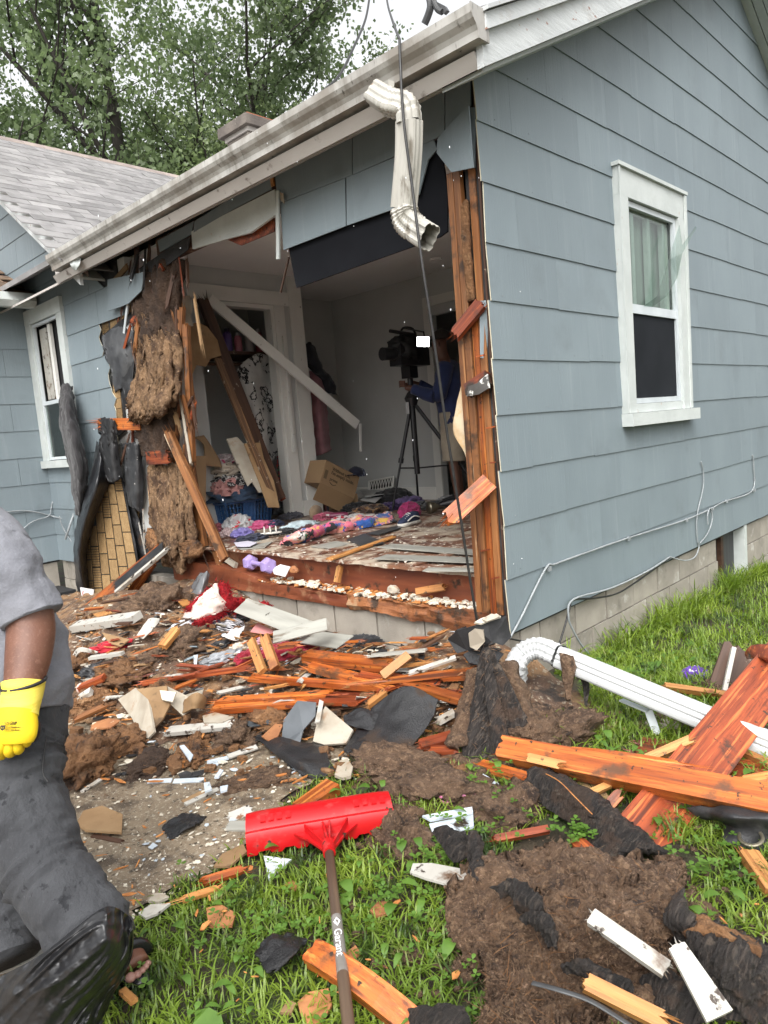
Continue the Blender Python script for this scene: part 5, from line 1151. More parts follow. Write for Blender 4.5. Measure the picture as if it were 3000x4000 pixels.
basket(bc, .27, .2, .27)
def cloth(a, b, z, r, m, label, cat='garment', seed=1, amp=.5, sc=2.0, rotz=0, sub=5, name='crumpled_garment', low=-.25, p=None):
    p = p or G(a, b, z); return blob(name, p, r, m, label=label, cat=cat, sub=sub, amp=amp, sc=sc, seed=seed, mode='fold', rotz=rotz, low=low)
bw = fabric('black_white_print', (.02, .02, .022), None, [((.6, .58, .55), 14, .54, .55), ((.02, .02, .022), 14, .59, .60)])
cream_p = fabric('cream_print', (.55, .47, .38), None, [((.08, .05, .04), 22, .66, .68)]); pinkp = fabric('pink_print', (.52, .26, .24), None, [((.10, .03, .03), 18, .62, .64)])
denim = fabric('denim_blue', (.03, .055, .10)); blackf = fabric('black_cloth', (.012, .012, .014)); tealf = fabric('teal_blue', (.035, .07, .11))
B0 = bc + V((0, 0, .30))
cloth(0, 0, 0, (.30, .24, .13), denim, 'blue denim heap spilling over the laundry basket rim', seed=2, p=B0 + V((0, 0, .02)))
cloth(0, 0, 0, (.19, .16, .10), bw, 'black and white print garment on the basket heap', seed=4, p=B0 + V((-.05, -.06, .16)))
cloth(0, 0, 0, (.19, .15, .09), cream_p, 'cream printed garment on top of the basket heap', seed=5, p=B0 + V((-.03, .0, .25)))
cloth(0, 0, 0, (.13, .12, .12), pinkp, 'pink printed garment hanging on the basket heap side', seed=6, p=B0 + V((-.16, -.10, .08)))
cloth(0, 0, 0, (.20, .16, .18), blackf, 'black garment at the right of the basket heap', seed=7, p=B0 + V((.16, .05, .12)))
cloth(0, 0, 0, (.17, .14, .15), tealf, 'teal denim garment over the right basket rim', seed=8, p=B0 + V((.28, -.02, -.02)))
cloth(0, 0, 0, (.10, .09, .06), fabric('pale_print', (.5, .42, .42), None, [((.4, .05, .12), 14, .6, .65)]), 'pale print top at the peak of the basket heap', seed=9, p=B0 + V((-.08, .02, .36)))
flake('cardboard_sheet', [W(420, 985, 3.55), W(446, 985, 3.55), W(444, 1120, 3.45), W(428, 1120, 3.45)], card, .01, label='upright tan cardboard sheet behind the leaning stud', cat='cardboard')
sheet('cardboard_flap', [[W(415, 945, 3.7), W(440, 940, 3.7)], [W(440, 960, 3.66), W(470, 985, 3.66)], [W(440, 1005, 3.62), W(480, 1010, 3.62)]], card, 8, 8, .008, .004, 8, .02, label='bent dark cardboard flap behind the clothes heap', cat='cardboard')

# floor litter: FLx = pixel on the floor
wbag = mat('white_bag_film', (.62, .62, .62), (.52, .52, .53), 5, .35, .15, 20, rand=0, layers=[((.55, .02, .03), 9, .635, .645, (1, 1, 2))])
cloth(515, 1140, FZ + .03, (.15, .11, .11), wbag, 'white shopping bag with red print on the floor edge', 'shopping bag', 21, .4, 1.8, .4, name='shopping_bag')
cloth(524, 1158, FZ, (.09, .07, .06), fabric('lilac', (.20, .17, .42)), 'lilac garment crumpled beside the white bag', seed=22)
cloth(562, 1140, FZ, (.16, .08, .055), fabric('bright_pink', (.72, .13, .30)), 'bright pink garment on the floor clothes', seed=23)
cloth(545, 1166, FZ, (.13, .07, .04), fabric('navy', (.018, .022, .045)), 'navy garment at the floor edge', seed=24)
cloth(492, 1158, FZ, (.06, .06, .06), fabric('pale_rose', (.55, .42, .42)), 'pale rose cloth left of the white bag', seed=25)
cloth(612, 1150, FZ, (.12, .1, .03), blackf, 'black garment under the light blue shirt', seed=26)
cloth(648, 1140, FZ, (.17, .12, .05), fabric('ice_blue', (.50, .60, .64)), 'ice blue shirt spread on the floor', seed=27)
cloth(668, 1148, FZ, (.10, .07, .05), fabric('maroon_brown', (.06, .018, .02)), 'dark maroon cloth on the ice blue shirt', seed=28)
cloth(606, 1108, FZ, (.12, .1, .10), mat('smoky_bag', (.16, .165, .17), (.10, .10, .11), 6, .3, .2, 20, rand=0), 'grey plastic bag crumpled by the door jamb', 'plastic bag', 29, name='plastic_bag')
stripe = fabric('rainbow_stripe', (.62, .08, .20), (.75, .35, .28), [((.03, .10, .36), 6, .54, .56), ((.70, .42, .08), 9, .60, .62), ((.02, .02, .025), 8, .60, .615), ((.62, .60, .56), 10, .64, .655), ((.03, .16, .05), 7, .66, .67)], ns=5)
z = FZ
sheet('striped_blanket', [[G(605, 1180, z), G(650, 1172, z), G(720, 1152, z), G(790, 1140, z), G(858, 1128, z)], [G(612, 1166, z + .05), G(655, 1152, z + .08), G(720, 1134, z + .07), G(785, 1124, z + .06), G(850, 1116, z + .04)], [G(622, 1160, z + .02), G(660, 1146, z + .03), G(715, 1132, z + .03), G(780, 1118, z + .03), G(845, 1108, z + .01)]], stripe, 24, 70, .012, .035, 9, .02, label='bright multicoloured striped blanket bunched along the floor edge', cat='blanket')
cloth(800, 1108, FZ, (.22, .13, .07), fabric('leopard', (.06, .03, .02), None, [((.22, .12, .05), 16, .56, .6), ((.008, .006, .005), 26, .58, .62)]), 'leopard print garment behind the striped blanket', seed=31)
cloth(768, 1100, FZ, (.15, .1, .06), blackf, 'black cloth behind the pink tin', seed=32)
cloth(885, 1108, FZ + .03, (.13, .08, .10), fabric('magenta', (.32, .02, .11)), 'magenta padded garment near the sneaker', seed=33, amp=.2)
cloth(880, 1092, FZ, (.2, .1, .08), fabric('dim_lilac', (.16, .11, .26)), 'lilac cloth behind the magenta garment', seed=34)
cloth(738, 1125, FZ, (.10, .07, .04), fabric('white_red', (.55, .5, .5), None, [((.4, .03, .05), 12, .6, .62)]), 'white and red cloth left of the striped blanket top', seed=35)
for i_, (a_, b_, r_, c_, l_) in enumerate(((628, 1118, (.12, .09, .05), (.10, .10, .12), 'charcoal garment behind the ice blue shirt'), (700, 1120, (.13, .08, .05), (.30, .06, .10), 'crimson garment below the tan cap'), (770, 1120, (.10, .07, .04), (.50, .48, .46), 'white sock bundle behind the striped blanket'), (840, 1100, (.14, .09, .06), (.05, .03, .10), 'dark violet garment left of the magenta garment'), (905, 1096, (.12, .09, .05), (.08, .08, .09), 'grey garment behind the sneaker'), (590, 1135, (.10, .07, .045), (.05, .06, .12), 'dark blue garment left of the ice blue shirt'), (660, 1100, (.14, .1, .06), (.22, .20, .19), 'grey cloth beside the partition base'), (475, 1150, (.07, .06, .07), (.35, .10, .12), 'rose garment under the basket corner'))):
    cloth(a_, b_, FZ, r_, fabric('litter_cloth%d' % i_, c_, None, [(tuple(min(.6, v * 2.2) for v in c_), 16, .6, .64)]), l_, seed=80 + i_)
# tin, bottle, mug
jar('candle_tin', G(800, 1128, FZ), .05, .075, flat('pink_tin', (.45, .03, .10), .3), flat('tin_lid', (.5, .45, .42), .25), 'small pink tin with metal lid on the floor', 'tin', .95)
bt = thing('lotion_bottle', G(730, 1113, FZ), 'dark pink lotion bottle lying on its side by the box', 'bottle')
a, b = G(712, 1114, FZ + .03), G(752, 1111, FZ + .03); part('body', MB().tube([a, a.lerp(b, .05), a.lerp(b, .8), b], [.02, .028, .028, .018], 14), flat('dark_pink', (.16, .02, .06), .3), bt); part('cap', MB().tube([a - (b - a).normalized() * .035, a - (b - a).normalized() * .002], .016, 12), flat('white_pl', (.6, .6, .58), .4), bt)
mg = thing('straw_hat', G(686, 1122, FZ), 'tan round cap lying on its side by the partition corner', 'hat'); p = G(686, 1122, FZ) + V((0, 0, .07))
vs, fs = loft([(p + V((0, .02 * i, 0)), (0, 1, 0), (1, 0, 0), r, r) for i, r in enumerate((.075, .078, .07, .055, .03))], 20); mb = MB(); mb.add(vs, fs); obj('crown', mb.mesh('h', True), fabric('tan_hat', (.28, .2, .13)), mg)
vs, fs = loft([(p + V((.06, .0, -.045)), (0, 0, 1), (1, 0, 0), .06, .04), (p + V((.06, .0, -.035)), (0, 0, 1), (1, 0, 0), .06, .04)], 16); mb = MB(); mb.add(vs, fs); obj('brim', mb.mesh('h', True), bpy.data.materials['tan_hat'], mg)
# amazon style box: writing as it is on the carton
def textmesh(s, size, m, mw, parent, name, extr=.0006, sx=1):
    c = bpy.data.curves.new('t', 'FONT'); c.body = s; c.size = size; c.extrude = extr; c.align_x = 'LEFT'; c.space_line = .85
    o = bpy.data.objects.new('t', c); COL.objects.link(o); bpy.context.view_layer.update()
    me = bpy.data.meshes.new_from_object(o.evaluated_get(bpy.context.evaluated_depsgraph_get())); bpy.data.objects.remove(o); me.materials.clear()
    return obj(name, me, m, parent, mw=mw @ Matrix.Diagonal((sx, 1, 1, 1)))
ink = flat('black_ink', (.015, .014, .013), .7)
bo, bx_, by_ = W(*b4(1150, 190), 3.5), W(*b4(1440, 340), 3.5), W(*b4(1105, 410), 3.5)
ex = (bx_ - bo).normalized(); ez = (bo - by_); ez = (ez - ex * ez.dot(ex)).normalized(); ey = ez.cross(ex)                 # face frame: x along, z up the face, y into box
bl, bh, bd = (bx_ - bo).length, (bo - by_).length * .92, .26
o0 = by_.copy()
bxt = thing('cardboard_box', V((o0.x, o0.y, FZ)), 'tipped brown cardboard carton printed with slogan against the back wall', 'box')
def bpt(u, v, w_): return o0 + ex * u + ez * v + ey * w_
mb = MB(); mb.add([bpt(0, 0, 0), bpt(bl, 0, 0), bpt(bl, bh, 0), bpt(0, bh, 0), bpt(0, 0, bd), bpt(bl, 0, bd), bpt(bl, bh, bd), bpt(0, bh, bd)], [(0, 1, 2, 3), (7, 6, 5, 4), (0, 4, 5, 1), (1, 5, 6, 2), (2, 6, 7, 3), (3, 7, 4, 0)]); obj('carton', fixn(mb.mesh('carton')), card, bxt)
# lower visible side (box bottom, tipped towards us)
fl = bpt(0, 0, -.001) - V((0, 0, .0))
mb = MB(); mb.prism([bpt(.0, -.002, 0), bpt(bl, -.002, 0), bpt(bl - .02, -.17, .10), bpt(.05, -.17, .10)], ey * .006); obj('flap', fixn(mb.mesh('flap')), card, bxt)
def face_m(u, v, lift=-.002): 
    q = bpt(u, v, lift); return Matrix(((ex.x, ez.x, -ey.x, q.x), (ex.y, ez.y, -ey.y, q.y), (ex.z, ez.z, -ey.z, q.z), (0, 0, 0, 1)))
textmesh("Without you,\nI'm empty inside.", bh * .20, ink, face_m(bl * .22, bh * .72), bxt, 'slogan_print')
textmesh("prime", bh * .19, ink, face_m(bl * .22, bh * .28), bxt, 'word_print')
part('smile_print', MB().tube(smoothline([face_m(bl * .24, bh * .20) @ V((0, 0, 0)), face_m(bl * .33, bh * .13) @ V((0, 0, 0)), face_m(bl * .42, bh * .20) @ V((0, 0, 0))], 12), .003, 5), ink, bxt)
part('label_print', MB().prism([face_m(bl * .05, bh * .25) @ V((0, 0, 0)), face_m(bl * .13, bh * .25) @ V((0, 0, 0)), face_m(bl * .13, bh * .62) @ V((0, 0, 0)), face_m(bl * .05, bh * .62) @ V((0, 0, 0))], -ey * .001), flat('grey_print', (.16, .11, .06), .8), bxt)
ob = thing('open_box', G(*b4(1290, 650), FZ), 'small open cardboard box with its flap out in front of carton', 'box')
a, b = G(*b4(1190, 655), FZ), G(*b4(1440, 630), FZ); dr = (b - a).normalized(); bkv = V((-dr.y, dr.x, 0)); bkv = bkv if bkv.y + bkv.x > 0 else -bkv
wd_ = (b - a).length
part('front_panel', MB().prism([a + V((0, 0, .02)), b + V((0, 0, .02)), b - dr * .01 + V((0, 0, .17)) - bkv * .05, a + dr * .01 + V((0, 0, .17)) - bkv * .05], bkv * .006), card, ob)
part('side_panel', MB().prism([a + bkv * .008, a + bkv * .2, a + bkv * .2 + V((0, 0, .14)), a + bkv * .008 + V((0, 0, .14))], dr * .006), card, ob); part('side_panel', MB().prism([b + bkv * .008, b + bkv * .2, b + bkv * .2 + V((0, 0, .14)), b + bkv * .008 + V((0, 0, .14))], dr * -.006), card, ob)
part('bottom_panel', MB().prism([a + bkv * .01, b + bkv * .01, b + bkv * .2, a + bkv * .2], (0, 0, .005)), card, ob)
for i, c in enumerate(((.10, .02, .02), (.03, .03, .05), (.3, .27, .22))):
    p = a + dr * (-.05 + i * .025) + bkv * .03
    obj('book', MB().prism([p, p + dr * .02, p + dr * .02 + bkv * .14, p + bkv * .14], (0, 0, .19)).mesh('b'), flat('book%d' % i, c), label=('red', 'dark blue', 'cream')[i] + ' book standing beside the small open box', cat='book')
# sneaker
def sneaker(p, d, label):
    t = thing('sneaker', p, label, 'shoe'); p = V(p); d = V(d).normalized(); s = V((-d.y, d.x, 0))
    def ring(z, k): return [p + d * (x * .135) + s * (y * k) + V((0, 0, z)) for x, y in ((-1, -.030), (-1.02, 0), (-1, .030), (-.5, .034), (.1, .036), (.5, .044), (.85, .036), (1, 0), (.85, -.036), (.5, -.044), (.1, -.034), (-.5, -.034))]
    a, b = ring(.0, 1.05), ring(.028, 1.08); mb = MB(); n = 12; mb.add(a + b, [tuple(range(n))[::-1], tuple(range(n, 2 * n))] + [(i, (i + 1) % n, n + (i + 1) % n, n + i) for i in range(n)]); obj('sole', mb.mesh('s', True), flat('off_white_rubber', (.62, .60, .55), .6), t)
    vs, fs = loft([(p + d * x + V((0, 0, z)), d + V((0, 0, sl)), s, wx, hz) for x, z, sl, wx, hz in ((-.135, .055, 0, .012, .03), (-.12, .06, 0, .032, .045), (-.06, .065, 0, .036, .05), (-.01, .062, -.2, .037, .045), (.04, .052, -.3, .039, .034), (.09, .042, -.2, .038, .022), (.125, .036, 0, .022, .014), (.134, .034, 0, .004, .004))], 16)
    mb = MB(); mb.add(vs, fs); obj('upper', mb.mesh('u', True), flat('navy_canvas', (.02, .03, .07), .8), t)
    for sg in (1, -1): obj('side_stripe', MB().tube(smoothline([p + d * -.11 + s * sg * .036 + V((0, 0, .055)), p + d * -.03 + s * sg * .042 + V((0, 0, .075)), p + d * .06 + s * sg * .042 + V((0, 0, .045))], 10), .006, 6).mesh('st', True), flat('white_stripe%d' % (sg + 1), (.66, .65, .62)), t)
    mb = MB()
    for i in range(4): q = p + d * (.0 + i * .022) + V((0, 0, .098 - i * .011)); mb.tube([q - s * .025, q + V((0, 0, .006)), q + s * .025], .005, 6)
    obj('laces', mb.mesh('l', True), bpy.data.materials['white_stripe2'], t)
a, b = G(858, 1140, FZ), G(908, 1128, FZ); sneaker((a + b) / 2, a - b, 'navy sneaker with white side stripe on the floor edge')
# sandals, jar, papers, register, backpack
sn = thing('sandal', G(585, 1160, FZ), 'white strappy sandal among the floor clothes', 'sandal'); p = G(585, 1160, FZ)
vs, fs = loft([(p + V((0, 0, .03 + i * .012)), (0, 0, 1), (.8, -.6, 0), .10, .035) for i in range(2)], 20); mb = MB(); mb.add(vs, fs); obj('sole', mb.mesh('s', True), flat('sandal_white', (.66, .65, .6)), sn)
for k in (-.05, .0, .05): part('strap', MB().tube([p + V((k * .8, -k * .6, .045)) + V((.021 * math.cos(t) * .9, .028 * math.cos(t), .045 * math.sin(t))) for t in [i * .35 for i in range(10)]], .006, 6), bpy.data.materials['sandal_white'], sn)
gj = thing('metal_lamp', G(928, 1110, FZ), 'tarnished metal jar lid and stem lying behind the sneaker', 'lamp'); p = G(926, 1108, FZ) + V((0, 0, .05))
vs, fs = loft([(p + V((.02 * i, -.01 * i, 0)), (1, -.5, 0), (0, 0, 1), r, r) for i, r in enumerate((.06, .062, .05, .05, .03, .028))], 22); mb = MB(); mb.add(vs, fs); obj('shade', mb.mesh('l', True), mat('tarnished_metal', (.30, .27, .20), None, 6, .3, 0, metal=.8, rand=0), gj)
part('stem', MB().tube([p + V((.11, -.055, 0)), p + V((.2, -.1, -.035))], .010, 8), bpy.data.materials['tarnished_metal'], gj)
rg = thing('floor_register', W(820, 1050, 4.2), 'white metal vent register leaning at the back wall', 'vent')
c_ = [F(797, 1040, 3.12), F(850, 1030, 3.12), F(848, 1052, 3.1), F(797, 1062, 3.1)]
mb = MB(); 
for i in range(4): mb.tube([c_[i], c_[(i + 1) % 4]], .014, 6)
obj('frame', mb.mesh('r'), trim_in, rg); mb = MB()
for i in range(1, 9):
    t = i / 9; mb.tube([c_[0].lerp(c_[1], t), c_[3].lerp(c_[2], min(1, t + .08))], .005, 5); mb.tube([c_[0].lerp(c_[1], t), c_[3].lerp(c_[2], max(0, t - .08))], .005, 5)
obj('grille', mb.mesh('g'), trim_in, rg); flake('backing', [p + V((.02, 0, 0)) for p in c_], flat('dark_grille', (.02, .02, .02)), .004, parent=rg)
pap = flat('white_paper', (.55, .55, .54), .8)
for i, (pp, l) in enumerate((([(775, 1058), (820, 1052), (836, 1066), (790, 1074)], 'white paper sheet leaning by the vent register'), ([(790, 1066), (826, 1072), (810, 1086), (778, 1080)], 'second white paper sheet below the register'), ([(826, 1050), (870, 1060), (868, 1066), (826, 1056)], 'white thin board lying behind the tripod'))):
    flake('paper_sheet', [G(a, b, FZ + .12 - .03 * i) for a, b in pp], pap, .003, label=l, cat='paper')
cloth(848, 1082, FZ + .02, (.28, .2, .13), blackf, 'black bag slumped under the tripod', 'bag', 41, .25, name='black_bag'); cloth(892, 1062, FZ + .02, (.2, .2, .16), blackf, 'dark heap behind the tripod legs', 'garment', 42, .3)
cloth(940, 1095, FZ, (.2, .12, .05), fabric('dim_grey', (.06, .06, .06)), 'dim grey cloth near the cameraman feet', seed=43); cloth(970, 1085, FZ, (.12, .12, .06), fabric('grey_white', (.25, .25, .25)), 'pale cloth by the cameraman feet', seed=44)
cloth(745, 1080, FZ, (.14, .1, .06), fabric('beige_shoe', (.36, .33, .28)), 'pale shoe shaped bundle right of the small box', seed=45)
cp_ = thing('baseball_cap', bpt(bl * .97, bh * .98, .04), 'dark baseball cap perched above the carton corner', 'cap'); p = bpt(bl * .97, bh * .98, .04) + V((0, 0, .03))
blob('crown', p, (.09, .09, .09), fabric('cap_navy', (.012, .014, .03)), parent=cp_, sub=3, amp=.05, low=-.1); blob('back_mesh', p + V((.05, .0, -.01)), (.07, .085, .085), fabric('cap_print', (.18, .2, .26), None, [((.04, .05, .09), 30, .5, .56)]), parent=cp_, sub=3, amp=.05, low=-.2)
vs, fs = loft([(p + V((-.1, -.02, .0)), (0, 0, 1), (1, 0, 0), .07, .06), (p + V((-.1, -.02, .008)), (0, 0, 1), (1, 0, 0), .07, .06)], 16); mb = MB(); mb.add(vs, fs); obj('brim', mb.mesh('b'), bpy.data.materials['cap_navy'], cp_)
for (pp, m, z_, l, nm, ct) in (([(672, 1180), (726, 1168), (758, 1174), (740, 1180), (716, 1184)], plank_grey, .005, 'grey vinyl plank piece at the floor edge by the blanket', 'loose_plank', 'plank'), ([(748, 1165), (788, 1152), (830, 1172), (786, 1181)], slate, .012, 'dark slate coloured tile lying loose on the floor', 'loose_tile', 'tile'), ([(790, 1152), (830, 1142), (862, 1134), (866, 1140), (820, 1154)], slate, .01, 'thin dark plank under the striped blanket end', 'loose_plank', 'plank'), ([(500, 1180), (560, 1168), (588, 1170), (572, 1182), (520, 1186)], plank_grey, .004, 'grey plank scrap under the floor edge clothes', 'loose_plank', 'plank')):
    flake(nm, [G(a, b, FZ + z_) for a, b in pp], m, .006, label=l, cat=ct)
flake('paper_sheet', [G(505, 1172, FZ + .02), G(535, 1168, FZ + .02), G(556, 1172, FZ + .02), G(540, 1180, FZ + .02), G(512, 1181, FZ + .02)], flat('lilac_paper', (.5, .48, .56), .8), .003, label='pale lilac paper at the floor edge', cat='paper')
# dumbbell on the sill with a folded paper
db = thing('dumbbell', F(562, 1230, .03), 'lilac hexagonal dumbbell resting on the sill', 'dumbbell'); lil = mat('lilac_rubber', (.34, .26, .52), (.30, .22, .46), 8, .5, .15, 40, rand=0, layers=[((.10, .08, .09), 30, .68, .72)])
a, b = F(541, 1215, .06), F(579, 1222, -.01); d = (b - a).normalized()
def hexh(c):
    vs, fs = loft([(c + d * t, d, (0, 0, 1), r, r) for t, r in ((-.045, .038), (-.04, .054), (-.015, .062), (.015, .062), (.04, .054), (.045, .038))], 6); mb = MB(); mb.add(vs, fs); obj('head', mb.mesh('h'), lil, db)
hexh(a); hexh(b); part('grip', MB().tube([a + d * .04, b - d * .04], .018, 12), lil, db)
flake('folded_paper', [F(588, 1228, -.0), F(606, 1219, .04), F(627, 1224, .03), F(616, 1246, -.01), F(592, 1240, -.02)], pap, .003, label='folded white paper standing beside the dumbbell', cat='paper')
# crumbs and stubs on the sill
def scatter_box(name, n, x0, x1, y0, y1, zf, s0, s1, m, label, seed, flatz=.5, cat='crumbs'):
    R = random.Random(seed); mb = MB()
    for _ in range(n):
        x, y = R.uniform(x0, x1), y0 + (y1 - y0) * R.random(); z = zf(x, y); s = s0 + (s1 - s0) * R.random() ** 2.5; a = R.random() * 6.28; q = R.uniform(.5, 1.3)
        k = R.randint(4, 6); vs = [(x + s * math.cos(a + 6.283 * i / k) * R.uniform(.6, 1.1), y + s * q * math.sin(a + 6.283 * i / k) * R.uniform(.6, 1.1), z + R.uniform(0, s * .4)) for i in range(k)]
        mb.prism(vs, (R.uniform(-.2, .2) * s, R.uniform(-.2, .2) * s, s * flatz))
    return obj(name, fixn(mb.mesh(name)), m, label=label, cat=cat, kind='stuff')
scatter_box('plaster_crumbs', 260, .0, .12, .9, 2.2, lambda x, y: .44 + .03 * max(0, .5 - abs(y - 1.75)), .006, .035, chips_w, 'white plaster crumbs piled on the sill', 3)
scatter_box('plaster_crumbs', 160, .0, .12, .2, 1.0, lambda x, y: .455, .005, .03, chips_w, 'pale crumbs on the rotten end of the sill', 4)
scatter_box('wood_crumbs', 260, -.01, .13, .15, 2.4, lambda x, y: .447, .008, .03, chips_o, 'brown wood crumbs along the sill', 5)
scatter_box('floor_crumbs', 300, .1, 1.6, .2, 3.4, lambda x, y: FZ + .002, .004, .014, chips_w, 'pale crumbs scattered over the bare floor', 6, .4)
for i, (a, b, c, d, m, l) in enumerate(((728, 1258, 735, 1222, wood_tan, 'short raw wood stub standing on the sill'), (478, 1228, 452, 1160, wood_stud, 'short brown stub leaning at the left of the sill'), (900, 1278, 960, 1268, wood_tan, 'pale wood wedge lying on the sill right of the crumbs'), (510, 1222, 455, 1185, drywall, 'pale plaster strip leaning at the sill left end'))):
    board('wood_stub', F(a, b, .05), F(c, d, .09), .04, .03, m, nrm=(-1, 0, .3), s1=.02, label=l, cat='wood piece')
for i, (a, b, r, m, l) in enumerate(((634, 1232, .05, stuccoish, 'ochre plaster lump beside the folded paper'), (850, 1275, .05, drywall, 'tan plaster lump on the rotten sill'))): blob('plaster_lump', F(a, b, .05), (r * .5, r, r * .7), m, sub=2, amp=.3, sc=2, seed=i, smooth=False, label=l, cat='plaster')

# ------------------------------------------------------------------ the debris heap in front of the sill
def heap():
    s = .02; x0, y0 = -2.2, -.75; nx, ny = 114, 300; ids = {}; vs = []; fs = []
    def vid(i, j):
        if (i, j) not in ids:
            x, y = x0 + i * s, y0 + j * s; m = mound(x, y); e = sstep(.0, .05, m)
            z = H(x, y) + e * (.022 * fbm((x, y, 0), 11, 2, 5) + .006 * abs(n3((x, y, 0), 60, 3))) + .006
            ids[(i, j)] = len(vs); vs.append((x, y, z))
        return ids[(i, j)]
    for i in range(nx):
        for j in range(ny):
            x, y = x0 + (i + .5) * s, y0 + (j + .5) * s
            if x < .02 and mound(x, y) > .012 + .02 * n3((x, y, 0), 12, 4): fs.append((vid(i, j), vid(i + 1, j), vid(i + 1, j + 1), vid(i, j + 1)))
    mb = MB(); mb.add(vs, fs); obj('debris_heap', mb.mesh('heap', True), mat('heap_mix', (.175, .100, .058), (.085, .048, .030), 7, .6, 1, 70, layers=[((.27, .155, .075), 5, .52, .62), ((.36, .30, .22), 34, .60, .67), ((.03, .02, .014), 6, .60, .70)], rand=0, bdist=.02), label='low heap of wet brown insulation and plaster rubble before the sill', cat='rubble', kind='stuff')
heap()
def chips(name, n, region, s0, s1, m, label, seed, asp=(.4, 1), lift=.012, cat='chips', tilt=.5, fl=.12):
    R = random.Random(seed); mb = MB(); k = 0
    while k < n:
        a, b = R.uniform(region[0], region[2]), R.uniform(region[1], region[3])
        if len(region) > 4 and not region[4](a, b): continue
        p = M(a, b, 0); k += 1
        if p.x > -.01: continue
        s = s0 + (s1 - s0) * R.random() ** 2.2; q = R.uniform(*asp); an = R.random() * 6.283; ux = V((math.cos(an), math.sin(an), R.uniform(-tilt, tilt) * .5)); uy = V((-math.sin(an), math.cos(an), R.uniform(-tilt, tilt) * .5)); nn = R.randint(4, 6)
        c = p + V((0, 0, lift + s * .25)); pts = [c + ux * (s * math.cos(6.283 * i / nn + .4) * R.uniform(.7, 1.1)) + uy * (s * q * math.sin(6.283 * i / nn + .4) * R.uniform(.7, 1.1)) for i in range(nn)]
        mb.prism(pts, ux.cross(uy) * max(.002, s * fl))
    return obj(name, fixn(mb.mesh(name)), m, label=label, cat=cat, kind='stuff')
onpile = lambda a, b: b < 1690 - .0 * a
chips('plaster_chips', 900, (140, 1290, 1080, 1690), .004, .028, chips_w, 'cream plaster chips strewn over the rubble heap', 1)
chips('wood_chips', 650, (140, 1290, 1100, 1700), .012, .055, chips_o, 'orange wood splinters strewn over the rubble heap', 2, (.08, .3))
chips('felt_scraps', 260, (160, 1290, 1080, 1690), .012, .05, tar, 'small black felt scraps in the rubble heap', 3, fl=.06)
chips('paint_chips', 150, (160, 1330, 1000, 1680), .008, .035, chips_b, 'pale blue siding chips in the rubble heap', 4, (.2, .8))
chips('fibre_tufts', 500, (140, 1290, 1040, 1690), .012, .05, fibre_w, 'rusty fibre tufts over the rubble heap', 5, (.5, 1), fl=.6)
pat = lambda a, b: inpoly(*G(a, b)[:2], PAT)
chips('plaster_chips', 420, (150, 1660, 720, 2060, pat), .002, .014, chips_w, 'cream plaster crumbs scattered on the wet concrete', 11)
chips('wood_chips', 130, (150, 1660, 720, 2060, pat), .005, .03, chips_o, 'orange splinters scattered on the wet concrete', 12, (.08, .3), .006)
chips('dirt_crumbs', 2600, (140, 1640, 800, 1960, pat), .002, .011, dirt, 'dark crumbs of wet insulation on the concrete', 13, (.6, 1), .003, fl=.5)
chips('paint_chips', 40, (300, 1650, 700, 1900, pat), .006, .022, chips_b, 'pale blue chips on the wet concrete', 14)
chips('wood_chips', 60, (420, 1850, 1659, 2200), .006, .03, chips_o, 'orange splinters caught in the lawn', 15, (.1, .5), .04)
chips('dirt_crumbs', 700, (700, 1640, 1659, 2200), .004, .018, dirt, 'brown insulation crumbs spilled over the lawn', 16, (.6, 1), .02, fl=.6)

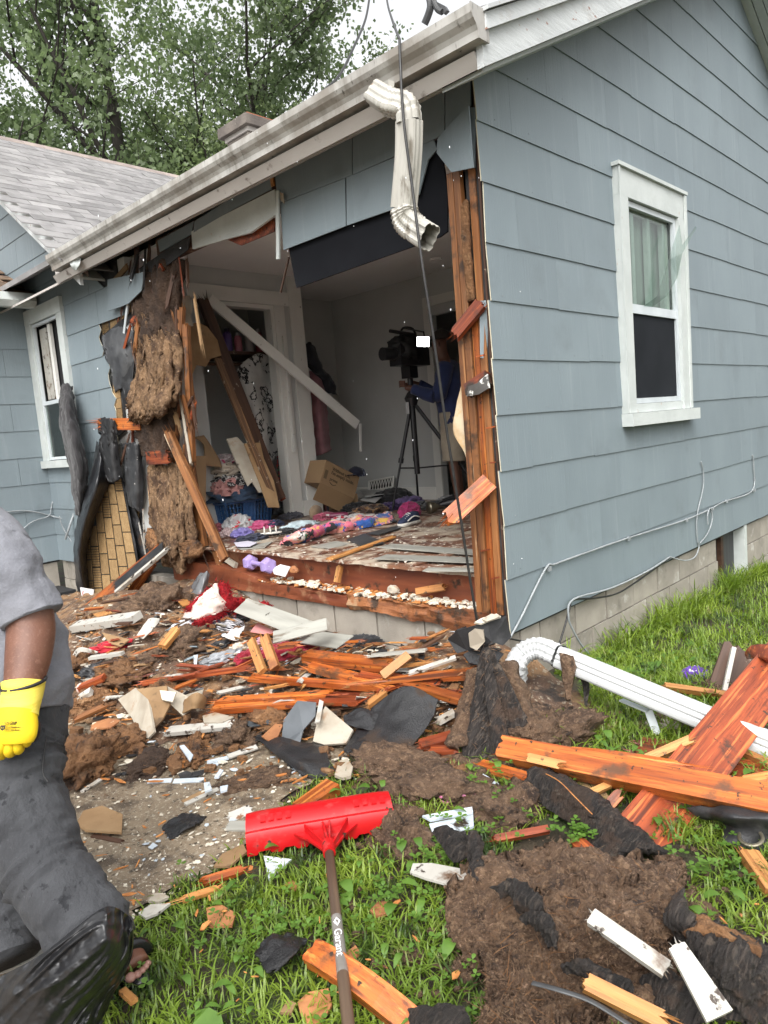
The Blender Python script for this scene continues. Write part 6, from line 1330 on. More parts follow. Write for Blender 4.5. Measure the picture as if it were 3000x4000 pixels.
# fibre lumps
def lump(a, b, r, m, label, seed, lift=0, rotz=0, sub=5, amp=.55, sc=1.5, fine=.22, low=-.3, cat='insulation', name='insulation_lump', fsc=7):
    p = M(a, b); return blob(name, (p.x, p.y, p.z + lift), r, m, label=label, cat=cat, sub=sub, amp=amp, sc=sc, seed=seed, rotz=rotz, fine=fine, low=low, fsc=fsc)
LUMPS = [(180, 1665, (.20, .15, .12), fibre_w, 'big rusty tan insulation lump behind the worker at left', 1, .02), (262, 1612, (.15, .11, .07), fibre_w, 'ragged tan insulation lump right of the big one', 2, 0), (345, 1310, (.24, .17, .13), dirt, 'rounded brown insulation mound under the sloping board', 3, 0), (402, 1400, (.22, .16, .09), dirt, 'dark wet insulation mound below the red blanket', 4, 0),
    (512, 1598, (.13, .10, .07), dirt, 'brown insulation lump right of the bent drywall', 5, 0), (270, 1460, (.20, .13, .06), fibre_w, 'tan insulation clump near the red shirt', 6, 0), (205, 1520, (.16, .12, .07), fibre_w, 'tan insulation clump beside the worker shirt hem', 7, 0), (330, 1660, (.12, .09, .05), bpy.data.materials['dark_damp_fibre'], 'dark brown fibre clump at the edge of the concrete', 8, 0),
    (420, 1625, (.16, .08, .05), fibre_w, 'low tan fibre ridge at the heap edge', 9, 0), (590, 1560, (.12, .1, .05), fibre_w, 'tan fibre patch beneath the orange boards', 10, 0), (560, 1690, (.16, .09, .03), dirt, 'thin brown insulation smear on the concrete edge', 11, 0), (350, 1500, (.14, .1, .06), fibre_w, 'tan clump left of the long thin board', 12, 0),
    (930, 1690, (.30, .22, .06), dirt, 'wide low brown insulation spread right of the red pusher', 13, 0), (850, 1660, (.22, .16, .06), dirt, 'brown insulation mass below the wet black felt', 14, 0), (1180, 1590, (.22, .13, .10), dirt, 'brown insulation mound at the foot of the felt tent', 15, 0), (1090, 1755, (.17, .13, .07), dirt, 'brown insulation clod beside the pink hanger', 16, 0),
    (850, 1810, (.17, .09, .07), dirt, 'brown insulation clod touching the red pusher head', 17, 0), (868, 1775, (.08, .06, .05), dirt, 'small brown clod at the right tip of the red pusher', 18, 0), (995, 2110, (.05, .04, .035), dirt, 'small brown clod in the grass near the mat', 19, 0), (895, 2085, (.025, .02, .03), dirt, 'tiny brown clod on the grass', 20, 0),
    (1600, 1605, (.25, .16, .05), dirt, 'brown insulation spread under the crossing orange boards', 21, 0), (1560, 1500, (.12, .1, .05), dirt, 'brown insulation beside the purple cloth', 22, 0), (1120, 1660, (.16, .1, .05), dirt, 'brown insulation under the big orange beam end', 23, 0), (165, 1440, (.14, .12, .06), fibre_w, 'tan clump at the far left of the heap', 24, 0), (1480, 1960, (.10, .07, .04), dirt, 'brown clod at the right edge of the big mat', 25, 0), (1450, 1300 + 270, (.12, .08, .03), dirt, 'thin brown patch by the white panel', 26, 0)]
for (a, b, r, m, l, s, lf_) in LUMPS:
    o_ = lump(a, b, r, m, l, s, lf_, rotz=s * .8); fuzz(o_, int(260 + 5000 * r[0] * r[1]), .035, .0014, m, s, .8, crumb=int(60 + 2500 * r[0] * r[1]))

# boards: ends given as (a, b, lift)
def bd(e0, e1, wd, th, m, label, name='broken_board', cat='board', nrm=None, **kw):
    p0, p1 = M(*e0), M(*e1)
    if nrm is None: nrm = (RB.uniform(-.25, .1), RB.uniform(-.3, .1), 1)
    return board(name, p0, p1, wd, th, m, nrm=nrm, label=label, cat=cat, **kw)
bd((*c6(610, 630), .05), (*c6(1075, 562), .08), .05, .022, wood_red, 'long thin brown board lying across the middle of the heap', s0=.05, s1=.08)
bd((*c6(1320, 512), .10), (*c6(1690, 555), .08), .085, .04, wood_wet, 'upper orange board at the right of the heap below the black shirt', s0=.03, s1=.06)
bd((*c6(1335, 555), .08), (*c6(1690, 650), .06), .07, .035, wood_wet, 'second orange board running under the upper one', s0=.06, s1=.08)
bd((*c6(1080, 605), .08), (*c6(1640, 650), .05), .04, .03, wood_wet, 'long splintered orange strip in front of the maroon cloth', s0=.12, s1=.10)
bd((*c6(945, 710), .06), (*c6(1420, 680), .05), .055, .03, wood_wet, 'orange board with dark split end near the bent drywall', s0=.1, s1=.1)
bd((*c6(1350, 690), .04), (*c6(1600, 690), .04), .16, .02, wood_red, 'wide wet red board half buried under black felt', s0=.05, s1=.1)
bd((*c6(930, 745), .05), (*c6(1330, 712), .05), .05, .03, wood_wet, 'lower orange stick in front of the split board', s0=.1, s1=.05)
bd((*c7(95, 355), .13), (*c7(205, 268), .14), .045, .022, wood_tan, 'short pale block tilted on the orange boards', 'wood_block', 'wood block', s0=.02, nrm=(-.6, -.5, .6))
bd((*c7(65, 378), .10), (*c7(470, 330), .10), .035, .025, wood_wet, 'thin orange strip pointing at the felt tent', s0=.15, s1=.03)
bd((*c7(180, 385), .08), (*c7(425, 452), .09), .06, .03, wood_wet, 'orange board with raw end left of the felt tent', s0=.04, s1=.05)
bd((*c7(0, 345), .07), (*c7(330, 400), .06), .08, .03, wood_red, 'red board under the thin strip at the heap right', s0=.06, s1=.05)
bd((*c7(330, 355), .07), (*c7(470, 350), .07), .07, .02, wood_wet, 'short orange board beside the felt tent', s0=.05)
bd((*c7(40, 470), .06), (*c7(115, 412), .09), .04, .02, wood_tan, 'pale broken stick on the heap right', s0=.03, s1=.03)
bd((*c7(205, 342), .12), (*c7(395, 278), .13), .028, .012, white_wood, 'white painted stick lying over the orange boards', 'white_stick', 'stick', s0=.02)
bd((*c7(45, 270), .12), (*c7(275, 248), .12), .05, .01, plank_grey, 'thin grey plank scrap near the foundation', 'grey_plank', 'plank', s0=.03)
bd((*c7(240, 640), .05), (*c7(380, 600), .06), .06, .03, wood_red, 'dark red stub under the wet felt', s0=.05, s1=.05)
bd((*c7(280, 660), .04), (*c7(400, 655), .04), .05, .03, wood_red, 'second dark red stub under the wet felt', s0=.05, s1=.05)
bd((*c7(320, 540), .06), (*c7(390, 500), .08), .05, .02, white_wood, 'white edged red scrap beside the felt tent', s0=.04)
bd((*c6(1085, 445), .18), (*c6(1135, 580), .10), .045, .03, wood_tan, 'left pale stake standing against the maroon cloth', 'wood_stake', 'stake', nrm=(-1, -.6, .3), s0=.02)
bd((*c6(1140, 425), .22), (*c6(1190, 565), .11), .05, .03, wood_tan, 'right orange stake standing against the maroon cloth', 'wood_stake', 'stake', nrm=(-1, -.6, .3), s0=.04)
bd((*c6(1210, 470), .19), (*c6(1285, 462), .20), .06, .02, wood_wet, 'splintered orange chip on the maroon cloth', 'wood_chip', 'wood chip', s0=.05, s1=.05)
bd((*c6(325, 385), .06), (*c6(590, 345), .08), .10, .05, white_wood, 'white painted plank left of the wave shaped plaster', 'white_plank', 'plank', s0=.03)
bd((*c6(700, 475), .10), (*c6(765, 395), .16), .06, .03, wood_tan, 'tan stub leaning under the white bag', s0=.02, s1=.03)
bd((*c6(345, 650), .06), (*c6(450, 605), .10), .055, .03, wood_red, 'brown stub with white end near the doll head', s0=.02)
bd((*c6(390, 520), .07), (*c6(530, 500), .09), .035, .02, white_wood, 'white stick in front of the red shirt', 'white_stick', 'stick')
bd((*c6(720, 838), .04), (*c6(1020, 808), .05), .06, .02, white_wood, 'cream trim board in front of the bent drywall', 'trim_board', 'trim', s0=.04, s1=.04)
bd((*c6(320, 790), .06), (*c6(455, 728), .07), .035, .02, wood_stud, 'brown stick at the left of the bent drywall', s0=.05, s1=.05)
bd((*c6(340, 700), .07), (*c6(395, 665), .10), .05, .03, white_wood, 'chipped white block below the doll head', 'white_block', 'wood block', s0=.02)
bd((*c6(640, 1056), .015), (*c6(742, 1052), .015), .025, .008, chips_b, 'left pale siding strip lying on the concrete', 'siding_strip', 'siding strip'); bd((*c6(750, 1055), .015), (*c6(880, 1049), .015), .028, .008, chips_b, 'right pale siding strip lying on the concrete', 'siding_strip', 'siding strip')
bd((*c6(895, 972), .02), (*c6(1000, 948), .02), .03, .008, chips_b, 'pale siding strip at the heap front edge', 'siding_strip', 'siding strip'); bd((*c6(985, 948), .03), (*c6(1110, 905), .03), .03, .008, white_wood, 'white strip continuing to the black felt', 'siding_strip', 'siding strip')
bd((*c6(800, 1155), .015), (*c6(945, 1088), .015), .022, .01, white_wood, 'thin white stick on the concrete', 'white_stick', 'stick'); bd((*c6(790, 1145), .012), (*c6(880, 1100), .012), .025, .008, kraft, 'brown strip beside the thin white stick', 'brown_strip', 'strip')
bd((*c6(990, 1215), .015), (*c6(1085, 1175), .015), .05, .01, white_wood, 'pale ribbed scrap near the red pusher', 'white_scrap', 'scrap', s0=.02, s1=.02); bd((*c6(980, 1248), .015), (*c6(1085, 1250), .015), .055, .012, plank_grey, 'tan grey scrap behind the red pusher', 'plank_scrap', 'plank', s0=.02)
bd((*c6(400, 1290), .012), (*c6(530, 1318), .012), .02, .012, wood_dark, 'thin dark stick on the concrete', 'dark_stick', 'stick', s1=.04); bd((*c6(355, 1100), .015), (*c6(440, 1042), .02), .02, .008, white_wood, 'white sliver beside the tan insulation lump', 'white_stick', 'stick')
bd((*c6(1290, 1185), .03), (*c6(1440, 1075), .05), .075, .045, wood_wet, 'orange wood block standing behind the red pusher', 'wood_block', 'wood block', s0=.02)
bd((*c8(0, 915), .02), (*c8(285, 832), .02), .035, .015, white_wood, 'long white trim strip on the concrete by the worker', 'trim_board', 'trim'); bd((*c8(820, 565), .03), (*c8(985, 515), .04), .03, .015, wood_wet, 'orange splinter lying at the lawn edge', 'wood_splinter', 'splinter', s0=.05, s1=.05)
bd((*c8(730, 640), .03), (*c8(885, 590), .03), .025, .012, wood_tan, 'pale splinter at the lawn edge', 'wood_splinter', 'splinter', s0=.05, s1=.03); bd((*c8(495, 1005), .04), (*c8(545, 1050), .04), .02, .012, wood_tan, 'small orange stick in the grass near the sandal', 'wood_splinter', 'splinter')
bd((*c8(1262, 850), .06), (*c8(1690, 1160), .03), .065, .045, wood_wet, 'dark orange curved board in the grass beside the handle', s0=.02, bow=.03, nrm=(-.3, -.5, .8))
bd((*c7(490, 712), .03), (*c7(690, 770), .05), .05, .03, wood_wet, 'orange offcut lying left of the creped black roll', s0=.03, s1=.02)

# panels, felt, drywall
def fk(pix, m, label, name, cat, lift=.03, th=.006, lifts=None):
    ps = []
    for i, (a, b) in enumerate(pix):
        p = M(a, b, (lifts[i] if lifts else lift)); ps.append(p)
    return flake(name, ps, m, th, label=label, cat=cat)
def sh(rows, m, label, name, cat, nu=24, nv=20, th=.006, amp=.01, sc=10, rag=.05, seed=None, **kw): return sheet(name, [[M(*p) for p in r] for r in rows], m, nu, nv, th, amp, sc, rag, label=label, cat=cat, seed=seed, **kw)
bd((*c6(1040, 292), .19), (*c6(1330, 400), .17), .13, .006, plank_grey, 'long grey vinyl plank leaning on the heap by the blocks', 'vinyl_plank', 'plank', nrm=(-.5, -.1, .8))
bd((*c6(1180, 432), .215), (*c6(1412, 374), .225), .10, .006, plank_grey, 'grey vinyl plank crossing over the long plank', 'vinyl_plank', 'plank', nrm=(-.4, -.2, .9)); bd((*c6(1310, 428), .12), (*c6(1490, 452), .12), .13, .006, plank_grey, 'grey vinyl plank end beside the black shirt', 'vinyl_plank', 'plank', nrm=(-.3, -.1, .9))
cdw = thing('curled_drywall', M(*c6(650, 790)), 'bent muddy drywall sheet broken open in the middle of the heap', 'drywall')
for (pp, lf__, m_) in (([c6(510, 700), c6(585, 650), c6(640, 700), c6(665, 840), c6(640, 868), c6(605, 860), c6(570, 780)], [.07, .15, .17, .05, .02, .02, .05], drywall), ([c6(590, 655), c6(720, 640), c6(735, 720), c6(700, 790), c6(660, 830), c6(640, 700)], [.16, .20, .13, .07, .05, .17], kraft), ([c6(722, 642), c6(800, 680), c6(880, 655), c6(860, 720), c6(790, 770), c6(738, 722)], [.19, .12, .17, .08, .05, .12], drywall), ([c6(690, 660), c6(760, 668), c6(745, 710), c6(700, 700)], [.20, .18, .16, .17], chips_w)):
    flake('torn_face', [M(*q_, l_) for q_, l_ in zip(pp, lf__)], m_, .012, parent=cdw)
sh([[(*c6(800, 700), .12), (*c6(850, 670), .19), (*c6(890, 690), .13)], [(*c6(790, 760), .06), (*c6(840, 740), .12), (*c6(880, 740), .06)]], kraft, 'brown curved drywall flap on the right of the bent sheet', 'drywall_flap', 'drywall', 14, 18, .010, .01, 12, .04, 5)
fk([c6(1215, 890), c6(1225, 790), c6(1285, 705), c6(1365, 712), c6(1362, 770), c6(1310, 830), c6(1290, 910), c6(1240, 912)], mat('grey_siding_scrap', (.10, .11, .12), (.075, .082, .09), 8, .35, .3, 60, rand=0), 'bent grey siding piece leaning by the white drywall', 'siding_scrap', 'siding', lifts=[.03, .08, .14, .14, .12, .08, .03, .03])
fk([c6(1352, 880), c6(1368, 800), c6(1405, 728), c6(1525, 830), c6(1495, 888), c6(1400, 895)], drywall, 'pointed cream drywall piece on the black felt', 'drywall_scrap', 'drywall', lifts=[.04, .08, .12, .08, .05, .04], th=.012)
fk([c6(1360, 800), c6(1380, 700), c6(1398, 708), c6(1382, 795)], white_wood, 'narrow white scrap behind the pointed drywall', 'white_scrap', 'scrap', .12); fk([c6(1130, 860), c6(1215, 780), c6(1240, 770), c6(1200, 860), c6(1160, 878)], stuccoish, 'orange tan board scrap beside the grey siding piece', 'board_scrap', 'board', .06)
fk([c6(1050, 800), c6(1180, 762), c6(1260, 770), c6(1200, 800), c6(1080, 818)], mat('blue_black_scrap', (.06, .068, .075), (.04, .045, .05), 8, .35, .2, 60, rand=0), 'flat blue black siding piece at the heap front', 'siding_scrap', 'siding', .05)
fk([c6(1445, 1025), c6(1465, 965), c6(1500, 955), c6(1525, 990), c6(1515, 1030), c6(1480, 1038)], drywall, 'round edged cream drywall chunk in front of the black felt', 'drywall_scrap', 'drywall', .05, .012)
sh([[(*c6(1105, 860), .03), (*c6(1230, 870), .05), (*c6(1400, 900), .03)], [(*c6(1180, 930), .04), (*c6(1280, 950), .07), (*c6(1420, 960), .04)], [(*c6(1300, 1020), .03), (*c6(1370, 1040), .03), (*c6(1450, 1010), .03)]], tar_wet, 'flat black shingle felt lying on the heap edge', 'felt_sheet', 'felt', 24, 24, .006, .012, 8, .06, 6)
sh([[(*c7(60, 480), .10), (*c7(190, 395), .17), (*c7(325, 450), .13)], [(*c7(0, 560), .07), (*c7(150, 540), .12), (*c7(280, 560), .09)], [(*c7(-60, 660), .04), (*c7(30, 710), .04), (*c7(110, 745), .02)]], tar_wet, 'large curved wet black felt sheet right of the drywall', 'felt_sheet', 'felt', 34, 34, .006, .010, 9, .04, 7)
sh([[(*c6(1480, 770), .09), (*c6(1560, 735), .12), (*c6(1655, 775), .10)], [(*c6(1490, 810), .08), (*c6(1590, 830), .10), (*c6(1655, 840), .08)]], tar_wet, 'smaller wet black felt flap on top of the large sheet', 'felt_sheet', 'felt', 20, 24, .006, .012, 12, .07, 8)
fk([c6(1660, 800), c6(1740, 760), c6(1790, 720), c6(1770, 800), c6(1700, 830)], tar, 'black felt scrap by the thin orange strip', 'felt_scrap', 'felt', .10)
fk([c7(362, 205), c7(400, 170), c7(470, 150), c7(520, 130), c7(600, 112), c7(620, 195), c7(585, 230), c7(540, 215), c7(500, 262), c7(440, 250), c7(400, 262)], tar, 'ragged black tar sheet leaning at the house corner', 'tar_sheet', 'tar paper', .2, .008, [.17, .24, .30, .33, .34, .24, .20, .24, .14, .14, .12])
fk([c7(425, 265), c7(470, 240), c7(520, 235), c7(590, 262), c7(560, 300), c7(500, 310), c7(450, 300)], tar_wet, 'lower glossy tar scrap at the house corner', 'tar_scrap', 'tar paper', .14, .008)
fk([c7(452, 235), c7(446, 180), c7(470, 163), c7(506, 168), c7(512, 215), c7(480, 250)], drywall, 'cream plaster slab on the black tar sheet', 'plaster_slab', 'plaster', .30, .014, [.20, .27, .30, .30, .25, .20])
fk([c7(470, 135), c7(500, 118), c7(560, 100), c7(578, 112), c7(540, 124), c7(500, 140)], chips_w, 'cream chip along the top of the tar sheet', 'plaster_chip', 'plaster', .345, .01)
fk([c7(500, 122), c7(540, 100), c7(575, 108), c7(560, 118), c7(520, 132)], drywall, 'small cream chip on top of the tar sheet', 'plaster_chip', 'plaster', .36)
right_ = V((RC[0][0], RC[1][0], 0)).normalized(); fwd_ = V((-RC[0][2], -RC[1][2], 0)).normalized()
# felt tent: dark batt hung over the cable
tp = M(*c7(517, 238), .33); tb_ = M(*c7(525, 690), -.01)
tent = thing('felt_tent', tb_, 'dark felt batt draped upright like a tent under the hanging cable', 'insulation batt')
rows = []; nt_s, nt_a = 44, 110
tvs = []; tfs = []
for i in range(nt_s + 1):
    t = i / nt_s; c = tp.lerp(tb_, t); rr = .012 + .125 * t ** .75
    for j in range(nt_a):
        a = 6.2832 * j / nt_a; q = a + .5 * math.sin(3 * t + 1)
        k = rr * (1 + .42 * math.cos(5 * q + .8 * math.sin(2.2 * t)) * (.45 + .55 * t) + .16 * math.cos(9 * q + 2)) + .012 * fbm((math.cos(a), math.sin(a), t * 1.6), 2.2, 4) * (.3 + t)
        tvs.append(c + right_ * (1.0 * k * math.cos(a)) + fwd_ * (.8 * k * math.sin(a)) + right_ * (.03 * math.sin(3.1 * t)))
for i in range(nt_s):
    for j in range(nt_a): tfs.append((i * nt_a + j, i * nt_a + (j + 1) % nt_a, (i + 1) * nt_a + (j + 1) % nt_a, (i + 1) * nt_a + j))
mb = MB(); mb.add(tvs, tfs); tf = obj('felt_face', fixn(mb.mesh('felt_face', True)), batt_paper, tent); fuzz(tf, 260, .04, .0015, dirt, 5, .7)
for (pp, sd_) in (([c7(400, 640), c7(440, 520), c7(490, 330)], 1), ([c7(590, 300), c7(640, 420), c7(680, 560)], 2)):
    c_ = [M(a, b, .06 + .10 * (1 - i / 2 if sd_ == 2 else i / 2)) for i, (a, b) in enumerate(pp)]
    sheet('fibre_edge', [[p + V((-.03, .03, 0)), p + V((-.03, -.03, .02)), p + V((.03, -.03, 0))] for p in c_], dirt, 30, 10, .04, .02, 14, .06, parent=tent)

# clothes and soft things in the heap
def cl(a, b, r, m, label, seed, cat='garment', name='crumpled_garment', lift=.0, rotz=0, amp=.5, sc=2, sub=5): p = M(a, b); return blob(name, (p.x, p.y, p.z + lift), r, m, label=label, cat=cat, sub=sub, amp=amp, sc=sc, seed=seed, mode='fold', rotz=rotz, low=-.25)
fz = thing('fuzzy_blanket', M(460, 1320), 'red shaggy blanket with cream lining on the heap', 'blanket')
fleece = fabric('cream_fleece', (.62, .50, .44), (.52, .40, .35), [((.35, .22, .16), 12, .64, .72)]); shag = mat('red_shag', (.52, .006, .014), (.32, .004, .010), 30, .9, 1, 120, rand=0, bdist=.03)
sheet('lining', [[M(*c6(795, 350), .03), M(*c6(830, 290), .10), M(*c6(905, 235), .20), M(*c6(938, 197), .28)], [M(*c6(830, 355), .05), M(*c6(880, 310), .12), M(*c6(930, 275), .18), M(*c6(950, 250), .22)], [M(*c6(880, 350), .05), M(*c6(920, 335), .09), M(*c6(960, 320), .10), M(*c6(1000, 310), .10)]], fleece, 26, 34, .02, .03, 9, .03, parent=fz)
def shaggy(pts, rad, n, L, seed):
    R = random.Random(seed); mb = MB(); pts = smoothline(pts, 20)
    mb.tube(pts, rad, 10)
    for _ in range(n):
        p = R.choice(pts) + V((R.gauss(0, 1), R.gauss(0, 1), R.gauss(0, .7))) * rad * .6; d = V((R.gauss(0, 1), R.gauss(0, 1), R.gauss(0, .8))).normalized() * L * R.uniform(.5, 1.2); s = d.cross(V((R.random(), R.random(), R.random()))).normalized() * .0035
        mb.add([p - s, p + s, p + d * .6 + s * .7 + V((0, 0, -.004)), p + d + V((0, 0, -.012))], [(0, 1, 2), (0, 2, 3)])
    return mb
part('shag_fringe', shaggy([M(*c6(815, 310), .10), M(*c6(870, 258), .16), M(*c6(915, 225), .20)], .018, 700, .045, 1), shag, fz); part('shag_fringe', shaggy([M(*c6(952, 215), .22), M(*c6(975, 275), .16), M(*c6(1040, 290), .12)], .045, 1600, .055, 2), shag, fz)
part('shag_fringe', shaggy([M(*c6(848, 372), .05), M(*c6(905, 352), .06), M(*c6(960, 320), .09)], .022, 900, .045, 3), shag, fz); part('shag_fringe', shaggy([M(*c6(1125, 290), .17), M(*c6(1155, 298), .16)], .02, 300, .04, 4), shag, fz)
redf = fabric('crimson_cloth', (.42, .008, .022)); cl(*c6(500, 475), (.13, .06, .04), redf, 'crimson shirt crumpled at the left of the heap', 51, rotz=-.6)
cl(*c6(1240, 520), (.16, .11, .07), fabric('maroon_cloth', (.26, .006, .022)), 'maroon cloth crumpled behind the wood stakes', 52, rotz=-.5); cl(*c6(1080, 530), (.08, .06, .05), bpy.data.materials['maroon_cloth'], 'maroon cloth corner left of the stakes', 53)
cl(*c6(1130, 475), (.07, .05, .05), fabric('pale_pink', (.55, .28, .33)), 'pale pink cloth behind the wood stakes', 54); cl(*c6(1045, 485), (.07, .05, .04), fabric('cream_rag', (.5, .42, .34)), 'cream rag left of the stakes', 55)
cl(*c6(990, 395), (.11, .07, .06), fabric('striped_knit', (.55, .54, .55), None, []), 'black and white striped knit hat on the heap', 56, 'hat', 'striped_hat', amp=.15)
m = bpy.data.materials['striped_knit']; nt_ = m.node_tree; wv = nt_.nodes.new('ShaderNodeTexWave'); wv.inputs['Scale'].default_value = 26; wv.bands_direction = 'DIAGONAL'; wv.inputs['Distortion'].default_value = 3; wv.inputs['Detail Scale'].default_value = .6
cr_ = nt_.nodes.new('ShaderNodeValToRGB'); cr_.color_ramp.elements[0].position = .45; cr_.color_ramp.elements[0].color = (.012, .012, .018, 1); cr_.color_ramp.elements[1].position = .52; cr_.color_ramp.elements[1].color = (.55, .54, .56, 1)
tcn = nt_.nodes.new('ShaderNodeTexCoord'); nt_.links.new(tcn.outputs['Object'], wv.inputs[0]); nt_.links.new(wv.outputs['Color'], cr_.inputs[0]); nt_.links.new(cr_.outputs[0], nt_.nodes['Principled BSDF'].inputs['Base Color'])
cl(*c6(1010, 365), (.10, .05, .04), blackf, 'black cloth band above the striped hat', 57); cl(*c6(960, 360), (.13, .08, .04), fabric('navy_floral', (.05, .05, .09), None, [((.5, .48, .5), 18, .58, .6)]), 'navy floral cloth behind the striped hat', 58)
cl(*c6(1545, 475), (.13, .08, .06), fabric('washed_black', (.018, .018, .020)), 'black shirt crumpled against the foundation', 59, rotz=-.5)
cl(*c6(800, 385), (.09, .06, .035), mat('white_blue_bag', (.62, .63, .66), (.5, .52, .56), 6, .35, .2, 20, rand=0, layers=[((.2, .3, .5), 16, .68, .70)]), 'white plastic bag with blue print on the heap', 60, 'plastic bag', 'plastic_bag')
cl(*c6(965, 525), (.13, .07, .035), mat('clear_grey_film', (.30, .31, .33), (.20, .21, .22), 6, .18, .2, 20, rand=0), 'crumpled clear plastic wrapper on the heap', 61, 'plastic', 'plastic_wrap'); cl(*c6(960, 470), (.07, .05, .03), tar, 'small black rag left of the stakes', 62)
cl(*c6(420, 580), (.10, .07, .04), tar, 'black rag in the tan fibre at left', 63); fk([c6(1082, 405), c6(1112, 368), c6(1195, 408), c6(1150, 415)], flat('pink_card', (.62, .26, .25), .7), 'pink card corner beside the striped hat', 'pink_card', 'card', .10)
sh([[(*c6(590, 425), .05), (*c6(640, 355), .14), (*c6(690, 350), .14)], [(*c6(620, 440), .04), (*c6(660, 400), .10), (*c6(685, 365), .12)]], white_wood, 'wave shaped white plaster piece on the heap', 'plaster_curl', 'plaster', 16, 16, .008, .006, 10, .05, 12)
sh([[(*c6(308, 520), .06), (*c6(345, 475), .12), (*c6(425, 495), .08)], [(*c6(320, 530), .04), (*c6(350, 495), .09), (*c6(415, 505), .06)]], white_wood, 'curled white strip left of the crimson shirt', 'plaster_curl', 'plaster', 14, 16, .006, .004, 10, .04, 13)
sh([[(*c6(1020, 390), .09), (*c6(1060, 385), .10)], [(*c6(960, 430), .07), (*c6(1030, 440), .07)]], pap, 'white torn paper below the striped hat', 'torn_paper', 'paper', 12, 12, .003, .02, 12, .12, 14)
for (pp, m, l, nm) in (([c6(440, 410), c6(560, 440), c6(520, 470), c6(470, 455)], kraft, 'brown flat scrap above the crimson shirt', 'board_scrap'), ([c6(400, 330), c6(470, 312), c6(485, 325), c6(420, 345)], wood_tan, 'ochre scrap by the white plank', 'board_scrap'), ([c6(770, 275), c6(800, 258), c6(830, 290), c6(790, 295)], wood_tan, 'ochre plaster scrap near the shaggy blanket', 'board_scrap'), ([c6(680, 450), c6(720, 405), c6(735, 425), c6(715, 470)], kraft, 'curled brown paper scrap by the dark mound', 'paper_scrap'), ([c6(835, 510), c6(855, 505), c6(850, 545), c6(838, 548)], chips_b, 'pale blue scrap standing on the heap', 'siding_scrap'), ([c6(875, 770), c6(930, 755), c6(1010, 775), c6(960, 800), c6(880, 800)], drywall, 'flat cream drywall piece below the split board', 'drywall_scrap'), ([c6(480, 820), c6(520, 790), c6(470, 780), c6(400, 800), c6(390, 830)], stuccoish, 'pinkish board scrap left of the bent drywall', 'board_scrap'), ([c6(330, 1235), c6(360, 1180), c6(440, 1158), c6(530, 1195), c6(525, 1275), c6(370, 1265)], kraft, 'flat muddy fibreboard piece on the concrete', 'fibreboard'), ([c6(880, 1060), c6(905, 1055), c6(915, 1085), c6(885, 1098)], chips_b, 'pale blue chip beside the siding strips', 'siding_scrap'), ([c6(950, 1075), c6(985, 1068), c6(980, 1090), c6(952, 1098)], chips_b, 'pale blue chip right of the siding strips', 'siding_scrap'), ([c6(925, 1035), c6(950, 1000), c6(965, 1005), c6(945, 1035)], chips_b, 'pale blue chip above the siding strips', 'siding_scrap'), ([c6(775, 900), c6(795, 895), c6(835, 940), c6(820, 965)], chips_b, 'bent pale blue scrap at the heap edge', 'siding_scrap'), ([c8(865, 500), c8(900, 450), c8(985, 410), c8(1000, 440), c8(930, 500)], kraft, 'brown hardboard piece beside the red pusher', 'hardboard'), ([c8(600, 640), c8(620, 610), c8(660, 608), c8(685, 625), c8(640, 645)], drywall, 'pale plaster flakes at the lawn corner', 'plaster_flake'), ([c8(560, 690), c8(610, 655), c8(690, 650), c8(640, 690), c8(590, 710)], white_wood, 'white painted flake at the lawn corner', 'white_scrap'), ([c8(1068, 458), c8(1180, 472), c8(1135, 510), c8(1088, 552)], chips_b, 'pale ribbed siding triangle under the red pusher', 'siding_scrap'), ([c8(835, 670), c8(895, 655), c8(955, 690), c8(940, 740), c8(845, 742)], stuccoish, 'orange brown tile chip in the grass left of the handle', 'tile_chip'), ([c8(1150, 575), c8(1185, 558), c8(1212, 575), c8(1195, 592)], stuccoish, 'small orange chip in the grass', 'tile_chip'), ([c8(1498, 680), c8(1530, 645), c8(1590, 640), c8(1575, 690), c8(1520, 702)], stuccoish, 'orange brown chip in the grass right of the handle', 'tile_chip'), ([c8(1205, 1050), c8(1250, 1010), c8(1330, 995), c8(1345, 1060), c8(1300, 1141), c8(1230, 1141)], stuccoish, 'large orange brown board chip left of the handle at the bottom', 'board_chip'), ([c8(1135, 1090), c8(1165, 1040), c8(1200, 1055), c8(1180, 1095)], kraft, 'brown chip beside the large board chip', 'board_chip'), ([c8(1400, 850), c8(1440, 820), c8(1460, 850), c8(1430, 875)], stuccoish, 'small chip beside the handle print', 'tile_chip')):
    fk(pp, m, l, nm, 'scrap', .035 if pp[0][1] > 1760 else .06, .008)
for (a, b, rx, l, s) in ((398, 1785, .085, 'ragged black felt scrap lying on the concrete', 4), (608, 2057, .075, 'black felt scrap in the grass left of the handle', 6)):
    p = M(a, b, .012 if s == 4 else .05); sheet('felt_scrap', [[p + V((-rx, -rx * .5, 0)), p + V((-rx * .8, rx * .6, .01))], [p + V((0, -rx * .8, .02)), p + V((.0, rx * .8, .02))], [p + V((rx, -rx * .3, 0)), p + V((rx * .9, rx * .5, 0))]], tar_wet, 16, 16, .006, .012, 22, .14, label=l, cat='felt', seed=s)
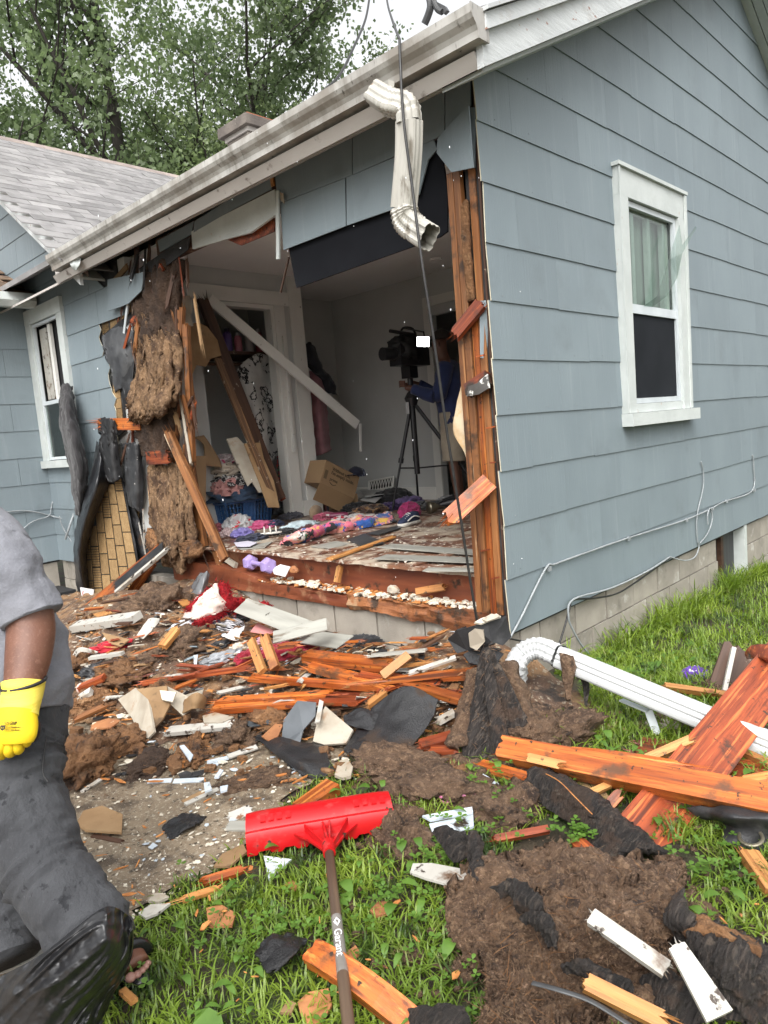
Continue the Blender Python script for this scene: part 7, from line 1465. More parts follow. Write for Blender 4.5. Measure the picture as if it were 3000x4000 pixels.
# doll head, purple box, sign corner
dh = thing('doll_head', M(*c6(352, 652)), 'small pale doll head lying in the heap at left', 'doll'); p = M(*c6(352, 652), .03)
blob('head', p, (.030, .028, .034), flat('doll_skin', (.60, .42, .36), .4), parent=dh, sub=3, amp=.05, low=-1)
tv = (V(CP) - p).normalized(); rt = tv.cross(V((0, 0, 1))).normalized()
for s in (-1, 1): blob('eye', p + tv * .027 + rt * .010 * s + V((0, 0, .006)), (.004, .004, .003), flat('doll_eye%d' % (s + 1), (.03, .02, .02)), parent=dh, sub=2, amp=0, low=-1)
blob('mouth', p + tv * .029 + V((0, 0, -.013)), (.005, .005, .002), flat('doll_mouth', (.45, .10, .10)), parent=dh, sub=2, amp=0, low=-1)
p = M(*c6(520, 925), .0); obj('purple_box', MB().prism([p + V((-.03, .0, .01)), p + V((.0, -.04, .012)), p + V((.03, -.02, .012)), p + V((.0, .02, .01))], (0, 0, .045)).mesh('pb'), flat('purple_card', (.14, .05, .32), .5), label='small purple box in the tan fibre', cat='box')
sg = thing('sign_scrap', M(*c6(370, 240)), 'white sign corner with a red letter behind the sloping board', 'sign')
a_, b_, d_ = F(*c6(345, 215), -.35), F(*c6(405, 225), -.35), F(*c6(355, 265), -.35)
flake('panel', [a_, b_, F(*c6(402, 258), -.35), d_], flat('sign_white', (.7, .7, .7), .5), .004, parent=sg)
ex2 = (b_ - a_).normalized(); ey2 = (a_ - d_).normalized(); nz2 = ex2.cross(ey2); q = d_ + ex2 * .03 + nz2 * .006 + ey2 * .01
textmesh('C', .11, flat('sign_red', (.55, .01, .02)), Matrix(((ex2.x, ey2.x, nz2.x, q.x), (ex2.y, ey2.y, nz2.y, q.y), (ex2.z, ey2.z, nz2.z, q.z), (0, 0, 0, 1))), sg, 'letter')

# the many loose pieces of the heap
RH = random.Random(77)
def heap_pt():
    while True:
        a, b = RH.uniform(150, 1060), RH.uniform(1300, 1680); p = M(a, b)
        if mound(p.x, p.y) > .05 and p.x < -.05: return p
for i in range(190):
    p = heap_pt(); an_ = RH.gauss(-.75, .7); L_ = RH.uniform(.05, .26) * RH.uniform(.4, 1); m_ = RH.choice([wood_wet, wood_red, wood_red, wood_stud, wood_stud, wood_dark, wood_tan, white_wood])
    d_ = V((math.cos(an_), math.sin(an_), RH.uniform(-.15, .25))); q_ = p + V((0, 0, RH.uniform(.03, .08)))
    board('loose_splinter', q_ - d_ * L_ / 2, q_ + d_ * L_ / 2, RH.uniform(.006, .032), RH.uniform(.004, .014), m_, nrm=(RH.uniform(-.5, .3), RH.uniform(-.5, .3), 1), s0=.03, s1=.05, n=5, seg=2, label=whichone('wood splinter', q_, {'wet_orange_pine': 'orange', 'wet_red_pine': 'red brown', 'raw_split_pine': 'pale', 'old_stud_pine': 'brown', 'dark_old_wood': 'dark', 'white_painted_wood': 'white painted'}[m_.name], 'long' if L_ > .15 else 'short'), cat='splinter', group='wood splinters on the rubble heap')
for i in range(130):
    p = heap_pt() + V((0, 0, RH.uniform(.025, .06))); r_ = RH.uniform(.015, .06); k_ = RH.randint(4, 7); a0 = RH.random() * 6.28; tx, ty_ = RH.uniform(-.7, .3), RH.uniform(-.7, .3); q_ = RH.uniform(.4, 1)
    m_ = RH.choice([drywall, drywall, kraft, tar, tar_wet, stuccoish, siding, white_wood])
    pts_ = []
    for j in range(k_):
        aa = a0 + 6.283 * j / k_; rr_ = r_ * RH.uniform(.6, 1.15); dx_, dy_ = rr_ * math.cos(aa), rr_ * q_ * math.sin(aa); pts_.append(p + V((dx_, dy_, max(-.01, dx_ * tx + dy_ * ty_))))
    flake('loose_shard', pts_, m_, RH.uniform(.004, .012), label=whichone('shard', p, {'broken_drywall': 'cream drywall', 'brown_drywall_paper': 'brown board', 'black_tar_paper': 'black felt', 'wet_black_felt': 'glossy black felt', 'orange_brown_board': 'orange brown board', 'blue_grey_siding': 'blue grey siding', 'white_painted_wood': 'white painted'}[m_.name], 'large' if r_ > .05 else 'small'), cat='shard', group='board shards on the rubble heap')

# ------------------------------------------------------------------ foreground right: beams, batts, scraps
def bb(e0, e1, wd, th, m, label, nrm, name='broken_board', cat='board', **kw): return board(name, M(*e0), M(*e1), wd, th, m, nrm=nrm, label=label, cat=cat, **kw)
bb((*c7(1150, 1010), .015), (*c7(1760, 240), .30), .19, .025, wood_red, 'wide orange plank lying across the white downspout', (-.35, -.45, .8), 'wide_plank', 'plank', s0=.03, seg=10)
bb((*c7(575, 650), .07), (*c7(1780, 885), .16), .10, .07, wood_wet, 'long heavy orange beam crossing the wide plank', (-.45, -.55, .7), 'split_beam', 'beam', s0=.05, seg=12)
bb((*c7(840, 655), .135), (*c7(1320, 720), .155), .035, .015, wood_wet, 'split sliver lifting off the top of the orange beam', (-.3, -.4, .85), 'beam_sliver', 'splinter', s0=.06, s1=.12, bow=.01)
bb((*c7(680, 680), .13), (*c7(830, 715), .13), .035, .008, wood_tan, 'raw pale split patch on the orange beam end', (-.6, -.7, .45), 'raw_split', 'splinter', s0=.03, s1=.05)
bb((*c7(1160, 695), .10), (*c7(1350, 612), .16), .035, .025, wood_tan, 'pale stick lying between beam and wide plank', (-.3, -.4, .9), s0=.05, s1=.03)
bb((*c7(925, 835), .06), (*c7(1035, 785), .07), .025, .02, wood_tan, 'short pale stick by the tan brick scrap', (-.3, -.4, .9), 'wood_stick', 'stick')
bb((*c7(1515, 640), .05), (*c7(1690, 725), .05), .035, .025, wood_tan, 'pale stick right of the wide plank', (-.3, -.4, .9), 'wood_stick', 'stick', s0=.03)
bb((*c7(1240, 395), .04), (*c7(1495, 432), .05), .03, .03, wood_tan, 'pale edged stick beside the purple cloth', (-.3, -.4, .9), 'wood_stick', 'stick', s0=.02)
bb((*c7(1130, 640), .03), (*c7(1480, 690), .04), .17, .02, wood_red, 'dark red board under the crossing boards', (0, 0, 1), s0=.05, s1=.05); bb((*c7(1450, 720), .03), (*c7(1700, 760), .03), .17, .02, wood_red, 'wet red board at the right edge below the beam', (0, 0, 1), s0=.05)
bb((*c7(1560, 790), .05), (*c7(1700, 765), .07), .05, .03, wood_wet, 'orange stub behind the beam at the right edge', (-.3, -.4, .9), s0=.05)
bb((*c7(1485, 412), .02), (*c7(1545, 240), .22), .16, .03, wood_dark, 'dark board leaning near the purple cloth', (-.8, -.5, .4), 'leaning_board', 'board', s1=.03); bb((*c7(1482, 415), .06), (*c7(1520, 240), .24), .02, .03, white_wood, 'white painted edge strip beside the leaning dark board', (-.8, -.5, .4), 'white_strip', 'strip')
sheet('curved_wood', [[M(*c7(1575, 262), .26), M(*c7(1600, 240), .30), M(*c7(1680, 235), .32)], [M(*c7(1585, 280), .24), M(*c7(1625, 285), .28), M(*c7(1680, 300), .30)]], wood_red, 10, 12, .03, .004, 8, .02, label='curved red wood piece at the right edge above the plank', cat='wood piece')
bb((*b1(1570, 365), .05), (*b1(1690, 540), .03), .06, .03, wood_tan, 'raw split stick at the right edge in the grass', (-.3, -.4, .9), s0=.03); bb((*c7(1015, 880), .05), (*c7(1060, 830), .08), .04, .02, wood_wet, 'small orange wedge beside the black roll', (-.3, -.4, .9), 'wood_wedge', 'wood piece', s1=.04)
bb((*b1(835, 320), .04), (*b1(945, 420), .03), .05, .02, wood_red, 'red wood stub poking from under the creped roll', (-.3, -.4, .9), 'wood_stub', 'wood piece', s0=.03, s1=.03); bb((*b1(470, 310), .03), (*b1(710, 265), .04), .025, .02, wood_red, 'thin red stick in the clover', (-.3, -.4, .9), 'wood_stick', 'stick', s0=.03)
cl(*c7(1362, 372), (.08, .06, .06), fabric('purple_white', (.10, .03, .30), None, [((.6, .58, .65), 22, .655, .665)]), 'purple cloth with white print on the grass', 71, 'cloth', 'purple_cloth'); cl(*c7(1450, 355), (.08, .07, .04), tar, 'black rag beside the purple cloth', 72, 'cloth')
fk([c7(1160, 540), c7(1190, 510), c7(1235, 500), c7(1340, 548), c7(1300, 560), c7(1200, 565)], drywall, 'cream panel lying in the grass under the downspout', 'cream_panel', 'panel', .03, .008)
bk2 = thing('metal_bracket', M(*c7(1190, 560)), 'bent grey metal strip bracket below the white downspout', 'bracket')
board('arm', M(*c7(1065, 450), .12), M(*c7(1175, 495), .12), .03, .008, alu, parent=bk2); board('leg', M(*c7(1175, 492), .12), M(*c7(1210, 588), .02), .035, .008, alu, nrm=(-1, -.5, .3), parent=bk2)
# tan brick patterned scrap, creped roll
bs_ = thing('asphalt_siding_scrap', M(*c7(920, 810)), 'tan brick patterned siding scrap under the orange beam', 'siding scrap')
q4 = [M(*c7(805, 745), .03), M(*c7(960, 770), .03), M(*c7(1045, 880), .03), M(*c7(930, 870), .03)]
flake('backing', q4, tar, .008, parent=bs_); at_ = lambda s, t: q4[0].lerp(q4[1], s).lerp(q4[3].lerp(q4[2], s), t)
for i in range(3):
    for j in range(4):
        o_ = .5 * (i % 2); t0, t1 = max(0, (j - o_ + .06) / 4), min(1, (j - o_ + .94) / 4)
        if t1 > t0 + .02: part('brick', MB().prism([at_((i + .06) / 3, t0), at_((i + .94) / 3, t0), at_((i + .94) / 3, t1), at_((i + .06) / 3, t1)], (0, 0, .005)), brick_tan, bs_)
def crease(nm, rows, m, label, cat, parent=None, nu=60, nv=26, rib=.004, k=60, th=.02, rag=.03, seed=1, ls=1.0, **kw):
    """creped batt paper: fine cross ribs along the length"""
    o = sheet(nm, [[M(p[0], p[1], p[2] * ls) for p in r] for r in rows], m, nu, nv, th, .016, 9, rag, seed=seed, label=label, cat=cat, parent=parent, amp2=rib * 1.6, sc2=k, ridge=rib * 1.2, rsc=22, an=(.6, 1.6, 1), **kw); return o
crease('creped_batt_roll', [[(*c7(655, 820), .05), (*c7(700, 745), .14), (*c7(780, 745), .10), (*c7(850, 790), .03)], [(*c7(740, 870), .05), (*c7(830, 800), .16), (*c7(900, 800), .12), (*c7(940, 850), .03)], [(*c7(850, 950), .04), (*c7(950, 880), .15), (*c7(1020, 890), .11), (*c7(1040, 930), .03)], [(*c7(940, 1030), .04), (*c7(1060, 960), .13), (*c7(1120, 970), .09), (*c7(1130, 1000), .02)], [(*b1(900, 420), .03), (*b1(1080, 370), .09), (*b1(1180, 370), .06), (*b1(1230, 400), .02)]], batt_paper, 'dark creped batt paper arched over the grass like a roll', 'insulation batt', ls=.72, rag=.07)
bpy.data.objects['creped_batt_roll'].select_set(False)
part('stitch_thread', MB().tube(smoothline([M(*b1(700, 25), .12), M(*b1(760, 60), .145), M(*b1(830, 130), .145), M(*b1(900, 200), .13)], 24), .0018, 5), chips_o, bpy.data.objects['creped_batt_roll'])
cl(*b1(655, 145), (.07, .06, .05), tar, 'black crumpled film inside the mouth of the creped roll', 73, 'plastic', 'black_film')
# big brown mats
def bigmat(name, rows, label, seed, th=.05, nu=120, nv=120, rag=.09):
    o = sheet(name, [[M(*p) for p in r] for r in rows], dirt, nu, nv, th, .042, 7, rag, 10, label=label, cat='insulation mat', seed=seed, amp2=.016, sc2=40)
    fuzz(o, 3600, .028, .0012, dirt, seed, .6, crumb=1600); fuzz(o, 500, .06, .0011, fibre_w, seed + 3, .5, 'pale_fibres'); return o
bigmat('insulation_mat', [[(*b1(360, 430), .05), (*b1(650, 385), .07), (*b1(950, 400), .08), (*b1(1300, 430), .06)], [(*b1(290, 540), .06), (*b1(620, 520), .11), (*b1(950, 520), .12), (*b1(1300, 530), .07)], [(*b1(280, 690), .05), (*b1(600, 680), .10), (*b1(930, 660), .13), (*b1(1240, 680), .08)], [(*b1(330, 810), .04), (*b1(600, 800), .08), (*b1(900, 790), .10), (*b1(1180, 800), .06)], [(*b1(450, 880), .03), (*b1(660, 880), .06), (*b1(840, 850), .06), (*b1(1100, 870), .04)]], 'large brown fibrous insulation mat spread over the lawn', 5)
bigmat('insulation_mat', [[(*b1(440, 850), .05), (*b1(650, 850), .08), (*b1(860, 870), .07)], [(*b1(470, 960), .05), (*b1(670, 970), .08), (*b1(880, 980), .06)], [(*b1(460, 1080), .04), (*b1(680, 1090), .07), (*b1(920, 1090), .05)], [(*b1(420, 1180), .04), (*b1(680, 1190), .06), (*b1(950, 1190), .04)]], 'second brown insulation mat at the bottom of the lawn', 6)
bigmat('insulation_mat', [[(*b1(900, 800), .03), (*b1(1080, 800), .05), (*b1(1240, 780), .05)], [(*b1(880, 930), .03), (*b1(1050, 950), .05), (*b1(1260, 930), .05)], [(*b1(960, 1120), .03), (*b1(1120, 1120), .05), (*b1(1300, 1100), .04)]], 'brown insulation mat between the white trim and splinter', 7, .04, 80, 80)
for (rows, l, s) in (([[(*b1(450, 515), 0.185), (*b1(560, 490), 0.215), (*b1(600, 500), 0.215)], [(*b1(540, 560), 0.185), (*b1(620, 570), 0.225), (*b1(680, 590), 0.215)], [(*b1(580, 600), 0.175), (*b1(660, 620), 0.195), (*b1(700, 620), 0.185)]], 'torn dark paper flap on the large mat', 1), ([[(*b1(590, 640), 0.195), (*b1(650, 625), 0.215), (*b1(715, 650), 0.215)], [(*b1(680, 690), 0.185), (*b1(720, 700), 0.215), (*b1(755, 720), 0.185)], [(*b1(710, 775), 0.165), (*b1(735, 770), 0.185), (*b1(750, 780), 0.165)]], 'twisted dark paper strip on the large mat', 2), ([[(*b1(760, 850), 0.145), (*b1(820, 825), 0.185), (*b1(900, 850), 0.155)], [(*b1(860, 900), 0.135), (*b1(950, 900), 0.165), (*b1(1040, 940), 0.115)], [(*b1(880, 960), 0.115), (*b1(960, 960), 0.125), (*b1(1040, 980), 0.105)]], 'dark creped paper piece beside the tan splinter', 3), ([[(*b1(215, 280), 0.085), (*b1(250, 265), 0.115), (*b1(345, 290), 0.105)], [(*b1(260, 350), 0.095), (*b1(310, 330), 0.125), (*b1(370, 340), 0.115)], [(*b1(300, 410), 0.085), (*b1(330, 400), 0.095), (*b1(360, 380), 0.105)]], 'dark felt piece in the grass above the white board', 4), ([[(*b1(350, 300), 0.115), (*b1(385, 280), 0.145), (*b1(420, 300), 0.115)], [(*b1(365, 400), 0.105), (*b1(400, 390), 0.135), (*b1(435, 400), 0.115)], [(*b1(370, 470), 0.115), (*b1(400, 480), 0.135), (*b1(430, 490), 0.115)]], 'narrow dark felt fold at the corner of the large mat', 5), ([[(*b1(1240, 560), 0.155), (*b1(1270, 530), 0.165), (*b1(1290, 520), 0.155)], [(*b1(1220, 650), 0.155), (*b1(1280, 640), 0.185), (*b1(1310, 640), 0.155)], [(*b1(1240, 690), 0.135), (*b1(1290, 690), 0.155), (*b1(1330, 680), 0.135)]], 'grey felt fold at the right corner of the large mat', 6), ([[(*b1(110, 1050), 0.105), (*b1(230, 1030), 0.125), (*b1(340, 1040), 0.105)], [(*b1(120, 1120), 0.095), (*b1(240, 1110), 0.115), (*b1(370, 1110), 0.095)], [(*b1(130, 1180), 0.085), (*b1(250, 1190), 0.105), (*b1(380, 1190), 0.085)]], 'dark creped paper at the bottom edge beside the curved board', 7)):
    crease('paper_flap', rows, batt_paper, l, 'batt paper', None, 30, 22, .004, 50, .008, .09, s)
crease('creped_batt', [[(*b1(1215, 720), .08), (*b1(1300, 650), .16), (*b1(1450, 690), .16), (*b1(1560, 740), .14), (*b1(1700, 790), .12)], [(*b1(1260, 800), .08), (*b1(1340, 730), .20), (*b1(1470, 770), .22), (*b1(1580, 810), .20), (*b1(1720, 860), .16)], [(*b1(1330, 900), .06), (*b1(1400, 830), .18), (*b1(1500, 860), .21), (*b1(1600, 890), .19), (*b1(1740, 920), .15)], [(*b1(1400, 1010), .04), (*b1(1470, 960), .13), (*b1(1540, 980), .15), (*b1(1620, 990), .13), (*b1(1760, 1010), .10)], [(*b1(1430, 1110), .03), (*b1(1500, 1090), .07), (*b1(1580, 1090), .08), (*b1(1650, 1090), .07), (*b1(1780, 1090), .05)]], batt_paper, 'thick dark creped insulation batt at the bottom right', 'insulation batt', seed=11, nu=70, nv=60, rib=.007, k=44, th=.02, ls=.75, rag=.07)
crease('creped_batt', [[(*b1(1120, 960), .06), (*b1(1200, 890), .11), (*b1(1290, 930), .08)], [(*b1(1140, 1040), .05), (*b1(1230, 1000), .10), (*b1(1330, 1020), .06)], [(*b1(1180, 1130), .03), (*b1(1270, 1110), .06), (*b1(1370, 1110), .04)]], batt_paper, 'smaller creped batt piece left of the white splinter', 'insulation batt', seed=12, nu=40, nv=30, rib=.006, k=44)
sheet('batt_fibre', [[M(*b1(1270, 690), .125), M(*b1(1340, 655), .15), M(*b1(1460, 690), .155), M(*b1(1610, 770), .14)], [M(*b1(1300, 730), .14), M(*b1(1380, 710), .175), M(*b1(1480, 740), .18), M(*b1(1630, 810), .16)]], fibre_w, 16, 50, .02, .012, 16, .05, label='rusty fibre ridge along the top of the big creped batt', cat='insulation', amp2=.008, sc2=40)
# white scraps and splinters on the mats
bb((*b1(890, 640), .21), (*b1(1225, 875), .16), .042, .016, white_wood, 'white painted trim board lying on the large mat', (-.35, -.4, .85), 'trim_board', 'trim', s0=.01, s1=.01)
bb((*b1(1258, 760), .24), (*b1(1450, 1075), .17), .040, .012, white_wood, 'pointed white painted splinter beside the big batt', (-.5, -.5, .7), 'white_splinter', 'splinter', s0=.015, taper=1.6)
bb((*b1(868, 925), .15), (*b1(1235, 1110), .13), .038, .025, wood_tan, 'tan flaking wood splinter at the bottom', (-.4, -.5, .8), 'tan_splinter', 'splinter', s0=.02, s1=.05)
fk([b1(112, 450), b1(125, 412), b1(205, 410), b1(300, 428), b1(395, 445), b1(395, 500), b1(300, 508), b1(180, 475)], white_wood, 'white painted hardboard scrap at the left of the large mat', 'white_board', 'board', .07, .008)
obj('black_strip', MB().tube(smoothline([M(*b1(640, 928), .15), M(*b1(760, 960), .16), M(*b1(900, 1010), .15), M(*b1(1070, 1115), .13)], 30), .008, 6, flat=.3).mesh('s', True), slate, label='thin black metal strip curving over the second mat', cat='strip')
sg1 = fk([b1(165, 205), b1(380, 167), b1(385, 190), b1(200, 225)], chips_b, 'upper pale blue siding piece in the grass', 'siding_scrap', 'siding', .05, .008); fk([b1(195, 240), b1(385, 200), b1(388, 250), b1(310, 280), b1(210, 278)], chips_b, 'lower pale blue siding piece in the grass', 'siding_scrap', 'siding', .045, .008)
fk([c7(465, 725), c7(560, 780), c7(610, 830), c7(560, 800), c7(470, 755)], chips_b, 'pale siding sliver left of the creped roll', 'siding_scrap', 'siding', .04, .006); fk([c7(780, 490), c7(800, 488), c7(822, 548), c7(805, 552)], white_wood, 'white sliver standing in the grass behind the felt tent', 'white_scrap', 'scrap', .04)
ph = flat('pink_hanger_plastic', (.50, .16, .28), .35)
mb = MB(); mb.tube(smoothline([M(*c7(330, 845), .03), M(*c7(375, 838), .04), M(*c7(470, 835), .04), M(*c7(520, 825), .04), M(*c7(525, 835), .04), M(*c7(490, 846), .04)], 24), .006, 6); mb.tube(smoothline([M(*c7(375, 838), .04), M(*c7(380, 858), .03), M(*c7(350, 866), .02), M(*c7(332, 858), .03)], 14), .005, 6)
obj('clothes_hanger', mb.mesh('ph', True), ph, label='broken pink plastic hanger on the brown insulation', cat='hanger')
# black rubber sheet with a grommet
gr = thing('rubber_sheet', M(*c7(1560, 980)), 'black rubber sheet with brass grommet at the right edge', 'rubber sheet')
sheet('sheet', [[M(*c7(1330, 885), .06), M(*c7(1480, 880), .12), M(*c7(1700, 900), .12)], [M(*c7(1400, 930), .05), M(*c7(1520, 925), .14), M(*c7(1700, 930), .13)], [M(*c7(1480, 950), .05), M(*c7(1560, 965), .09), M(*c7(1700, 975), .08)], [M(*c7(1480, 1010), .04), M(*c7(1570, 1020), .05), M(*c7(1700, 1010), .05)], [M(*c7(1530, 1060), .02), M(*c7(1600, 1065), .02), M(*c7(1700, 1060), .02)]], tar, 30, 26, .006, .01, 9, .03, parent=gr)
p = M(*c7(1590, 1005), .066); tor = MB(); tor.tube([p + V((.034 * math.cos(i * .3307), .034 * math.sin(i * .3307), .010 * math.cos(i * .33))) for i in range(20)], .006, 8); part('grommet', tor, bpy.data.materials['tarnished_metal'], gr)

# ------------------------------------------------------------------ red pusher
A_, B_ = M(*c8(1006, 490), .0), M(*c8(1605, 385), .0); A_.z = B_.z = max(A_.z, B_.z) + .045
ax = (B_ - A_).normalized(); tw = V((ax.y, -ax.x, 0)); tw = tw if tw.dot(V((CP[0], CP[1], 0)) - V((A_.x, A_.y, 0))) > 0 else -tw; LB = (B_ - A_).length
bld = thing('snow_pusher', (A_ + B_) / 2, 'red plastic snow pusher with wooden handle lying on the grass', 'snow pusher')
prof = [(-.165, .02), (-.160, .062), (-.145, .085), (-.115, .098), (-.075, .098), (-.045, .088), (-.028, .074), (-.022, .080), (-.008, .080), (.0, .066), (.004, .03), (.004, .0)]
def bladep(u, k, dz=0): t, z = prof[k]; s = 1 - .035 * abs(2 * u - 1) ** 6; return A_ + ax * (LB * u) + tw * (t * s) + V((0, 0, z * s + dz - .02))
mb = MB(); nb = 48; npf = len(prof); vs = []
for i in range(nb + 1):
    for k in range(npf):
        p = bladep(i / nb, k)
        if k == npf - 1: p.z += .012 * (1 if (i // 4) % 2 else 0)
        vs.append(p)
fs = [(i * npf + k, (i + 1) * npf + k, (i + 1) * npf + k + 1, i * npf + k + 1) for i in range(nb) for k in range(npf - 1)]
fs += [tuple(range(npf)), tuple(range(nb * npf, nb * npf + npf))[::-1]]
mb.add(vs, fs); bo_ = obj('blade', fixn(mb.mesh('blade', True)), red_pl, bld); sm = bo_.modifiers.new('t', 'SOLIDIFY'); sm.thickness = .004; es = bo_.modifiers.new('e', 'EDGE_SPLIT'); es.split_angle = math.radians(38)
for u in (.10, .155, .21, .27, .74, .80, .86, .92):                      # moulded ribs on the back
    part('rib', MB().prism([bladep(u, 4, .001), bladep(u + .035, 4, .001), bladep(u + .035, 5, .003), bladep(u, 5, .003)], (0, 0, .004)), red_pl, bld)
hu = .53; hc = A_ + ax * (LB * hu); sock0 = hc + tw * .13 + V((0, 0, .035)); 
part('hub_plate', MB().prism([hc - ax * .115 + V((0, 0, .028)), hc + ax * .115 + V((0, 0, .028)), hc + ax * .07 + tw * .045 + V((0, 0, .026)), sock0 + ax * .02 - V((0, 0, .006)), sock0 - ax * .02 - V((0, 0, .006)), hc - ax * .07 + tw * .045 + V((0, 0, .026))], (0, 0, .008)), red_pl, bld)
for k in (-.075, -.012, .012, .075): part('hub_rib', MB().prism([hc + ax * k + V((0, 0, .036)), hc + ax * k + V((0, 0, .062)), sock0 + ax * (k * .15) + V((0, 0, .02)), sock0 + ax * (k * .15) + V((0, 0, .0))], ax * .006), red_pl, bld)
h0 = sock0 - tw * .01 + V((0, 0, .004)); h1 = M(*c8(1412, 1150), .10); hd = (h1 - h0).normalized(); h1b = h0 + hd * 1.25
part('socket', MB().tube([h0 - hd * .015, h0 + hd * .045], [.024, .021], 18), red_pl, bld)
hs_ = MB(); hs_.tube([V((0, 0, 0)), V((.3, 0, 0)), V((.8, 0, 0)), V((1.2, 0, 0))], .0155, 18)
obj('handle', hs_.mesh('handle', True), handle_w, bld, mw=frame(h0, h1b, (0, 0, 1)))
# printed sleeve: word and diamond mark
dst = lambda a, b: (M(a, b, .08) - h0).dot(hd)
s0_, s1_ = dst(*c8(1352, 725)), dst(*c8(1395, 960))
part('label_sleeve', MB().tube([h0 + hd * s0_, h0 + hd * s1_], .0160, 20), mat('clear_sleeve', (.22, .205, .19), (.17, .155, .14), 20, .25, 0, rand=0), bld)
pm_ = h0 + hd * ((s0_ + s1_) / 2); vn = (V(CP) - pm_); vn = (vn - hd * vn.dot(hd)).normalized(); ty = vn.cross(hd)
def hmat(s, side): q = h0 + hd * s + ty * side + vn * .0163; return Matrix(((hd.x, ty.x, vn.x, q.x), (hd.y, ty.y, vn.y, q.y), (hd.z, ty.z, vn.z, q.z), (0, 0, 0, 1)))
wi = flat('white_print', (.75, .75, .75), .5)
textmesh('Garant', .030, wi, hmat(s0_ + (s1_ - s0_) * .30, -.010), bld, 'word_print', .0004, (s1_ - s0_) * .50 / .088)
def hp_(u, v): return hmat(s0_ + (s1_ - s0_) * u, v).translation
part('diamond_mark', MB().prism([hp_(.08, 0), hp_(.165, -.010), hp_(.25, 0), hp_(.165, .010)], vn * .0005), wi, bld)
part('diamond_bird', MB().prism([hp_(.12, .001), hp_(.165, -.006), hp_(.17, -.001), hp_(.215, .0), hp_(.165, .005)], vn * .001), bpy.data.materials['clear_sleeve'], bld)
# rain drops in the air
RR = random.Random(5); mb = MB()
for _ in range(45):
    a, b, d = RR.uniform(200, 1150), RR.uniform(250, 1250), RR.uniform(1.2, 3.0); p = D(a, b, d); r = RR.uniform(.0006, .0012)
    vs, fs = ico(1); mb.add([(p.x + v[0] * r, p.y + v[1] * r, p.z + v[2] * r * RR.uniform(1.6, 3)) for v in vs], fs)
obj('rain_drops', mb.mesh('rain', True), flat('water_drop', (.85, .87, .9), .2), label='falling white rain drops in the air', cat='rain', kind='stuff')

# ------------------------------------------------------------------ people
def pmesh(name, parts_, m, parent, smooth=True):
    mb = MB()
    for vs, fs in parts_: mb.add(vs, fs)
    return obj(name, mb.mesh(name, smooth), m, parent)
# --- worker at the left edge: frame of the body, d = distance from the camera
def wk(a, b, d): return D(a - 17, b, d)
foot = M(262, 2085); wkr = thing('person', (foot.x - .1, foot.y + .2, 0), 'person in grey t-shirt and charcoal sweatpants wearing a yellow work glove', 'person')
right = V((RC[0][0], RC[1][0], 0)).normalized(); fwd = V((-RC[0][2], -RC[1][2], 0)).normalized(); UPV = V((0, 0, 1))
hip = wk(40, 1600, 2.42); chest = wk(-35, 1330, 2.50); neck = wk(-70, 1120, 2.52); head = neck + V((0, 0, .155)) - right * .06
shL, shR = wk(12, 1215, 2.32), wk(-160, 1190, 2.75); elb = wk(82, 1385, 2.27); wri = wk(66, 1490, 2.22); hnd = wk(50, 1545, 2.2)
hipL, hipR = wk(36, 1640, 2.41), wk(-30, 1650, 2.58); knL = wk(108, 1835, 2.32); anL = M(250, 2062, .09) ; toeL = M(282, 2088, .03); knR = wk(-12, 1890, 2.6); anR = M(30, 2050, .08)
elR, haR = wk(-200, 1420, 2.75), wk(-190, 1600, 2.7)
J = [hip, (hip + chest) / 2, chest, neck, head - V((0, 0, .05)), head + V((0, 0, .05)), head + V((0, 0, .10)), shL, elb, wri, hnd, shR, elR, haR, hipL, knL, anL, toeL, hipR, knR, anR, anR - right * .13]
E_ = [(0, 1), (1, 2), (2, 3), (3, 4), (4, 5), (5, 6), (2, 7), (7, 8), (8, 9), (9, 10), (2, 11), (11, 12), (12, 13), (0, 14), (14, 15), (15, 16), (16, 17), (0, 18), (18, 19), (19, 20), (20, 21)]
RD = [(.12, .10), (.11, .09), (.11, .09), .055, .080, .092, .055, .05, .05, .035, .035, .05, .045, .032, .09, .065, .045, .03, .09, .065, .045, .03]
skinbody('body', J, E_, RD, skin_b, parent=wkr)
blob('hair', head + V((0, 0, .045)) + right * .012, (.098, .098, .085), flat('black_hair', (.012, .010, .009), .8), parent=wkr, sub=4, amp=.05, low=-.25)
for i in range(5):
    o_ = fwd * (.026 - i * .013) if i < 4 else fwd * .03 - right * .02; L_ = (.075, .085, .08, .065, .05)[i]
    pmesh('bare_finger', [limb([haR + o_, haR + o_ - UPV * L_ * .55 + right * .006, haR + o_ - UPV * L_ + right * .02], [.0095, .009, .007], 10, tuple(right), 8)], skin_b, wkr)
for s in (-1, 1):
    blob('eye', head - right * .082 + fwd * (.032 * s) + V((0, 0, .02)), (.009, .011, .007), flat('eye_w%d' % (s + 1), (.6, .58, .55)), parent=wkr, sub=2, amp=0, low=-1); blob('ear', head + fwd * (.086 * s), (.018, .010, .028), skin_b, parent=wkr, sub=2, amp=0, low=-1)
blob('mouth', head - right * .082 - V((0, 0, .062)), (.008, .022, .006), flat('lip', (.12, .04, .03)), parent=wkr, sub=2, amp=0, low=-1)
blob('nose', head - right * .09 - V((0, 0, .015)), (.018, .014, .022), skin_b, parent=wkr, sub=2, amp=0, low=-1)
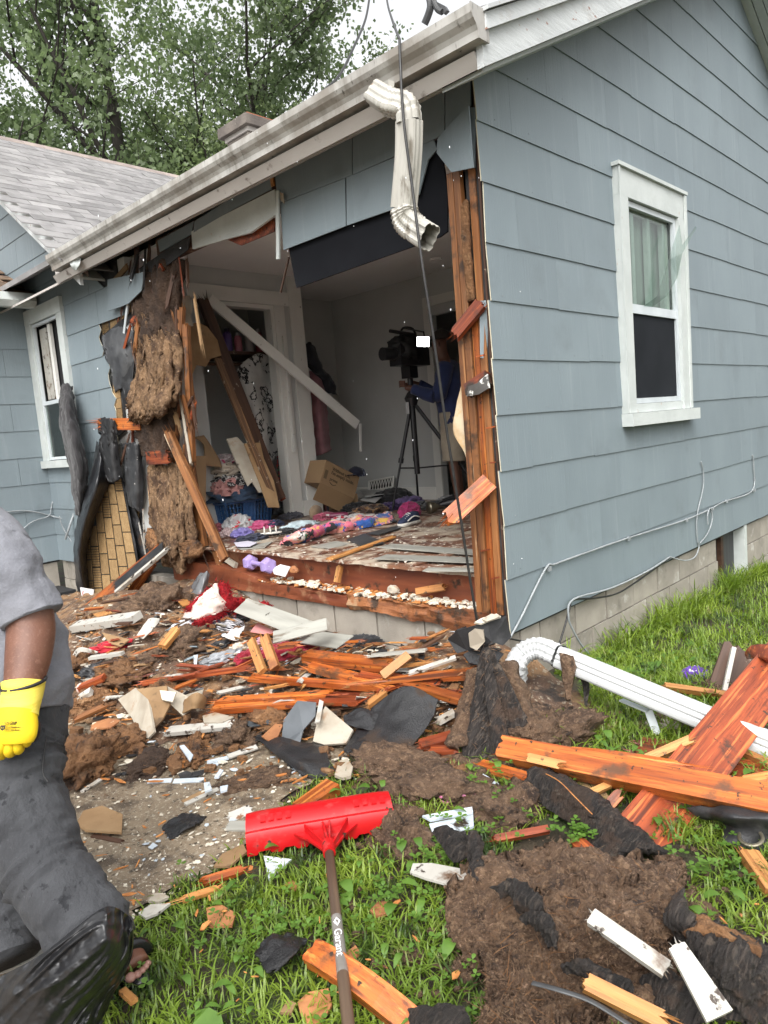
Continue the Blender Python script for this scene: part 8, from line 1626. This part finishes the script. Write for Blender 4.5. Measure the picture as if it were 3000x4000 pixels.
# shirt: torso drape and sleeve
tor = limb([wk(28, 1560, 2.44), wk(20, 1500, 2.45), wk(10, 1420, 2.46), wk(-8, 1330, 2.47), wk(-25, 1240, 2.48), wk(-45, 1165, 2.50), wk(-62, 1120, 2.52)], [(.188, .19), (.196, .19), (.186, .185), (.172, .175), (.155, .165), (.125, .13), (.075, .08)], 64, tuple(right), 60, amp=.022, sc=5, seed=3, fold=.016, fsc=7, drag=.0)
slv = limb([wk(-25, 1180, 2.42), wk(20, 1215, 2.34), wk(60, 1275, 2.30), wk(86, 1335, 2.28)], [(.080, .09), (.094, .095), (.088, .09), (.084, .084)], 44, tuple(right), 30, amp=.014, sc=7, seed=5, fold=.012, fsc=9)
slr = limb([wk(-90, 1180, 2.62), wk(-145, 1205, 2.72), wk(-180, 1290, 2.76), wk(-190, 1330, 2.76)], [(.10, .11), (.105, .105), (.095, .095), (.09, .09)], 24, tuple(right), 12, amp=.012)
yoke = limb([wk(-150, 1205, 2.74), wk(-110, 1165, 2.66), wk(-65, 1150, 2.56), wk(-25, 1165, 2.45), wk(12, 1205, 2.36)], [(.09, .10), (.105, .12), (.11, .13), (.105, .12), (.09, .10)], 36, tuple(UPV), 24, amp=.012, sc=6, seed=4)
sh_ = pmesh('tshirt', [tor, slv, slr, yoke], shirt_m, wkr)
# arm
pmesh('forearm', [limb([wk(78, 1300, 2.285), wk(84, 1360, 2.275), wk(78, 1420, 2.25), wk(71, 1460, 2.235), wk(66, 1492, 2.225)], [(.060, .062), (.064, .064), (.060, .058), (.053, .052), (.048, .048)], 26, tuple(right), 18)], skin_b, wkr)
# glove
gl = obj('glove', None, None, wkr, mw=Matrix.Translation(hnd)); WM[gl.name] = Matrix.Translation(hnd)
gd = 2.205
pmesh('cuff', [limb([wk(68, 1474, gd + .018), wk(65, 1500, gd + .012), wk(60, 1528, gd + .004), wk(56, 1542, gd)], [(.056, .052), (.053, .049), (.051, .044), (.054, .042)], 28, tuple(right), 20, fold=.0012, fsc=60)], glove_k, gl)
pmesh('cuff_edge', [(lambda t: (t.v, t.f))(MB().tube([wk(68, 1476, gd + .018) + right * (.0575 * math.cos(a)) + fwd * (.0535 * math.sin(a)) + UPV * (.004 * math.cos(a)) for a in [i * .3307 for i in range(20)]], .0045, 6))], glove_d, gl)
pmesh('palm', [limb([wk(56, 1536, gd), wk(50, 1560, gd - .006), wk(46, 1588, gd - .010), wk(45, 1604, gd - .008)], [(.053, .042), (.058, .042), (.061, .036), (.054, .030)], 28, tuple(right), 18, amp=.002, sc=20)], glove_m, gl)
for (pts, r) in (([(22, 1592), (18, 1612), (17, 1626), (22, 1634)], .0135), ([(38, 1602), (36, 1618), (38, 1626), (44, 1626)], .0135), ([(54, 1602), (54, 1614), (57, 1620), (62, 1616)], .013), ([(70, 1590), (72, 1602), (75, 1605), (78, 1600)], .0115)):
    q = [wk(a, b, gd - .012 + (.0 if i < 2 else .018 * (i - 1))) for i, (a, b) in enumerate(pts)]
    vs, fs = limb(q, [r * 1.08, r * 1.1, r, r * .8], 14, tuple(right), 12); tip = loft([(q[-1], q[-1] - q[-2], tuple(right), r * .8, r * .8), (q[-1] + (q[-1] - q[-2]).normalized() * r * .6, q[-1] - q[-2], tuple(right), r * .35, r * .35)], 14)
    pmesh('finger', [(vs, fs), tip], glove_m, gl)
pmesh('thumb', [limb([wk(30, 1555, gd + .01), wk(10, 1575, gd + .02), wk(-6, 1600, gd + .02), wk(-4, 1622, gd + .02)], [.019, .018, .016, .012], 14, tuple(right), 12)], glove_m, gl)
pmesh('palm_coating', [limb([wk(84, 1562, gd + .030), wk(86, 1580, gd + .030), wk(80, 1598, gd + .028)], [(.020, .03), (.020, .03), (.014, .025)], 14, tuple(right), 10)], glove_d, gl)
# print on the back of the glove
gp = wk(15, 1556, gd - .052); gn = (V(CP) - gp).normalized(); gx = (wk(60, 1557, gd - .052) - gp).normalized(); gy = gn.cross(gx).normalized()
def gm(u, v, lift=.0): q = gp + gx * u + gy * v + gn * lift; return Matrix(((gx.x, gy.x, gn.x, q.x), (gx.y, gy.y, gn.y, q.y), (gx.z, gy.z, gn.z, q.z), (0, 0, 0, 1)))
gk = flat('glove_ink', (.03, .028, .02), .7)
pw_ = (wk(58, 1557, gd - .052) - wk(20, 1557, gd - .052)).length
textmesh('FIRM GRIP', .0125, gk, gm(.007, -.010), gl, 'word_print', .0012, pw_ / .066)
textmesh('CUT RESISTANCE', .0055, gk, gm(.019, -.018), gl, 'word_print', .0012, .9); textmesh('ANSI / ISEA 105-2016', .0045, gk, gm(.019, -.0245), gl, 'word_print', .0012, .85)
part('badge_print', MB().prism([gm(.005, -.012).translation, gm(.017, -.012).translation, gm(.017, -.021).translation, gm(.011, -.026).translation, gm(.005, -.021).translation], gn * .001), gk, gl); textmesh('A1', .007, flat('badge_yellow', (.7, .5, .03)), gm(.0065, -.0205, .0015), gl, 'badge_letters', .0006)
# sweatpants
pl1 = limb([wk(46, 1545, 2.44), wk(44, 1600, 2.42), wk(42, 1650, 2.40), wk(56, 1725, 2.37), wk(86, 1805, 2.33), wk(116, 1885, 2.29), wk(166, 1955, 2.25), wk(212, 2010, 2.22), wk(236, 2055, 2.21)], [(.156, .16), (.144, .15), (.132, .14), (.118, .13), (.112, .12), (.104, .11), (.100, .105), (.098, .10), (.09, .10)], 90, tuple(right), 100, amp=.007, sc=4, seed=7, fold=.014, fsc=7, drag=.90)
pl2 = limb([wk(-20, 1560, 2.55), wk(-40, 1650, 2.6), wk(-35, 1780, 2.62), wk(-10, 1900, 2.6), wk(18, 1985, 2.56), wk(25, 2040, 2.54), wk(30, 2075, 2.53)], [(.16, .16), (.14, .15), (.125, .13), (.115, .12), (.105, .11), (.10, .10), (.10, .10)], 60, tuple(right), 60, amp=.008, sc=4, seed=9, fold=.015, fsc=7, drag=.9)
pn = pmesh('sweatpants', [pl1, pl2], pants_m, wkr)
pmesh('pocket_seam', [(lambda t: (t.v, t.f))(MB().tube(smoothline([wk(118, 1590, 2.285), wk(112, 1630, 2.275), wk(110, 1670, 2.262), wk(122, 1690, 2.25)], 16), .0025, 6))], glove_d, pn)
# sandal and toes poking out of the bag
sd0 = M(272, 2085, .015); sdr = (M(292, 2110, .015) - M(245, 2060, .015)).normalized(); sps = V((-sdr.y, sdr.x, 0))
pmesh('sandal_sole', [loft([(sd0 + V((0, 0, i * .018)), (0, 0, 1), tuple(sdr), .12, .048) for i in (-.4, 1)], 24)], black_pl, wkr)
pmesh('sandal_strap', [(lambda t: (t.v, t.f))(MB().tube([sd0 + sdr * .03 + sps * (.05 * math.cos(a)) + V((0, 0, .015 + .05 * math.sin(a))) for a in [i * .3307 for i in range(11)]], .012, 8, flat=2.0))], black_pl, wkr)
pmesh('foot', [limb([sd0 - sdr * .08 + V((0, 0, .05)), sd0 + V((0, 0, .045)), sd0 + sdr * .07 + V((0, 0, .034))], [(.036, .034), (.042, .03), (.040, .018)], 18, tuple(sps), 10)], skin_b, wkr)
for i, (o, l, r) in enumerate(((-.026, .098, .012), (-.008, .102, .0095), (.007, .098, .0088), (.020, .092, .008), (.031, .084, .0075))): blob('toe', sd0 + sdr * l + sps * o + V((0, 0, .028)), (r * 1.2, r * 1.2, r), skin_p, parent=wkr, sub=3, amp=0, low=-1)
# black rubbish bag dragged around the foot
bg_ = sheet('rubbish_bag', [[D(178, 1992, 2.06), D(235, 1958, 2.03), D(282, 1984, 2.08), D(288, 2018, 2.18)], [D(95, 2058, 2.12), D(200, 2028, 2.00), D(266, 2052, 2.06), D(284, 2066, 2.20)], [D(10, 2105, 2.22), D(135, 2098, 2.06), D(220, 2115, 2.10), D(264, 2114, 2.24)], [D(-80, 2150, 2.34), D(60, 2165, 2.16), D(165, 2180, 2.16), D(242, 2152, 2.30)], [D(-180, 2200, 2.46), D(-10, 2240, 2.26), D(110, 2260, 2.22), D(218, 2225, 2.32)], [D(-240, 2260, 2.50), D(-60, 2330, 2.38), D(70, 2350, 2.34), D(190, 2300, 2.38)]], bag_m, 130, 130, .002, .0, 6, .0, label='black plastic rubbish bag trailing from the worker leg over the grass', cat='rubbish bag')
me = bg_.data                                                         # creases that run along the pull of the bag
axd = (D(0, 2210, 2.28) - D(240, 1995, 2.06)).normalized()
for v in me.vertices:
    c = v.co - axd * v.co.dot(axd) * .94; d_ = .030 * (.6 - 2.2 * abs(n3(c, 12, 2))) + .020 * (.6 - 2.2 * abs(n3(c, 27, 6))) + .006 * fbm(v.co, 30, 3); v.co += (V(CP) - v.co).normalized() * d_

# --- cameraman, tripod and camera inside
TC = V((2.46, 2.75, FZ))
tri = thing('tripod', TC, 'tall black tripod standing on the bare floor', 'tripod'); ap = V((2.44, 2.72, 1.80))
feet = [G(848, 1102, FZ), G(906, 1090, FZ) + V((.12, .12, 0)), V((2.75, 2.05, FZ))]
blk = mat('black_metal', (.018, .018, .020), (.012, .012, .014), 8, .4, .1, 30, rand=0)
for f_ in feet:
    lg = part('leg', MB().tube([ap + (f_ - ap).normalized() * .03 + V((0, 0, -.02)), ap.lerp(f_, .55)], .020, 10).tube([ap.lerp(f_, .5), f_], .012, 10), blk, tri); part('clamp', MB().tube([ap.lerp(f_, .53), ap.lerp(f_, .575)], .028, 12), blk, lg)
    part('spreader', MB().tube([V((ap.x, ap.y, 1.08)), ap.lerp(f_, .62)], .009, 6), blk, tri)
part('column', MB().tube([V((ap.x, ap.y, 1.02)), V((ap.x, ap.y, 2.06))], .030, 14), blk, tri); part('crown', MB().tube([V((ap.x, ap.y, 1.72)), V((ap.x, ap.y, 1.80)), V((ap.x, ap.y, 1.86))], [.05, .075, .04], 16), blk, tri); part('fluid_head', MB().box((ap.x - .06, ap.y - .06, 2.0), (ap.x + .06, ap.y + .06, 2.12)), blk, tri)
part('level_tag', MB().box((ap.x - .078, ap.y - .02, 1.64), (ap.x - .072, ap.y + .02, 1.76)), flat('tag_grey', (.45, .45, .45)), tri)
vc = thing('video_camera', V((ap.x, ap.y, 2.12)), 'black video camera with lit light panel on the tripod', 'camera')
part('body', MB().box((ap.x - .20, ap.y - .08, 2.125), (ap.x + .24, ap.y + .08, 2.34)), blk, vc); part('lens', MB().tube([(ap.x - .20, ap.y, 2.24), (ap.x - .24, ap.y, 2.24), (ap.x - .36, ap.y + .02, 2.24)], [.055, .06, .065], 18), blk, vc)
blob('rain_cover', V((ap.x - .02, ap.y + .02, 2.28)), (.19, .13, .15), flat('cover_black', (.012, .012, .013), .6), parent=vc, sub=4, amp=.38, sc=1.8, mode='fold', seed=3, low=-.7); part('viewfinder', MB().tube([(ap.x + .05, ap.y - .14, 2.33), (ap.x + .2, ap.y - .16, 2.34)], [.03, .036], 14), blk, vc); part('microphone', MB().tube([(ap.x - .32, ap.y - .07, 2.45), (ap.x + .02, ap.y - .07, 2.43)], .018, 10), blk, vc); part('handle', MB().tube(smoothline([(ap.x - .1, ap.y, 2.42), (ap.x - .05, ap.y, 2.5), (ap.x + .1, ap.y, 2.5), (ap.x + .15, ap.y, 2.40)], 12), .012, 8), blk, vc)
lp0 = F(914, 738, 2.12); lx = (F(930, 738, 2.12) - lp0).normalized(); lz = (F(914, 728, 2.12) - lp0).normalized(); ln_ = lx.cross(lz); 
ln_ = ln_ if ln_.dot(V(CP) - lp0) > 0 else -ln_
def lpt(u, v, w_): return lp0 + lx * u + lz * v + ln_ * w_
part('light_housing', MB().prism([lpt(-.078, -.05, -.03), lpt(.078, -.05, -.03), lpt(.078, .05, -.03), lpt(-.078, .05, -.03)], ln_ * .028), blk, vc); part('light_panel', MB().prism([lpt(-.07, -.043, .0), lpt(.07, -.043, .0), lpt(.07, .043, .0), lpt(-.07, .043, .0)], ln_ * .003), emit('led_panel', (1, .98, .94), 14), vc)
part('light_arm', MB().tube([lpt(0, .04, -.02), lpt(-.02, .09, -.03), V((ap.x - .02, ap.y, 2.5))], .008, 6), blk, vc)
mb = MB()
for i in range(11): mb.prism([lpt(-.055 + i * .011 - .0008, -.036, .0035), lpt(-.055 + i * .011 + .0008, -.036, .0035), lpt(-.055 + i * .011 + .0008, .036, .0035), lpt(-.055 + i * .011 - .0008, .036, .0035)], ln_ * .001)
part('led_grid', mb, flat('led_grid', (.35, .35, .35)), vc)
cmn = thing('person', (2.66, 2.36, FZ), 'person in dark blue jacket and tan shorts operating the video camera', 'person')
P0 = V((2.66, 2.36, FZ)); dirc = (ap - P0); dirc.z = 0; dirc.normalize(); sid = V((-dirc.y, dirc.x, 0))
def cm_(f, s, z): return P0 + dirc * f + sid * s + V((0, 0, z))
skd = mat('dim_skin', (.13, .06, .04), (.11, .05, .033), 8, .5, .1, 60, rand=0)
J = [cm_(0, 0, .95), cm_(.0, 0, 1.12), cm_(.02, 0, 1.35), cm_(.05, 0, 1.48), cm_(.09, 0, 1.56), cm_(.10, 0, 1.66), cm_(.10, 0, 1.73), cm_(.02, .19, 1.40), cm_(.10, .26, 1.13), cm_(.36, .22, 1.22), cm_(.02, -.19, 1.40), cm_(.12, -.27, 1.14), cm_(.38, -.18, 1.28), cm_(0, .10, .9), cm_(.03, .12, .5), cm_(.0, .13, .08), cm_(.16, .14, .03), cm_(0, -.10, .9), cm_(.03, -.12, .5), cm_(.0, -.13, .08), cm_(.16, -.14, .03), cm_(.45, .20, 1.24), cm_(.46, -.16, 1.31)]
E_ = [(0, 1), (1, 2), (2, 3), (3, 4), (4, 5), (5, 6), (2, 7), (7, 8), (8, 9), (9, 21), (2, 10), (10, 11), (11, 12), (12, 22), (0, 13), (13, 14), (14, 15), (15, 16), (0, 17), (17, 18), (18, 19), (19, 20)]
skinbody('body', J, E_, [(.14, .11), (.14, .11), (.16, .11), .055, .075, .09, .06, .065, .045, .03, .065, .045, .03, .085, .055, .038, .03, .085, .055, .038, .03, .03, .03], skd, parent=cmn)
blue = fabric('navy_blue_jacket', (.018, .030, .10)); tan_s = fabric('tan_shorts', (.34, .29, .22))
pmesh('jacket', [limb([cm_(0, 0, .83), cm_(0, 0, 1.0), cm_(.01, 0, 1.2), cm_(.03, 0, 1.38), cm_(.05, 0, 1.47)], [(.155, .215), (.165, .215), (.165, .22), (.14, .20), (.07, .08)], 36, tuple(dirc), 24, amp=.015, sc=5, fold=.006, fsc=9), limb([cm_(.02, .17, 1.42), cm_(.08, .26, 1.2), cm_(.14, .27, 1.12), cm_(.36, .215, 1.22)], [.085, .075, .07, .05], 22, tuple(dirc), 16, amp=.01), limb([cm_(.02, -.17, 1.42), cm_(.09, -.27, 1.2), cm_(.15, -.28, 1.13), cm_(.37, -.18, 1.28)], [.085, .075, .07, .05], 22, tuple(dirc), 16, amp=.01)], blue, cmn)
pmesh('shorts', [limb([cm_(0, .09, .95), cm_(.01, .11, .7), cm_(.02, .12, .47)], [(.14, .12), (.125, .115), (.12, .11)], 26, tuple(dirc), 12, amp=.01), limb([cm_(0, -.09, .95), cm_(.01, -.11, .7), cm_(.02, -.12, .47)], [(.14, .12), (.125, .115), (.12, .11)], 26, tuple(dirc), 12, amp=.01)], tan_s, cmn)
blob('hair', cm_(.07, 0, 1.70), (.10, .10, .095), flat('dark_hair', (.02, .016, .013), .8), parent=cmn, sub=4, amp=.05, low=-.1)
blob('nose', cm_(.205, 0, 1.645), (.02, .015, .022), skd, parent=cmn, sub=2, amp=0, low=-1)
for s in (-1, 1):
    blob('eye', cm_(.175, .035 * s, 1.675), (.01, .012, .008), flat('eye_c%d' % (s + 1), (.4, .38, .36)), parent=cmn, sub=2, amp=0, low=-1); blob('ear', cm_(.09, .095 * s, 1.65), (.02, .012, .03), skd, parent=cmn, sub=2, amp=0, low=-1)
    for i in range(4): pmesh('finger', [limb([cm_(.44, .20 * s, 1.25 + i * .016), cm_(.49, .19 * s, 1.255 + i * .016), cm_(.505, .165 * s, 1.25 + i * .016)], [.009, .009, .007], 8, tuple(dirc), 6)], skd, cmn)
    pmesh('shoe', [limb([cm_(-.06, .13 * s, .05), cm_(.06, .135 * s, .055), cm_(.20, .14 * s, .035)], [(.045, .045), (.05, .05), (.045, .03)], 16, tuple(sid), 10)], blk, cmn)
